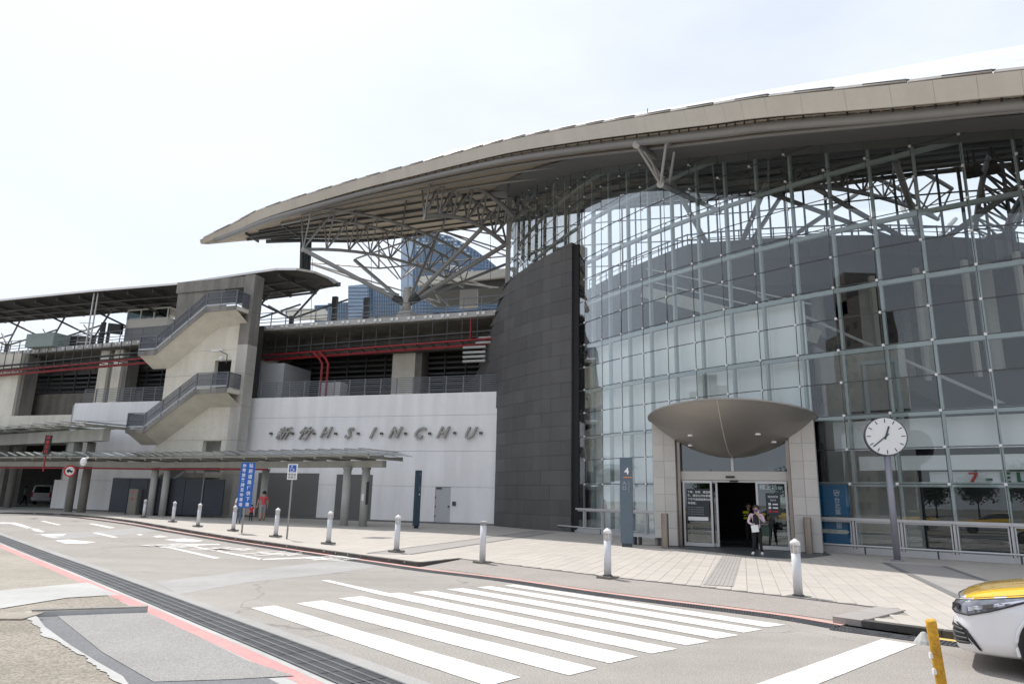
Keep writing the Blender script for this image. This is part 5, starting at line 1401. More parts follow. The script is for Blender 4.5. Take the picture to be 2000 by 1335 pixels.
line1[-2] = Vector((-29.6, 48.3, 0)); line1[-1] = Vector((-39.0, 52.6, 0)); line1.append(Vector((-60, 60, 0)))
walkway('covered_walkway', 'low steel walkway roof of tilted glass slats along the front pavement', line1, 3.12, .34, .36, 1.06, .26, 1, .97, mat('walkway_steel', (.36, .35, .31), .6, var=.12, metal=.1), wfront=1.3, wback=1.5)
M_COL = mat('walkway_column', (.42, .42, .395), .8, var=.1, streak=.1)
colp = thing('walkway_column', 'round concrete walkway column second from the right end', 'column', (0, 0, 0), group='round columns under the low walkway roof')
bb = B(); bb.tube((0, 0, 0), (0, 0, 3.12), .22, 16); part('shaft', bb, M_COL, colp, smooth=True)
bb = B(); bb.tube((0, 0, 3.0), (0, 0, 3.13), .26, 16); part('collar', bb, M_STEEL, colp)
cl = [(671, 1026, 'round concrete walkway column second from the right end'), (708, 1027, 'rightmost round walkway column with a black sign strip on it'), (510, 1014, 'round walkway column just behind the man in the coral shirt'), (292, 1006, 'left column of the pair in front of the dark gate'), (316, 1007, 'right column of the pair in front of the dark gate')]
for i, (px, py, lb) in enumerate(cl):
    o = colp if i == 0 else copy_tree(colp); o.location = pz(px, py); o['label'] = lb
# black sign on rightmost column
p = pz(708, 1027); b = B(); b.frame(p + Vector((.12, -.26, 1.15)), (.14, .02, 0), (0, .03, 0), (0, 0, 1.2)); o = solo('column_sign', b, M_BLACK, 'narrow black vertical sign fixed to the rightmost walkway column', 'sign')
b = B(); b.frame(p + Vector((-.1, -.25, 1.35)), (.12, 0, 0), (0, .03, 0), (0, 0, .35)); solo('notice', b, M_SWHITE, 'small white notice on the rightmost walkway column', 'notice')
for k in range(5):
    pass
# high walkway
h0 = pz(140, 1000); 
_c = pz(145, 1000); zb2 = EYE + math.hypot(_c.x, _c.y) * ray(163, 862).z / math.hypot(ray(163, 862).x, ray(163, 862).y)
_e = pd(206, 862, 56); line2 = [Vector((_e.x, _e.y, 0)), Vector((_c.x, _c.y, 0)), Vector((-40.4, 55.8, 0)), Vector((-60, 66, 0))]
walkway('covered_walkway', 'higher walkway roof of glass slats on tall columns at far left', [line2[0] + (line2[0] - line2[1]).normalized() * .01] + line2[1:], zb2, .5, .85, 1.7, .12, 1, 1.9, M_CONCG, wfront=1.6, wback=1.6)
tall = thing('tall_walkway_column', 'left column of the tall pair beside the round red sign', 'column', (0, 0, 0), group='tall columns of the high walkway')
bb = B(); bb.tube((0, 0, 0), (0, 0, zb2), .28, 18); part('shaft', bb, M_CONCD, tall, smooth=True)
for i, (px, py, lb) in enumerate([(132, 999, 'left column of the tall pair beside the round red sign'), (158, 1000, 'right column of the tall pair beside the round red sign'), (14, 991, 'tall dark column at the left edge of the photo')]):
    o = tall if i == 0 else copy_tree(tall); o.location = pz(px, py); o['label'] = lb
# red pipe under low walkway beam
b = B(); b.path([Vector((p.x + .2, p.y - .35, 3.02)) for p in line1[2:]], .06, 8); solo('walkway_red_pipe', b, M_RED, 'red sprinkler pipe running under the low walkway beam', 'pipe')

# left background under the viaduct: parking mouth
pb = thing('undercroft', 'dark parking space under the viaduct at far left', 'building', tuple(wl(46, 6, 0)), world=True)
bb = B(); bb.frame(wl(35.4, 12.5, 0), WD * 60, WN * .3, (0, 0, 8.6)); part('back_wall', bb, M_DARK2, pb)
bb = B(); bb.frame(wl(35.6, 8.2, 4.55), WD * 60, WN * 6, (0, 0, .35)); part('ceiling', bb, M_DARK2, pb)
bb = B(); bb.frame(wl(35.5, 8.0, 5.6), WD * 60, WN * .4, (0, 0, 2.4)); part('lintel', bb, M_CONC, pb)
bb = B(); bb.frame(wl(35.3, 5.6, 7.5), WD * 60, WN * .3, (0, 0, 2.6)); part('brown_wall', bb, mat('brown_concrete', (.17, .155, .135), .9, var=.15, streak=.2), pb)
bb = B(); zl0, zl1 = pw(60, 836, 1.5).z, pw(60, 811, 1.5).z; bb.frame(wl(36.0, 1.5, zl0), WD * 40, WN * 4, (0, 0, zl1 - zl0)); part('ledge', bb, M_CONC, pb)
for u in (36.0,): bb = B(); bb.frame(wl(u, .9, 0), WD * 1.2, WN * 1.2, (0, 0, 6.6)); part('pillar', bb, M_CONCD, pb)
bb = B(); bb.frame(wl(44.5, 1.6, 0), WD * 5, WN * 1.5, (0, 0, 6.6)); part('pillar', bb, M_CONCD, pb)
bb = B(); bb.quad(wl(35.4, -1.5, .004), wl(95, -1.5, .004), wl(95, 14, .004), wl(35.4, 14, .004)); struct('undercroft_floor', bb, M_PALE)

# dark gate and cabinets
GW = -3.5
gate = thing('dark_gate', 'long dark navy sheet gate under the walkway in front of the white wall', 'gate', tuple(wl(26, GW, 0)), world=True)
_g0 = (pw(432, 1003, GW) - WA).dot(WD); _g1 = (pw(211, 997, GW) - WA).dot(WD)
M_GATE = mat('gate_navy', (.040, .048, .062), .55, metal=.2, var=.15, scale=1.5)
for i in range(6):
    gs = (_g1 - _g0) / 6; u = _g0 + i * gs; bb = B(); bb.frame(wl(u + .02, GW, .12), WD * (gs - .04), WN * .08, (0, 0, 2.3)); pn = part('gate_panel', bb, M_GATE, gate)
    sb = B()
    for k in range(9): sb.frame(wl(u + .05, GW - .03, .2 + k * .25), WD * (gs - .1), WN * .03, (0, 0, .03))
    part('rib', sb, M_GATE, pn, kind='stuff')
M_CABT = mat('cabinet_taupe', (.19, .18, .155), .6, var=.08)
for i, (px, lb) in enumerate(((248, 'left taupe electrical cabinet with red warning sign by the dark gate'), (268, 'right taupe electrical cabinet by the dark gate'))):
    p = pz(px, 1004.5); cb = thing('electrical_cabinet', lb, 'cabinet', tuple(p), rz=-.32, group='taupe electrical cabinets')
    bb = B(); bb.box((0.3, .25, .85), (.78, .5, 1.7)); part('body', bb, M_CABT, cb); bb = B(); bb.box((.3, -.01, .88), (.68, .02, 1.55)); part('door', bb, M_CABT, cb)
    if i == 0: bb = B(); bb.box((.25, -.03, 1.5), (.3, .015, .07)); bb.box((.25, -.03, 1.05), (.14, .015, .12)); part('warning_label', bb, M_SIGNR, cb)

# ================================================================ ENTRANCE PORTAL
PA = Vector((5.72, 27.55, 0)); PD = Vector((.904, -.427, 0)).normalized(); PN = Vector((-PD.y, PD.x, 0)); PN = PN if PN.y > 0 else -PN
PWID = 5.95
def pl(u, w, z): return PA + PD * u + PN * w + Vector((0, 0, z))
pt_ = thing('entrance_portal', 'stone-clad entrance portal with sliding glass doors and bowl-shaped canopy', 'entrance', tuple(pl(PWID / 2, 0, 0)), world=True)
def tiles(u0, u1, w, z0, z1, nu, th, zstep):
    bb = B(); bb.frame(pl(u0 + .03, w + .04, z0), PD * (u1 - u0 - .06), PN * (th - .04), (0, 0, z1 - z0)); part('pillar_core', bb, M_KERBD, pt_)
    z = z0; du = (u1 - u0) / nu
    while z < z1 - .05:
        zt = min(z + zstep, z1)
        for i in range(nu):
            bb = B(); bb.frame(pl(u0 + i * du + .004, w, z + .004), PD * (du - .008), PN * .04, (0, 0, zt - z - .008)); part('stone_tile', bb, random.choice(M_TILE), pt_)
        z = zt
    for sd, uu in ((0, u0), (1, u1 - .03)):
        z = z0
        while z < z1 - .05:
            zt = min(z + zstep, z1)
            nw = max(1, round(th / .6)) 
            for j in range(nw): bb = B(); bb.frame(pl(uu, w + .045 + j * (th - .045) / nw, z + .004), PD * .03, PN * ((th - .045) / nw - .008), (0, 0, zt - z - .008)); part('stone_tile', bb, random.choice(M_TILE), pt_)
            z = zt
tiles(0, .88, 0, 0.02, 4.75, 2, 2.4, .64)
tiles(PWID - .88, PWID, 0, 0.02, 4.75, 2, 1.3, .64)
wd = .45  # door plane set back
b = B(); b.frame(pl(.90, wd - .1, 2.52), PD * (PWID - 1.80), PN * .35, (0, 0, .33)); part('lintel', b, mat('lintel_alu', (.52, .50, .475), .45, metal=.2, var=.03), pt_)
for u in (.90, PWID - .90 - .12): b = B(); b.frame(pl(u, wd - .25, .02), PD * .12, PN * .4, (0, 0, 4.9)); part('jamb', b, M_SST, pt_)
for u0, u1 in ((1.03, PWID / 2 - .06), (PWID / 2 + .06, PWID - 1.03)):
    b = B(); b.frame(pl(u0, wd, 2.86), PD * (u1 - u0), PN * .015, (0, 0, 2.2)); part('transom_glass', b, M_GLASSD, pt_)
b = B(); b.frame(pl(PWID / 2 - .05, wd - .05, 2.86), PD * .1, PN * .12, (0, 0, 2.1)); part('transom_mullion', b, M_ALU, pt_)
def door_leaf(u0, u1, w, label=None):
    bb = B(); z0, z1 = .03, 2.50; fr_ = .075
    for a in ((u0, u0 + fr_, z0, z1), (u1 - fr_, u1, z0, z1), (u0 + fr_, u1 - fr_, z1 - .1, z1), (u0 + fr_, u1 - fr_, z0, z0 + .13)):
        bb.frame(pl(a[0], w, a[2]), PD * (a[1] - a[0]), PN * .06, (0, 0, a[3] - a[2]))
    dl_ = part('sliding_door', bb, M_ALU, pt_)
    bb = B(); bb.frame(pl(u0 + fr_, w + .025, z0 + .13), PD * (u1 - u0 - 2 * fr_), PN * .012, (0, 0, z1 - .1 - z0 - .13)); part('pane', bb, M_GLASSD, dl_)
    return dl_
dA = door_leaf(1.06, 2.18, wd - .08); dB = door_leaf(3.78, 4.88, wd - .08); dC = door_leaf(1.30, 2.36, wd + .08)
b = B(); b.frame(pl(1.0, wd - .02, 2.44), PD * (PWID - 2.0), PN * .2, (0, 0, .07)); part('door_track', b, M_ALU, pt_)
b = B(); b.frame(pl(PWID / 2 - .25, wd - .17, 2.60), PD * .32, PN * .07, (0, 0, .07)); b.frame(pl(PWID / 2 - .12, wd - .15, 2.45), PD * .3, PN * .07, (0, 0, .07)); part('door_sensor', b, M_BLACK, pt_)
b = B(); b.frame(pl(1.2, wd - .062, 1.38), PD * .84, PN * .004, (0, 0, 1.0)); 
b = B(); b.frame(pl(1.20, wd - .075, .95), PD * .85, PN * .006, (0, 0, 1.22)); nt1 = part('door_notice', b, mat('notice_navy', (.018, .03, .045), .4, var=.1), pt_)
lines = ['下車、停車、接送旅', '客，請至公共停車場', '下客平面道路請勿停', '車逗留。']
for i, t in enumerate(lines): put_text('notice_text', t, .098, .003, M_SWHITE, pl(1.24, wd - .079, 2.05 - i * .14), PD, (0, 0, 1), nt1, align='LEFT', bold=.001)
for i in range(4): put_text('notice_text', 'For pick up and parking', .062, .003, mat('ink_soft', (.45, .45, .47), .6, var=0), pl(1.24, wd - .079, 1.48 - i * .085), PD, (0, 0, 1), nt1, align='LEFT')
b = B(); b.frame(pl(1.24, wd - .082, .98), PD * .76, PN * .004, (0, 0, .14)); part('notice_bar', b, M_SWHITE, nt1)
b = B(); b.frame(pl(4.12, wd - .075, 1.28), PD * .50, PN * .006, (0, 0, .78)); nt2 = part('door_notice', b, MATS['notice_navy'], pt_)
put_text('notice_text', '服務時間', .09, .003, M_SWHITE, pl(4.37, wd - .079, 1.92), PD, (0, 0, 1), nt2); put_text('notice_text', '06:00', .09, .003, M_SWHITE, pl(4.37, wd - .079, 1.80), PD, (0, 0, 1), nt2)
for i, m in enumerate((M_SWHITE, M_SWHITE, M_SIGNR)): b = B(); b.frame(pl(4.20, wd - .08, 1.62 - i * .13), PD * .09, PN * .004, (0, 0, .08)); b.frame(pl(4.35, wd - .08, 1.63 - i * .13), PD * .18, PN * .004, (0, 0, .05)); part('notice_icon', b, m, nt2)
# bowl canopy
bb = B(); nU, nV = 48, 12; cx_, cw_ = PWID / 2, .35; ra, rb, rc = 3.12, 3.1, 1.46; zr = 4.82
def rim_z(sn): return zr + .36 * max(0, -sn) ** 1.5
rows_ = []
for j in range(nV + 1):
    ph = math.pi / 2 * j / nV
    rows_.append([pl(cx_ + ra * math.cos(ph) * math.cos(2 * math.pi * i / nU), cw_ + rb * math.cos(ph) * math.sin(2 * math.pi * i / nU), lerp(zr, rim_z(math.sin(2 * math.pi * i / nU)), math.cos(ph) ** 1.3) - rc * math.sin(ph) ** 2) for i in range(nU + 1)])
bb.grid(rows_); part('bowl_canopy', bb, M_DISH, pt_, smooth=True)
bb = B(); bb.prism([pl(cx_ + (ra + .03) * math.cos(2 * math.pi * i / nU), cw_ + (rb + .03) * math.sin(2 * math.pi * i / nU), rim_z(math.sin(2 * math.pi * i / nU))) for i in range(nU)], (0, 0, .06)); part('canopy_rim', bb, M_DISH, pt_)
bb = B(); pts_ = [pl(cx_, cw_ - rb * math.cos(math.pi / 2 * j / nV), lerp(zr, rim_z(-1), math.cos(math.pi / 2 * j / nV) ** 1.3) - rc * math.sin(math.pi / 2 * j / nV) ** 2 - .004) for j in range(nV + 1)]; bb.path(pts_, .014, 5); part('canopy_seam', bb, M_FASCIA, pt_)
for u, w in ((cx_ - 1.25, -1.2), (cx_ + 1.15, -1.25), (cx_ + 1.6, -.4), (cx_ - 1.4, -.4)):
    q = 1 - ((u - cx_) / ra) ** 2 - ((w - cw_) / rb) ** 2; sph = math.sqrt(max(0, q)); cph = math.sqrt(max(0, 1 - q)); z_ = lerp(zr, rim_z(-max(0, -(w - cw_) / rb) / max(cph, .01)), cph ** 1.3) - rc * sph ** 2
    bb = B(); bb.tube(pl(u, w, z_ - .03), pl(u, w, z_ + .03), .10, 12); part('downlight', bb, M_SWHITE, pt_)
# inside the door: dark vestibule with a sign
vs_ = thing('vestibule', 'dark entrance lobby behind the sliding doors with a small lit sign', 'lobby', tuple(pl(3, 4, 0)), world=True)
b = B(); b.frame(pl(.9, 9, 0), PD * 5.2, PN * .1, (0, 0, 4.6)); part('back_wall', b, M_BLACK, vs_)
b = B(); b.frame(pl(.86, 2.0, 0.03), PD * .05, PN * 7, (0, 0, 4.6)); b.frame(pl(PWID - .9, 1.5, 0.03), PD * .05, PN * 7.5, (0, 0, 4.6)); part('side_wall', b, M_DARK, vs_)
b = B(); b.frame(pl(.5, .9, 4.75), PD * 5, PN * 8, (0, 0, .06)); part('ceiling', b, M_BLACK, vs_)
b = B(); b.frame(pl(.9, .6, .008), PD * 4.2, PN * 8.4, (0, 0, .01)); part('floor', b, M_GRANITE, vs_)
put_text('sign_text', '線上租車', .24, .01, mat('lit_sign_text', (.9, .9, .95), .5, var=0, emit=.6), pl(4.0, 4.5, 2.35), PD, (0, 0, 1), vs_)
b = B(); b.frame(pl(4.1, 4.52, 1.72), PD * .5, PN * .03, (0, 0, .22)); part('lit_panel', b, mat('lit_panel', (.50, .55, .28), .5, var=.2, emit=.35), vs_)

# stainless bollards beside portal
for i, (px, py, lb) in enumerate(((1300, 1070, 'brown stainless steel bollard left of the entrance doors'), (1581, 1080, 'brown stainless steel bollard right of the entrance doors'))):
    p = pz(px, py); bb = B(); bb.tube((0, 0, 0), (0, 0, 1.22), .13, 20); bb.tube((0, 0, 1.22), (0, 0, 1.24), .12, 20); o = solo('steel_bollard', bb, M_SST, lb, 'bollard', 'stainless bollards by the doors'); o.location = p
# low bench left of the portal
p = pz(1268, 1064); bn_ = thing('bench', 'small low metal bench beside the left portal pillar', 'bench', tuple(p), rz=-.44)
bb = B(); bb.box((0, 0, .33), (1.3, .4, .05)); part('seat', bb, M_ALU, bn_)
for x in (-.55, -.35, .4): bb = B(); bb.box((x, 0, .155), (.07, .3, .30)); part('leg', bb, M_STEELD, bn_)

# bank poster right of the portal (behind the glass)
bk_ = thing('bank_poster', 'tall blue bank poster with white vertical characters behind the glass', 'poster', tuple(gp(4.5, .1)), world=True)
k_ = 4.02
nn = gnrm(4.45); a = gp(4.12, -.12); c = gp(3.08, -.12); t = (c - a).normalized()
for z0, z1 in ((.22, 1.10), (1.28, 2.42)):
    bb = B(); bb.frame(a + Vector((0, 0, z0)), (c - a), -nn * .02, (0, 0, z1 - z0)); part('poster_sheet', bb, M_BANK, bk_)
for i, ch in enumerate('台北富邦'):
    put_text('character', ch, .22, .006, M_SWHITE, a + t * (1.2) + Vector((0, 0, 1.85 - i * .215 - (.12 if i > 2 else 0))) + nn * .012, t, (0, 0, 1), bk_)
put_text('character', '銀', .2, .006, M_SWHITE, a + t * 1.2 + Vector((0, 0, .92)) + nn * .012, t, (0, 0, 1), bk_)
# bank logo: rounded interlocking S mark
bb = B(); lc = a + t * 1.2 + Vector((0, 0, 2.12)) + nn * .015
def lp(x, y): return lc + t * x + Vector((0, 0, y))
for seg_ in ([(-.1, .02), (-.1, .09), (.06, .09)], [(-.03, .0), (.09, .0), (.09, -.05), (.06, -.09), (-.09, -.09)], [(-.1, .02), (-.02, .0)], [(.1, .09), (.1, .03), (.0, .03)], [(-.1, -.03), (-.03, -.03)]): bb.path([lp(*q) for q in seg_], .014, 4)
part('logo', bb, M_SWHITE, bk_)
bb = B(); q0 = a + t * .5 + Vector((0, 0, .66)) + nn * .01; bb.prism([q0, q0 + t * .95, q0 + t * 1.05 + Vector((0, 0, .07)), q0 + t * .95 + Vector((0, 0, .14)), q0 + Vector((0, 0, .14))], nn * .008); ar = part('arrow_label', bb, M_CREAM, bk_)
put_text('label_text', 'ATM 24H', .09, .003, M_SGREY, q0 + t * .45 + Vector((0, 0, .07)) + nn * .011, t, (0, 0, 1), ar)

# ================================================================ STREET FURNITURE
bol = thing('bollard_light', 'x', 'bollard', (0, 0, 0), group='white bollard lights along the kerb')
bb = B(); bb.box((0, 0, .03), (.36, .36, .07)); part('plinth', bb, M_BOLLB, bol)
bb = B(); bb.tube((0, 0, .06), (0, 0, .09), .105, 18); part('base_ring', bb, M_STEELD, bol)
bb = B(); bb.tube((0, 0, .085), (0, 0, .82), .082, 20); part('post', bb, M_BOLL, bol, smooth=True)
bb = B(); bb.tube((0, 0, .82), (0, 0, .98), .058, 16); hd = part('lamp', bb, mat('bollard_lens', (.62, .60, .55), .3, var=.05), bol, smooth=True)
for i in range(6):
    a = i * math.pi / 3; bb = B(); bb.bar((.076 * math.cos(a), .076 * math.sin(a), .82), (.076 * math.cos(a), .076 * math.sin(a), .98), .018, .012); part('lamp_bar', bb, M_BOLL, hd)
bb = B(); bb.lathe([(.09, .97), (.092, 1.02), (.075, 1.045), (.035, 1.07), (.022, 1.085), (.0, 1.092)], 20); part('cap', bb, M_BOLLC, bol, smooth=True)
blabels = ['nearest white bollard, right of the entrance, standing at the ramp edge', 'second nearest white bollard, in front of the slate entrance sign', None, 'white bollard on the grey paving band with a round cap', 'white bollard right of the wheelchair parking sign', 'white bollard left of the wheelchair parking sign', 'white bollard left of the blue banner pole, in front of the woman', 'white bollard in front of the walkway pillars, left of the banner', 'white bollard in front of the dark gate', 'farthest white bollard at the left beside the cabinets']
bpx = [(1560, 1170), (1187, 1130), (942, 1100), (774, 1078), (641, 1062), (538, 1048), (455, 1036.5), (386, 1028), (337, 1019), (280, 1010)]
first = True
for (px, py), lb in zip(bpx, blabels):
    if lb is None: continue
    o = bol if first else copy_tree(bol); first = False; o.location = pz(px, py, 0 if px < 800 else (-.06 if px > 1500 else -.04)); o['label'] = lb; o.rotation_euler = (0, 0, .8)
p = pz(942, 1100, -.04); fb_ = thing('flat_bollard', 'white bollard with a flat grey top band, without lamp, before the dark wall', 'bollard', tuple(p), rz=.8)
bb = B(); bb.box((0, 0, .03), (.36, .36, .07)); part('plinth', bb, M_BOLLB, fb_)
bb = B(); bb.tube((0, 0, .06), (0, 0, .97), .082, 20); part('post', bb, M_BOLL, fb_, smooth=True)
bb = B(); bb.tube((0, 0, .97), (0, 0, 1.06), .083, 20); part('grey_band', bb, M_STEEL, fb_); bb = B(); bb.tube((0, 0, 1.06), (0, 0, 1.085), .08, 20); part('cap', bb, M_BOLLC, fb_)

# clock
p = pz(1753, 1095); ck = thing('post_clock', 'round white station clock on a lilac grey pole before the glass', 'clock', tuple(p), rz=0)
v = ray(1731, 852); face_c = E0 + v * (math.hypot(p.x, p.y) / math.hypot(v.x, v.y)); cz = face_c.z
todir = Vector((-p.x, -p.y, 0)).normalized(); todir = (Matrix.Rotation(.18, 3, 'Z') @ todir)
M_POLE = mat('pole_lilac', (.28, .28, .32), .45, metal=.2, var=.05)
bb = B(); bb.tube((0, 0, 0), (0, 0, cz - .55), .10, 20); part('pole', bb, M_POLE, ck, smooth=True)
bb = B(); bb.tube((0, 0, 0), (0, 0, .04), .19, 20); part('base_plate', bb, M_POLE, ck)
RCL = .63
bb = B(); bb.tube(Vector((0, 0, cz)) - todir * .11, Vector((0, 0, cz)) + todir * .11, RCL, 48); part('case', bb, mat('clock_case', (.09, .09, .12), .4, var=.02), ck)
bb = B(); bb.tube(Vector((0, 0, cz)) + todir * .11, Vector((0, 0, cz)) + todir * .118, RCL - .035, 48); fc = part('dial', bb, M_SWHITE, ck)
cx = Vector((-todir.y, todir.x, 0)); cx = cx if cx.x > 0 else -cx; cz_ = Vector((0, 0, 1)); cc0 = Vector((0, 0, cz)) + todir * .122
for i in range(60):
    a = math.radians(6 * i); d_ = cx * math.sin(a) + cz_ * math.cos(a); big = i % 5 == 0
    bb = B(); bb.bar(cc0 + d_ * (.585 - (.14 if big else .025)) * 1.0, cc0 + d_ * .565, .028 if big else .007, .006, up=todir); part('hour_mark' if big else 'minute_mark', bb, M_NAVY if big else M_SGREY, fc)
for ang, ln_, wd_, tail in ((18 + 1, .34, .05, .10), (230, .52, .035, .12)):
    a = math.radians(ang); d_ = cx * math.sin(a) + cz_ * math.cos(a); bb = B(); bb.bar(cc0 + todir * .012 - d_ * tail, cc0 + todir * .012 + d_ * ln_, wd_, .008, up=todir); part('hand', bb, M_NAVY, fc)
bb = B(); bb.tube(cc0, cc0 + todir * .025, .035, 12); part('hand_cap', bb, M_NAVY, fc)

# slate entrance totem with 4
p = pz(1225, 1067); tt = thing('entrance_sign', 'slate blue upright entrance sign with number 4 and orange line', 'sign', tuple(p), rz=-.30)
zt_ = 1.65 + 0; bb = B()
v = ray(1223, 893); ztop_ = EYE + math.hypot(p.x, p.y) * v.z / math.hypot(v.x, v.y)
bb.box((0, 0, .12 + (ztop_ - .12) / 2), (.46, .14, ztop_ - .12)); part('panel', bb, M_SLATE, tt)
bb = B(); bb.box((0, 0, .065), (.38, .10, .13)); part('foot', bb, M_STEELD, tt)
put_text('number', '4', .34, .006, M_SWHITE, (.03, -.076, ztop_ - .52), (1, 0, 0), (0, 0, 1), tt, bold=.008)
bb = B(); bb.box((.06, -.074, ztop_ - .74), (.33, .008, .035)); part('orange_line', bb, M_ORANGE, tt)
M_SOFT = mat('sign_soft_white', (.5, .52, .55), .6, var=0)
for i, ch in enumerate('入口'): put_text('character', ch, .16, .005, M_SOFT, (-.06, -.075, ztop_ - .95 - i * .19), (1, 0, 0), (0, 0, 1), tt)
put_text('caption', 'ENTRANCE', .085, .004, mat('sign_faint', (.30, .32, .36), .6, var=0), (.10, -.075, ztop_ - 1.08), (0, 0, -1), (1, 0, 0), tt)

# navy totem on the left
p = pz(812, 1031); t2 = thing('navy_totem', 'dark navy upright information pillar in front of the white wall', 'sign', tuple(p), rz=.55)
v = ray(820, 918); zt2 = EYE + math.hypot(p.x, p.y) * v.z / math.hypot(v.x, v.y)
bb = B(); bb.box((0, 0, .12 + (zt2 - .12) / 2), (.30, .22, zt2 - .12)); part('panel', bb, M_NAVY, t2)
bb = B(); bb.box((0.02, 0, .06), (.2, .15, .12)); part('foot', bb, M_BLACK, t2)
bb = B(); bb.box((.07, -.112, zt2 - .2), (.12, .006, .12)); bb.box((.07, -.112, zt2 - .95), (.12, .006, .25)); part('pictogram', bb, M_SLATE, t2)
bb = B(); bb.box((.06, -.113, zt2 - 1.25), (.05, .006, .08)); part('pictogram', bb, M_SWHITE, t2)

# blue banner sign
p = pz(472, 1040); bs_ = thing('banner_sign', 'tall blue banner sign with two columns of white Chinese characters', 'sign', tuple(p), rz=-.1)
v = ray(497, 903); zbt = EYE + math.hypot(p.x, p.y) * v.z / math.hypot(v.x, v.y); zbb = zbt - 1.86
bb = B(); bb.tube((0, 0, 0), (0, 0, zbt - .1), .035, 10); part('pole', bb, M_STEEL, bs_, smooth=True)
bb = B(); bb.box((.0, -.05, (zbt + zbb) / 2), (.62, .03, zbt - zbb)); part('board', bb, M_BLUE, bs_)
for col_, x_ in (('站前道路僅供下車', .14), ('停等旅客請至停車場', -.15)):
    n_ = len(col_)
    for i, ch in enumerate(col_):
        put_text('character', ch, .185 if n_ == 8 else .165, .004, M_SWHITE, (x_, -.068, zbt - .14 - i * (zbt - zbb - .22) / (n_ - 1 + .15)), (1, 0, 0), (0, 0, 1), bs_, bold=.002)
# wheelchair parking sign
p = pz(560, 1052); ws = thing('disabled_parking_sign', 'white parking sign with blue wheelchair symbol on a thin pole', 'sign', tuple(p), rz=-.05)
v = ray(574, 905); zw = EYE + math.hypot(p.x, p.y) * v.z / math.hypot(v.x, v.y)
bb = B(); bb.tube((0, 0, 0), (0, 0, zw - .1), .032, 10); part('pole', bb, M_STEEL, ws, smooth=True)
bb = B(); bb.box((0, -.045, zw - .30), (.37, .02, .58)); part('board', bb, M_SWHITE, ws)
bb = B(); bb.box((.0, -.057, zw - .18), (.28, .006, .26)); part('blue_square', bb, M_BLUE, ws)
bb = B(); yq = -.063
def q3(x, z): return (x, yq, zw - .18 + z)
bb.tube((-.03, yq - .003, zw - .18 + .085), (-.03, yq + .003, zw - .18 + .085), .022, 10)
for s_ in ([(-.03, .06), (-.025, -.01), (.045, -.015), (.075, -.085)],): bb.path([q3(*k) for k in s_], .011, 5)
bb.path([q3(-.02 + .07 * math.cos(a), -.04 + .07 * math.sin(a)) for a in np.linspace(2.2, 6.1, 12)], .009, 5); part('wheelchair_symbol', bb, M_SWHITE, ws)
put_text('sign_text', '專用車', .105, .004, M_SGREY, (0, -.058, zw - .41), (1, 0, 0), (0, 0, 1), ws, bold=.001); put_text('sign_text', '停車位', .105, .004, M_SGREY, (0, -.058, zw - .52), (1, 0, 0), (0, 0, 1), ws, bold=.001)
# round prohibition sign
p = pz(124, 1001); rs_ = thing('no_entry_sign', 'round red ringed traffic sign with a black vehicle symbol on a pole', 'sign', tuple(p), rz=.1)
v = ray(134, 919); zr_ = EYE + math.hypot(p.x, p.y) * v.z / math.hypot(v.x, v.y)
bb = B(); bb.tube((0, 0, 0), (0, 0, zr_), .035, 8); part('pole', bb, M_STEEL, rs_)
bb = B(); bb.tube((0, -.06, zr_), (0, -.03, zr_), .40, 28); part('disc', bb, M_SIGNR, rs_)
bb = B(); bb.tube((0, -.066, zr_), (0, -.061, zr_), .29, 28); part('white_face', bb, M_SWHITE, rs_)
bb = B(); bb.prism([(-.2, -.07, zr_ - .07), (-.2, -.07, zr_ + .03), (-.12, -.07, zr_ + .11), (.02, -.07, zr_ + .11), (.05, -.07, zr_ + .03), (.2, -.07, zr_ + .02), (.2, -.07, zr_ - .07)], (0, -.004, 0)); bb.tube((-.1, -.074, zr_ - .09), (-.1, -.069, zr_ - .09), .05, 10); bb.tube((.1, -.074, zr_ - .09), (.1, -.069, zr_ - .09), .05, 10); part('vehicle_symbol', bb, M_BLACK, rs_)
# hanging LED sign
p = pd(93, 868, 51); ls = thing('led_sign', 'narrow vertical sign with glowing red characters hanging under the high walkway', 'sign', tuple(p), rz=.2)
bb = B(); bb.box((0, 0, 0), (.34, .14, 1.15)); part('case', bb, M_BLACK, ls)
for i, ch in enumerate('停車空位'): put_text('character', ch, .23, .004, M_LED, (0, -.075, .40 - i * .27), (1, 0, 0), (0, 0, 1), ls)
bb = B(); bb.tube((0, 0, -1.6), (0, 0, -.67), .05, 8); part('hanger', bb, M_RED, ls)
# thin mast with dome camera near walkway
p = pz(389, 1010); bb = B(); bb.tube((0, 0, 0), (0, 0, 2.9), .03, 8); o = solo('thin_pole', bb, M_STEEL, 'thin grey pole standing before the dark gate', 'pole'); o.location = p
p = pd(163, 902, 47); bb = B(); bb.lathe([(.02, .25), (.14, .2), (.18, 0), (.12, -.18), (.02, -.22)], 12); bb.bar((0, 0, .15), (.25, 0, .3), .08, .1); o = solo('dome_camera', bb, M_SWHITE, 'white dome camera hanging at the low walkway roof by the tall columns', 'camera'); o.location = p

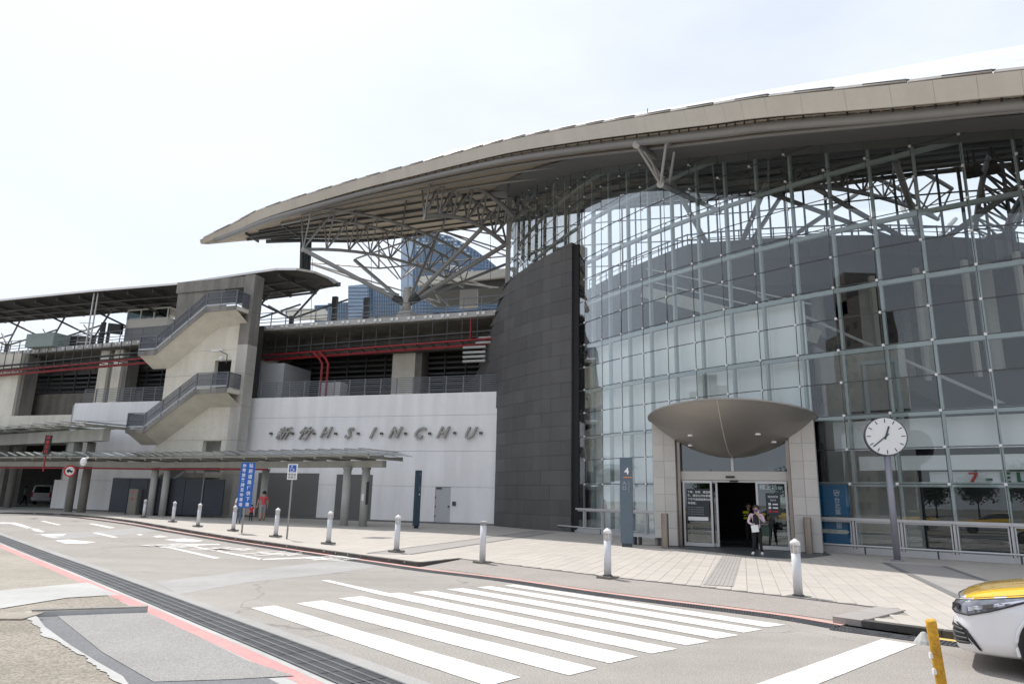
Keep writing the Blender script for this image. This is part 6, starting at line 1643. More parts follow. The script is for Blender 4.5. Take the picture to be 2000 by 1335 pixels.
# leaning yellow post, bottom right
base = pz(1842, 1352, ZR); bb = B()
d0 = base.length; topp = pd(1818, 1212, d0 * .985); yp = thing('yellow_post', 'leaning worn yellow bollard post in the near right corner', 'post', tuple(base), world=True)
ax = (topp - base); n_ = 12
bb.path([base + ax * i / n_ for i in range(n_ + 1)] + [topp + ax.normalized() * .012, topp + ax.normalized() * .018], [.048] * (n_ + 1) + [.040, .015], 16); part('tube', bb, M_POST, yp, smooth=True)
bb = B(); c_ = base + ax * .52; bb.box(c_ + Vector((-.055, 0, 0)), (.03, .03, .05)); c_ = base + ax * .30; bb.box(c_ + Vector((-.055, -.01, 0)), (.03, .03, .05)); part('clip', bb, M_SWHITE, yp)
p = pz(1806, 1256, ZR); bb = B(); bb.lathe([(.13, 0), (.11, .04), (.03, .14), (.0, .15)], 10); o = solo('concrete_stub', bb, M_PALE, 'small broken concrete cone on the road behind the yellow post', 'stub'); o.location = p

# ================================================================ TAXI
def car_body(L=4.62, Wd=1.78, taxi=True):
    """x = forward (nose at +L/2), y = left; returns rows of section points"""
    secs = []
    # x, half width at belt, z bottom, z belt(shoulder), z top, top half width
    data = [(2.33, .56, .21, .57, .60, .46), (2.28, .70, .18, .66, .70, .58), (2.18, .80, .17, .72, .775, .64), (2.02, .85, .17, .76, .83, .68), (1.80, .88, .17, .80, .875, .70), (1.45, .89, .18, .84, .93, .71), (1.10, .89, .18, .87, .985, .70), (.92, .89, .18, .89, 1.02, .69), (.30, .89, .18, .92, 1.36, .60), (-.1, .89, .18, .93, 1.46, .58), (-.8, .89, .18, .94, 1.47, .57), (-1.35, .89, .18, .95, 1.36, .56), (-1.85, .88, .20, .96, 1.05, .62), (-2.15, .84, .24, .92, 1.02, .60), (-2.28, .74, .32, .86, .93, .55), (-2.31, .55, .42, .74, .80, .45)]
    rows_ = []
    for x, hw, zb, zs, zt, tw in data:
        r_ = []
        prof = [(0, zb), (hw * .75, zb), (hw * .97, zb + .06), (hw, lerp(zb, zs, .5)), (hw * .99, zs - .04), (hw * .95, zs + .01), (lerp(hw * .92, tw, .5), lerp(zs, zt, .55)), (tw, zt - .02 * (zt > 1.2)), (tw * .6, zt + .015), (0, zt + .03)]
        r_ = [Vector((x, y, z)) for y, z in prof] + [Vector((x, -y, z)) for y, z in prof[::-1][1:-1]]
        r_.append(r_[0].copy()); rows_.append(r_)
    return rows_
def make_car(name, label, loc, rz, yellow):
    root = thing(name, label, 'car', loc, rz)
    rows_ = car_body(); bb = B(); bb.grid(rows_); bb.poly(rows_[0][:-1]); bb.poly(rows_[-1][:-1][::-1])
    me = bb.mesh('body', [M_TAXIW, M_TAXI, M_BLACK, M_TINTCAR], None, True)
    bm = bmesh.new(); bm.from_mesh(me); bmesh.ops.remove_doubles(bm, verts=bm.verts[:], dist=1e-4); bmesh.ops.subdivide_edges(bm, edges=bm.edges[:], cuts=1, use_grid_fill=True, smooth=.35)
    bmesh.ops.recalc_face_normals(bm, faces=bm.faces[:])
    for f in bm.faces:
        c_ = f.calc_center_median(); f.smooth = True
        # wheel cut-outs shown by dark arch faces handled separately
        if yellow:
            hood = c_.z > .735 + .05 * (2.3 - c_.x)
            fender = c_.z > .60 and c_.x < 1.70 - (.78 - c_.z) * 1.0
            f.material_index = 1 if (c_.z > .765 + .0 * c_.x and abs(c_.y) < .80 and c_.x < 2.26) or fender else 0
        else: f.material_index = 0
        if c_.z > 1.02 and c_.z < 1.42 and c_.x < .80 and c_.x > -1.85: f.material_index = 3
        if .2 < c_.z < .3 and False: f.material_index = 2
    bm.to_mesh(me); bm.free(); body = part('body', None, None, root, me=me)
    return root, body
M_TINTCAR = mat('car_window', (.02, .022, .025), .06, var=0, coat=1.0)
pc = pz(1868, 1300, ZR)
hd_ = math.atan2(kdir.y, kdir.x) + math.pi      # driving direction: up the road, to the left
hd_ += math.radians(8)
fwd = Vector((math.cos(hd_), math.sin(hd_), 0)); lft = Vector((-fwd.y, fwd.x, 0))
nose_left = pz(1916, 1311, ZR)                    # front left bumper corner on the ground
cloc = nose_left - fwd * (2.12) - lft * .70
taxi, tbody = make_car('taxi', 'yellow and white taxi entering at the lower right edge of the photo', (cloc.x, cloc.y, ZR), hd_, True)
def carp(name, b, m, parent=taxi, smooth=False): return part(name, b, m, parent, smooth)
for sx, sy in ((1.38, 1), (1.38, -1), (-1.32, 1), (-1.32, -1)):
    y0 = sy * .90
    bb = B(); bb.tube((sx, sy * .60, .33), (sx, y0 + sy * .004, .33), .375, 32); arch = carp('wheel_arch', bb, M_BLACK)
    bb = B(); bb.path([(sx + .385 * math.cos(a), y0, .33 + .385 * math.sin(a)) for a in np.linspace(-.25, math.pi + .25, 20)], .018, 6); part('arch_lip', bb, M_TAXIW, arch)
    wh = B(); prof = [(.20, -.11), (.29, -.11), (.325, -.08), (.33, 0), (.325, .08), (.29, .11), (.20, .11)]
    vs_n = 28; wv = B(); wv.lathe(prof, vs_n)
    wb2 = B(); wb2.add([Vector((sx + v.x, y0 - sy * .06 + v.z, .33 + v.y)) for v in wv.v], wv.f); wheel = carp('wheel', wb2, M_RUB, smooth=True)
    rb_ = B(); 
    for i in range(10):
        a = i * 2 * math.pi / 10; rb_.bar((sx, y0 + sy * .04, .33), (sx + .2 * math.cos(a), y0 + sy * .04, .33 + .2 * math.sin(a)), .03, .02, up=Vector((0, 1, 0)))
    rb_.tube((sx, y0 - sy * .02, .33), (sx, y0 + sy * .055, .33), .05, 12); rb_.path([(sx + .205 * math.cos(a), y0 + sy * .045, .33 + .205 * math.sin(a)) for a in np.linspace(0, 2 * math.pi, 25)], .015, 6); part('rim', rb_, M_RIM, wheel)
from mathutils.bvhtree import BVHTree
_bm = bmesh.new(); _bm.from_mesh(tbody.data); _bvh = BVHTree.FromBMesh(_bm); _bm.free()
def onb(x, y, z, off=.006):
    c_ = Vector((1.45, .25 * (1 if y >= 0 else -1) if abs(y) > .3 else y * .6, z)); d_ = (Vector((x, y, z)) - c_); d_.z = 0; d_.normalize()
    hit, nrm_, ix, ds = _bvh.ray_cast(Vector((x, y, z)) + d_ * 1.0, -d_)
    if hit is None: return Vector((x, y, z))
    return hit + d_ * off
def pgrid(U_, L_, n_=5, off=.006):
    rows_ = []
    for j in range(n_):
        row = []
        for a_, c_ in zip(U_, L_):
            q = [a_[i] + (c_[i] - a_[i]) * j / (n_ - 1) for i in range(3)]; row.append(onb(q[0], q[1], q[2], off))
        rows_.append(row)
    bb = B(); bb.grid(rows_); return bb, rows_
def dens(l, n_=4):
    out = []
    for a_, c_ in zip(l, l[1:]):
        for i in range(n_): out.append(tuple(a_[k] + (c_[k] - a_[k]) * i / n_ for k in range(3)))
    out.append(l[-1]); return out
for sy in (1, -1):
    up_ = dens([(2.30, sy * .50, .715), (2.24, sy * .66, .735), (2.12, sy * .78, .755), (1.95, sy * .84, .785), (1.75, sy * .87, .815), (1.52, sy * .88, .85)])
    lo_ = dens([(2.31, sy * .50, .625), (2.26, sy * .68, .60), (2.15, sy * .80, .595), (1.98, sy * .87, .655), (1.78, sy * .89, .73), (1.53, sy * .89, .83)])
    bb, rr_ = pgrid(up_, lo_, 6, .008); hl = carp('headlight', bb, M_LAMPG, smooth=True)
    bb = B(); bb.path(rr_[-1], .010, 6); bb.path([r_[0] for r_ in rr_], .010, 6); bb.path(rr_[0], .006, 6); part('trim', bb, M_BLACK, hl)
    bb, _ = pgrid(up_[9:19], lo_[9:19], 4, .014); 
    up2 = [tuple(u[k] * .55 + l_[k] * .45 for k in range(3)) for u, l_ in zip(up_[8:], lo_[8:])]; lo2 = [tuple(u[k] * .25 + l_[k] * .75 for k in range(3)) for u, l_ in zip(up_[8:], lo_[8:])]
    bb, _ = pgrid(up2, lo2, 3, .016); part('chrome_strip', bb, M_CHROME, hl)
    for yy, zz in ((.60, .665), (.72, .67)):
        c_ = onb(2.25, sy * yy, zz, .004); bb = B(); d_ = (c_ - Vector((1.45, sy * .25, zz))); d_.z = 0; d_.normalize(); bb.tube(c_, c_ + d_ * .02, .034, 16); part('projector', bb, M_BLACK, hl)
    sl1 = dens([(2.28, sy * .66, .50), (2.22, sy * .745, .44), (2.17, sy * .80, .34), (2.12, sy * .83, .235)]); sl2 = dens([(2.26, sy * .70, .50), (2.19, sy * .79, .44), (2.14, sy * .83, .34), (2.10, sy * .845, .235)])
    bb, _ = pgrid(sl1, sl2, 3, .012); carp('bumper_slash', bb, M_BLACK)
gu = dens([(2.33, -.66, .47), (2.35, -.3, .48), (2.35, .3, .48), (2.30, .66, .47), (2.22, .745, .45)], 4); gl_ = dens([(2.33, -.72, .27), (2.35, -.3, .26), (2.35, .3, .26), (2.30, .68, .27), (2.16, .80, .29)], 4)
bb, _ = pgrid(gu, gl_, 5, .004); carp('lower_grille', bb, M_BLACK)
for f_ in (.12, .38, .64, .88):
    bb = B(); bb.path([onb(*(u[k] + (l_[k] - u[k]) * f_ for k in range(3)), .014) for u, l_ in zip(gu, gl_)], .011, 5); carp('grille_bar', bb, M_STEELD)
bb = B(); bb.path([onb(*q, .002) for q in dens([(2.30, .1, .735), (2.29, .45, .735), (2.235, .64, .75), (2.1, .77, .775), (1.95, .84, .805), (1.75, .86, .835), (1.5, .87, .87)])], .004, 5); carp('bonnet_seam', bb, M_BLACK)

for (x_, y_, r_, lb_) in ((-7.5, -3.5, 2.35, 'yellow and white taxi waiting behind the camera, nearest of the queue'), (-13.5, 2.2, 2.35, 'yellow and white taxi waiting behind the camera, second in the queue')):
    o = copy_tree(taxi); o.location = (x_, y_, ZR + .0); o.rotation_euler = (0, 0, r_); o['label'] = lb_
# white van in the undercroft
p = pz(86, 988); p = Vector((p.x, p.y, 0)); sc_ = 1
van = thing('van', 'white van parked nose-in under the viaduct at far left', 'car', (pz(92, 985.5).x - 1.0, pz(92, 985.5).y + 2.2, .01), rz=math.radians(100))
rows_ = []
for x, hw, zb, zs, zt, tw in [(2.5, .7, .35, .9, 1.0, .6), (2.35, .9, .3, 1.0, 1.15, .8), (1.6, .95, .3, 1.05, 1.35, .8), (.9, .95, .3, 1.1, 1.9, .78), (-1.8, .95, .3, 1.1, 1.93, .80), (-2.35, .93, .35, 1.1, 1.85, .78), (-2.5, .88, .42, 1.05, 1.2, .85), (-2.52, .8, .5, .95, 1.02, .75)]:
    prof = [(0, zb), (hw * .9, zb), (hw, zb + .2), (hw, zs), (tw + .03, zt - .12), (tw - .1, zt), (0, zt + .04)]
    r_ = [Vector((x, y, z)) for y, z in prof] + [Vector((x, -y, z)) for y, z in prof[::-1][1:-1]]; r_.append(r_[0].copy()); rows_.append(r_)
bb = B(); bb.grid(rows_); bb.poly(rows_[0][:-1]); bb.poly(rows_[-1][:-1]); part('body', bb, M_TAXIW, van, smooth=False)
bb = B(); bb.prism([(-2.50, -.70, 1.15), (-2.50, .70, 1.15), (-2.36, .64, 1.75), (-2.36, -.64, 1.75)], (-.03, 0, 0)); part('rear_window', bb, M_TINTCAR, van)
for sy in (1, -1):
    bb = B(); bb.prism([(-1.9, sy * .955, 1.15), (.9, sy * .955, 1.15), (.7, sy * .83, 1.78), (-1.8, sy * .83, 1.78)], (0, sy * .02, 0)); part('side_window', bb, M_TINTCAR, van)
    bb = B(); bb.box((-2.50, sy * .82, .95), (.08, .16, .5)); part('tail_light', bb, M_SIGNR, van)
    for sx in (1.5, -1.6): bb = B(); bb.tube((sx, sy * .78, .33), (sx, sy * .97, .33), .33, 18); part('wheel', bb, M_RUB, van)
bb = B(); bb.box((-2.53, 0, .8), (.02, .45, .16)); part('number_plate', bb, M_SWHITE, van)

# ================================================================ PEOPLE
def person(label, loc, rz, H, joints, cols, hair=True, extra=None, cat='person', head_r=None):
    """joints: dict name -> (x,y,z) in units of body height (x right, y forward, z up)."""
    root = thing('person', label, cat, tuple(loc), rz)
    J = dict(hip=(0, 0, .52), waist=(0, 0, .60), chest=(0, .0, .72), neck=(0, 0, .825), chin=(0, .012, .865), head=(0, .014, .92), crown=(0, .008, .965),
             shl=(-.105, 0, .80), shr=(.105, 0, .80), ell=(-.135, -.01, .63), elr=(.135, -.01, .63), wrl=(-.14, .03, .49), wrr=(.14, .03, .49), hal=(-.14, .04, .45), har=(.14, .04, .45),
             hpl=(-.052, 0, .50), hpr=(.052, 0, .50), knl=(-.055, .01, .28), knr=(.055, .01, .28), anl=(-.055, 0, .045), anr=(.055, 0, .045), tol=(-.06, .075, .018), tor=(.06, .075, .018))
    J.update(joints)
    R = dict(hip=.080, waist=.072, chest=.086, neck=.034, chin=.038, head=.060, crown=.040, shl=.043, shr=.043, ell=.028, elr=.028, wrl=.019, wrr=.019, hal=.020, har=.020, hpl=.062, hpr=.062, knl=.040, knr=.040, anl=.026, anr=.026, tol=.024, tor=.024)
    E_ = [('hip', 'waist'), ('waist', 'chest'), ('chest', 'neck'), ('neck', 'chin'), ('chin', 'head'), ('head', 'crown'), ('chest', 'shl'), ('chest', 'shr'), ('shl', 'ell'), ('shr', 'elr'), ('ell', 'wrl'), ('elr', 'wrr'), ('wrl', 'hal'), ('wrr', 'har'), ('hip', 'hpl'), ('hip', 'hpr'), ('hpl', 'knl'), ('hpr', 'knr'), ('knl', 'anl'), ('knr', 'anr'), ('anl', 'tol'), ('anr', 'tor')]
    names = list(J); me = bpy.data.meshes.new('body_cage'); me.from_pydata([Vector(J[n]) * H for n in names], [(names.index(a), names.index(c)) for a, c in E_], [])
    o = bpy.data.objects.new('body_cage', me); COL.objects.link(o)
    sk = o.modifiers.new('s', 'SKIN'); sv_ = me.skin_vertices[0].data
    for i, n in enumerate(names): sv_[i].radius = (R[n] * H, R[n] * H * (.72 if n in ('hip', 'waist', 'chest') else 1)); sv_[i].use_root = (n == 'hip')
    ss_ = o.modifiers.new('d', 'SUBSURF'); ss_.levels = 2
    dg = bpy.context.evaluated_depsgraph_get(); me2 = bpy.data.meshes.new_from_object(o.evaluated_get(dg)); bpy.data.objects.remove(o)
    me2.materials.clear()
    for m in (M_SKIN, cols['top'], cols['legs'], cols['shoes'], M_HAIR): me2.materials.append(m)
    P_ = {n: Vector(J[n]) * H for n in names}
    def seg(p, a, c):
        A_, C_ = P_[a], P_[c]; d_ = C_ - A_; t = max(0, min(1, (p - A_).dot(d_) / d_.length_squared)); return (p - (A_ + d_ * t)).length - lerp(R[a], R[c], t) * H, t
    reg = {('hip', 'waist'): 't', ('waist', 'chest'): 't', ('chest', 'neck'): 't', ('neck', 'chin'): 's', ('chin', 'head'): 'h', ('head', 'crown'): 'h', ('chest', 'shl'): 't', ('chest', 'shr'): 't', ('shl', 'ell'): 'u', ('shr', 'elr'): 'u', ('ell', 'wrl'): 'f', ('elr', 'wrr'): 'f', ('wrl', 'hal'): 's', ('wrr', 'har'): 's', ('hip', 'hpl'): 'l', ('hip', 'hpr'): 'l', ('hpl', 'knl'): 'l', ('hpr', 'knr'): 'l', ('knl', 'anl'): 'c', ('knr', 'anr'): 'c', ('anl', 'tol'): 'o', ('anr', 'tor'): 'o'}
    sl_ = cols.get('sleeve', 'short'); lg_ = cols.get('leglen', 'long')
    for f in me2.polygons:
        f.use_smooth = True; c_ = f.center; best = min(E_, key=lambda e: seg(c_, *e)[0]); g_ = reg[best]; t = seg(c_, *best)[1]
        mi = 0
        if g_ == 't': mi = 1 if not (best == ('chest', 'neck') and t > .8) else 0
        elif g_ == 'u': mi = 1 if (sl_ == 'long' or t < .72) else 0
        elif g_ == 'f': mi = 1 if sl_ == 'long' else 0
        elif g_ == 'l': mi = 2
        elif g_ == 'c': mi = 2 if lg_ == 'long' else (2 if lg_ == 'crop' and t < .5 else 0)
        elif g_ == 'o': mi = 3
        if best == ('hip', 'waist') and t < .15: mi = 2
        f.material_index = mi
    part('body', None, None, root, me=me2)
    hc = P_['head']; r_ = .064 * H
    # face features
    bb = B(); bb.box(hc + Vector((0, .062 * H, -.012 * H)), (.012 * H, .018 * H, .02 * H)); part('nose', bb, M_SKIN, root)
    for sx in (-1, 1): bb = B(); bb.box(hc + Vector((sx * .022 * H, .0565 * H, .006 * H)), (.012 * H, .006 * H, .005 * H)); part('eye', bb, M_BLACK, root)
    bb = B(); bb.box(hc + Vector((0, .057 * H, -.032 * H)), (.024 * H, .006 * H, .005 * H)); part('mouth', bb, mat('lips', (.35, .12, .10), .6, var=0), root)
    for sx in (-1, 1): bb = B(); bb.box(hc + Vector((sx * .063 * H, 0, -.005 * H)), (.008 * H, .02 * H, .03 * H)); part('ear', bb, M_SKIN, root)
    if hair:
        n1, n2 = 14, 8; rows2 = []
        for j in range(n2 + 1):
            th_ = j / n2 * math.radians(118); row = []
            for i in range(n1 + 1):
                a = 2 * math.pi * i / n1; fr_ = max(0, math.sin(a)); tt_ = th_ * (1 - .45 * fr_)
                row.append(hc + Vector((math.sin(tt_) * math.cos(a) * r_ * 1.08, math.sin(tt_) * math.sin(a) * r_ * 1.12 - .004 * H, math.cos(tt_) * r_ * 1.16 + .012 * H)))
            rows2.append(row)
        bb = B(); bb.grid(rows2); part('hair', bb, M_HAIR, root, smooth=True)
    # hands: palm with five fingers
    for h_, w_, sx in (('hal', 'wrl', -1), ('har', 'wrr', 1)):
        d_ = (P_[h_] - P_[w_]).normalized(); sd = d_.orthogonal().normalized(); bb = B()
        for i in range(4): s0 = P_[h_] + sd * (i - 1.5) * .009 * H; bb.path([s0 + d_ * .004 * H, s0 + d_ * .025 * H, s0 + d_ * (.040 + (.006 if i in (1, 2) else 0)) * H + d_.cross(sd) * .008 * H], [.0055 * H, .005 * H, .004 * H], 5)
        bb.path([P_[h_] - d_ * .01 * H + sd * .016 * H, P_[h_] + d_ * .008 * H + sd * .03 * H, P_[h_] + d_ * .024 * H + sd * .034 * H], [.006 * H, .0055 * H, .0045 * H], 5)
        part('fingers', bb, M_SKIN, root)
    return root
# woman at the doors, facing the road, looking at a phone, bag held before her
pp_ = pz(1481, 1084); rzf = math.atan2(-pp_.x, pp_.y) + math.pi - .1
wmn = person('woman in black trousers and pale shirt standing at the doors, one hand at her face', (pp_.x, pp_.y, .012), rzf, 1.62,
    dict(ell=(-.155, .04, .65), wrl=(-.07, .12, .76), hal=(-.04, .125, .81), elr=(.16, .0, .64), wrr=(.07, .12, .60), har=(.02, .13, .585), anl=(-.075, 0, .045), anr=(.085, .02, .045), tol=(-.09, .075, .018), tor=(.11, .09, .018), head=(-.01, .03, .915), chin=(0, .02, .865)),
    dict(top=M_PLAID, legs=M_BLKC, shoes=M_SWHITE, sleeve='long'))
H_ = 1.62
bb = B(); bb.prism([(-.10, .12, .98), (.09, .12, .98), (.085, .12, 1.28), (.0, .13, 1.33), (-.09, .12, 1.25)], (0, .07, 0)); part('vest', bb, M_BLKC, wmn)
bb = B(); bb.box((-.01, .118, 1.43), (.12, .05, .08)); part('face_mask', bb, M_PURP, wmn)
p = Vector((pp_.x, pp_.y, 0)); rot = Matrix.Rotation(rzf, 3, 'Z')
bb = B(); bb.box((0, 0, 0), (.22, .07, .22)); bb.box((0, 0, .13), (.02, .02, .08)); bag = solo('handbag', bb, M_SWHITE, 'small white handbag held in front of the woman at the doors', 'bag'); bag.location = p + rot @ Vector((.03, .25, .86)); bag.rotation_euler = (0, .15, rzf)
bb = B(); bb.box((0, 0, 0), (.24, .13, .30)); bb.path([(-.08, 0, .15), (-.07, 0, .3), (.07, 0, .3), (.08, 0, .15)], .008, 5); b2 = solo('tote_bag', bb, mat('dark_green_bag', (.02, .05, .035), .7, var=.1), 'dark green tote bag at the side of the woman at the doors', 'bag'); b2.location = p + rot @ Vector((-.27, .02, .80)); b2.rotation_euler = (0, 0, rzf)
# guard inside
pg = pl(3.25, 2.4, .02); person('person in dark clothes with a bright yellow safety strap inside the doorway', tuple(pg), rzf + .6, 1.68, dict(elr=(.15, .05, .66), wrr=(.10, .12, .70), har=(.08, .13, .73)), dict(top=M_BLKC, legs=M_BLKC, shoes=M_BLACK, sleeve='long'))
gst = thing('safety_vest', 'yellow reflective safety strap worn by the person inside the doorway', 'vest', tuple(pg), world=True)
bb = B(); bb.box(Vector(pg) + Vector((-.15, -.12, 1.30)), (.22, .10, .09)); bb.box(Vector(pg) + Vector((-.18, -.12, 1.12)), (.12, .10, .16)); part('strap', bb, M_HIVIS, gst)
# family walking away
pm = pz(511, 1017); ra_ = -.95
fam_dir = .35
man = person('man in coral shirt and grey shorts walking away, holding a child by the hand', (pm.x, pm.y, .012), fam_dir, 1.74,
    dict(hpl=(-.052, 0, .50), hpr=(.052, 0, .50), knl=(-.06, -.02, .28), anl=(-.06, -.14, .06), tol=(-.06, -.10, .02), knr=(.055, .06, .28), anr=(.06, .06, .045), tor=(.06, .13, .018), ell=(-.17, .0, .65), wrl=(-.20, .03, .50), hal=(-.205, .035, .46)),
    dict(top=M_CORAL, legs=M_GSHORT, shoes=M_BLACK, leglen='short'))
pc_ = pz(489, 1018.5)
child = person('small child in red shirt and dark trousers holding the man by the hand', (pc_.x, pc_.y, .012), fam_dir - .15, .98,
    dict(shl=(-.11, 0, .77), elr=(.20, .02, .80), wrr=(.30, .03, .86), har=(.33, .03, .88), knl=(-.06, -.02, .27), anl=(-.06, -.10, .06), tol=(-.06, -.05, .02), head=(0, .012, .90), crown=(0, .008, .96)),
    dict(top=M_REDT, legs=M_BLKC, shoes=mat('yellow_shoes', (.6, .42, .05), .6, var=0)))
pwm = pz(464, 1022); person('woman in white top and blue jeans half hidden behind the blue banner', (pwm.x, pwm.y, .012), fam_dir, 1.60,
    dict(knl=(-.055, .05, .28), anl=(-.055, .08, .045), tol=(-.055, .15, .018), anr=(.055, -.10, .06), tor=(.055, -.05, .02)), dict(top=M_WSHIRT, legs=M_DENIM, shoes=mat('brown_shoes', (.12, .06, .04), .6, var=0)))
pl_ = pz(45, 986.5); person('man in light blue shirt and dark trousers walking under the viaduct at far left', (pl_.x, pl_.y, .012), -1.25, 1.72,
    dict(knl=(-.055, .07, .28), anl=(-.055, .12, .045), tol=(-.055, .19, .018), knr=(.055, -.02, .28), anr=(.055, -.14, .06), tor=(.055, -.09, .02), elr=(.14, .06, .64), wrr=(.13, .12, .55), har=(.13, .14, .52)), dict(top=M_BLSH, legs=M_BLKC, shoes=M_BLACK))

# ================================================================ BACKGROUND TOWERS
def far(px, py, d): return pd(px, py, d)
D1 = 300
tw = thing('office_tower', 'large blue glass office tower with a sloping curved top and roof lettering', 'building', tuple(far(885, 600, D1)), world=True)
outl = [(783, 640), (783, 475), (785, 462), (792, 457), (815, 454), (852, 454.5), (880, 461), (905, 474), (930, 489), (955, 508), (978, 527), (990, 538), (1010, 556), (1010, 640)]
pts = [far(x, y, D1) for x, y in outl]
ctr = (pts[0] + pts[-1]) / 2; tx = (pts[-1] - pts[0]); tx.z = 0; tx.normalize(); bn2 = Vector((-tx.y, tx.x, 0)); bn2 = bn2 if bn2.y > 0 else -bn2
bb = B(); bb.prism(pts, bn2 * 40); part('body', bb, M_TOWER, tw)
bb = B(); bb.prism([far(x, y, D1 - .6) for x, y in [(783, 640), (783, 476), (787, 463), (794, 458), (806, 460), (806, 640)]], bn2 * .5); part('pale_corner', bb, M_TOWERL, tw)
def ytop(x):
    for (xa, ya), (xb, yb) in zip(outl[4:-1], outl[5:]):
        if xa <= x <= xb: return lerp(ya, yb, (x - xa) / (xb - xa)) if xb > xa else ya
    return 456
for i, x in enumerate(np.arange(812, 1006, 6.2)):
    bb = B(); bb.bar(far(x, 640, D1 - .5), far(x, ytop(x) + 2, D1 - .5), .32, .5); part('fin', bb, M_TOWERF, tw)
bb = B()
for y in np.arange(466, 640, 6.5):
    xs_ = [x for x in range(808, 1008, 4) if ytop(x) < y - 1]
    if len(xs_) > 1: bb.bar(far(xs_[0], y, D1 - .3), far(xs_[-1], y, D1 - .3), .3, .45)
part('floor_band', bb, M_TOWERD, tw, kind='stuff')
rb2 = random.Random(4)
bb = B()
for x in np.arange(812, 940, 6.2):
    for y in np.arange(463, 520, 6.5):
        if ytop(x) < y - 5 and rb2.random() < .42 - (y - 460) * .004:
            a_ = far(x + .6, y + 1, D1 - .4); c_ = far(x + 5.4, y + 1, D1 - .4); bb.frame(a_, c_ - a_, bn2 * -.2, (0, 0, 1.0))
part('pale_window', bb, mat('tower_pale_pane', (.50, .58, .66), .3, var=.1), tw, kind='stuff')  # paler panes scattered at random, fewer towards the lower floors
nr = '台灣新瑞大樓'
for i, ch in enumerate(nr):
    x = 872 + i * 12.4; y = 521 + i * 3.2; put_text('roof_letter', ch, 2.9, .3, M_SWHITE, far(x, y, D1 - 2), tx, (0, 0, 1), tw, bold=.06)
D2 = 260
b2t = thing('blue_glass_block', 'lower blue glass office block left of the big tower', 'building', tuple(far(720, 610, D2)), world=True)
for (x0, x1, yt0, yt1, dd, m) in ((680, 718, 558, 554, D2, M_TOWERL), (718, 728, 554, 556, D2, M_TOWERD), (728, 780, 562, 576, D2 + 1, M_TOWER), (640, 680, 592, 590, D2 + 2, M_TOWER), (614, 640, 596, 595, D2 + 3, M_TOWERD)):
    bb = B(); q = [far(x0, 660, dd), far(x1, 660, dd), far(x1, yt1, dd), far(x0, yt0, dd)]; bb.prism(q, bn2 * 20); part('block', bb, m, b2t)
    for x in np.arange(x0 + 2, x1, 4.6): bb = B(); bb.bar(far(x, 660, dd - .3), far(x, lerp(yt0, yt1, (x - x0) / (x1 - x0)), dd - .3), .22, .3); part('fin', bb, M_TOWERF, b2t)
    bb = B()
    for y in np.arange(max(yt0, yt1) + 4, 660, 7): bb.bar(far(x0, y, dd - .2), far(x1, y, dd - .2), .25, .25)
    part('floor_band', bb, M_TOWERD, b2t, kind='stuff')
wm = thing('pale_block', 'pale narrow office block left of the blue tower base', 'building', tuple(far(770, 600, 280)), world=True)
bb = B(); bb.prism([far(765, 660, 280), far(790, 660, 280), far(790, 582, 280), (far(765, 584, 280))], bn2 * 12); part('block', bb, M_BEIGEB, wm)

# buildings and trees behind the photographer (they show in the glass)
def tower_behind(x, y, w, d_, h, m, label, steps=()):
    root = thing('apartment_building', label, 'building', (x, y, -.1))
    bb = B(); bb.box((0, 0, h / 2), (w, d_, h)); part('wall', bb, m, root)
    for (dx, ww, hh) in steps: bb = B(); bb.box((dx, 0, h + hh / 2), (ww, d_ * .7, hh)); part('roof_block', bb, m, root)
    bb = B()
    for zi in range(int(h / 3.4)):
        for xi in range(int(w / 3.2)):
            bb.box((-w / 2 + 1.8 + xi * 3.2, d_ / 2 + .02, 2 + zi * 3.4), (1.3, .1, 1.3))
            if xi < int(d_ / 3.2): bb.box((w / 2 + .02, -d_ / 2 + 1.8 + xi * 3.2, 2 + zi * 3.4), (.1, 1.3, 1.3))
    part('window', bb, M_TINTCAR, root, kind='stuff')
tower_behind(-42, -110, 26, 16, 24, M_BROWNB, 'low brown apartment block across the street behind the camera', ((-2, 16, 3),))
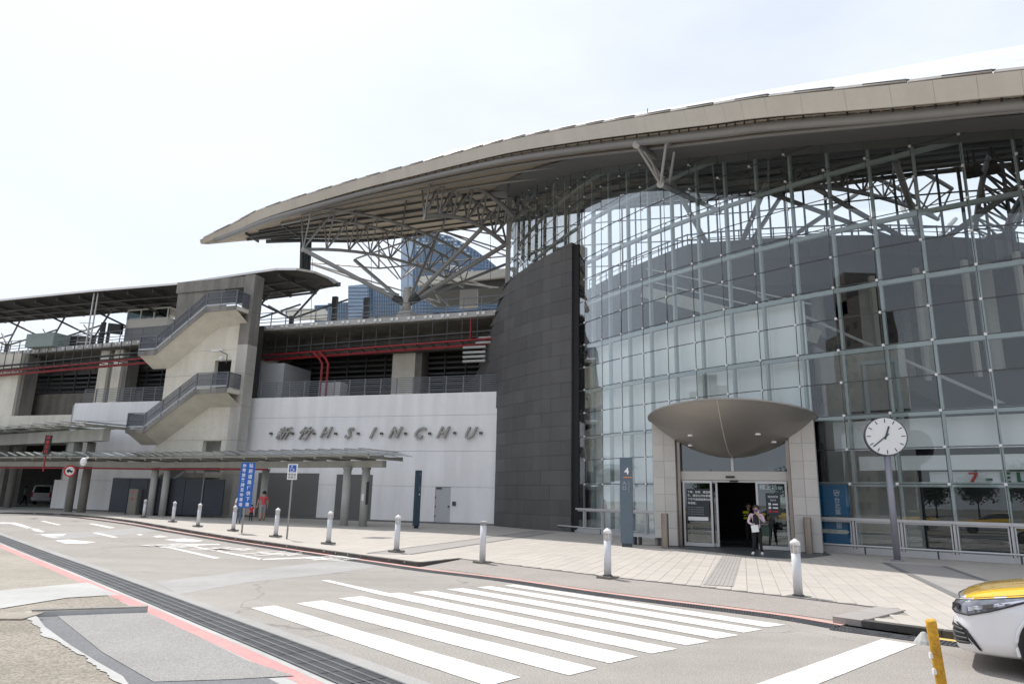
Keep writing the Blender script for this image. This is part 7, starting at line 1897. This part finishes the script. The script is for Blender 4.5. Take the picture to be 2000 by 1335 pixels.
tower_behind(-118, -62, 34, 22, 46, M_BROWNB, 'stepped apartment block across the street behind the camera', ((3, 20, 5), (2, 9, 10)))
tower_behind(-150, 20, 26, 20, 30, M_BROWNB, 'far brown apartment block at the left behind the camera', ((0, 12, 4),))
tower_behind(26, -125, 34, 16, 20, M_BEIGEB, 'wide beige block straight behind the camera', ((6, 12, 4),))
# street trees
lm = B()
rt = random.Random(9)
lv = B()
for i in range(1500):
    a = rt.uniform(0, 2 * math.pi); ph = math.acos(rt.uniform(-1, 1)); r_ = (rt.random() ** .4)
    lobe = 1 + .25 * math.sin(3 * a + 2 * ph) + .15 * math.sin(7 * a)
    c_ = Vector((math.cos(a) * math.sin(ph) * 2.3 * r_ * lobe, math.sin(a) * math.sin(ph) * 2.3 * r_ * lobe, 4.6 + math.cos(ph) * 1.7 * r_ * lobe))
    n1 = Vector((rt.uniform(-1, 1), rt.uniform(-1, 1), rt.uniform(-1, 1))).normalized(); t1_ = n1.orthogonal().normalized() * .17; t2_ = n1.cross(t1_).normalized() * .13
    lv.quad(c_ - t1_, c_ - t2_, c_ + t1_, c_ + t2_)
tree0 = thing('street_tree', 'round green street tree standing across the road, seen only mirrored in the glass', 'tree', (0, 0, 0), group='street trees across the road')
part('crown', lv, M_LEAF, tree0); bb = B(); bb.path([(0, 0, 0), (.05, 0, 1.5), (.0, .05, 3), (.1, 0, 4.6)], [.16, .13, .11, .05], 8)
for a in range(4): bb.path([(0, .03, 2.6), (math.cos(a * 1.6) * .8, math.sin(a * 1.6) * .8, 3.7), (math.cos(a * 1.6) * 1.4, math.sin(a * 1.6) * 1.4, 4.6)], [.07, .05, .02], 6)
part('trunk', bb, M_BARK, tree0)
for i in range(13):
    o = tree0 if i == 0 else copy_tree(tree0)
    o.location = (-78 + i * 7.2 + rt.uniform(-1, 1), 14 - i * 4.0 + rt.uniform(-1, 1), -.1) if i < 7 else (-44 + (i - 6) * 8, -16 - (i - 6) * 4.5, -.1)
    s = rt.uniform(.62, .95); o.scale = (s, s, s); o.rotation_euler = (0, 0, rt.uniform(0, 6))
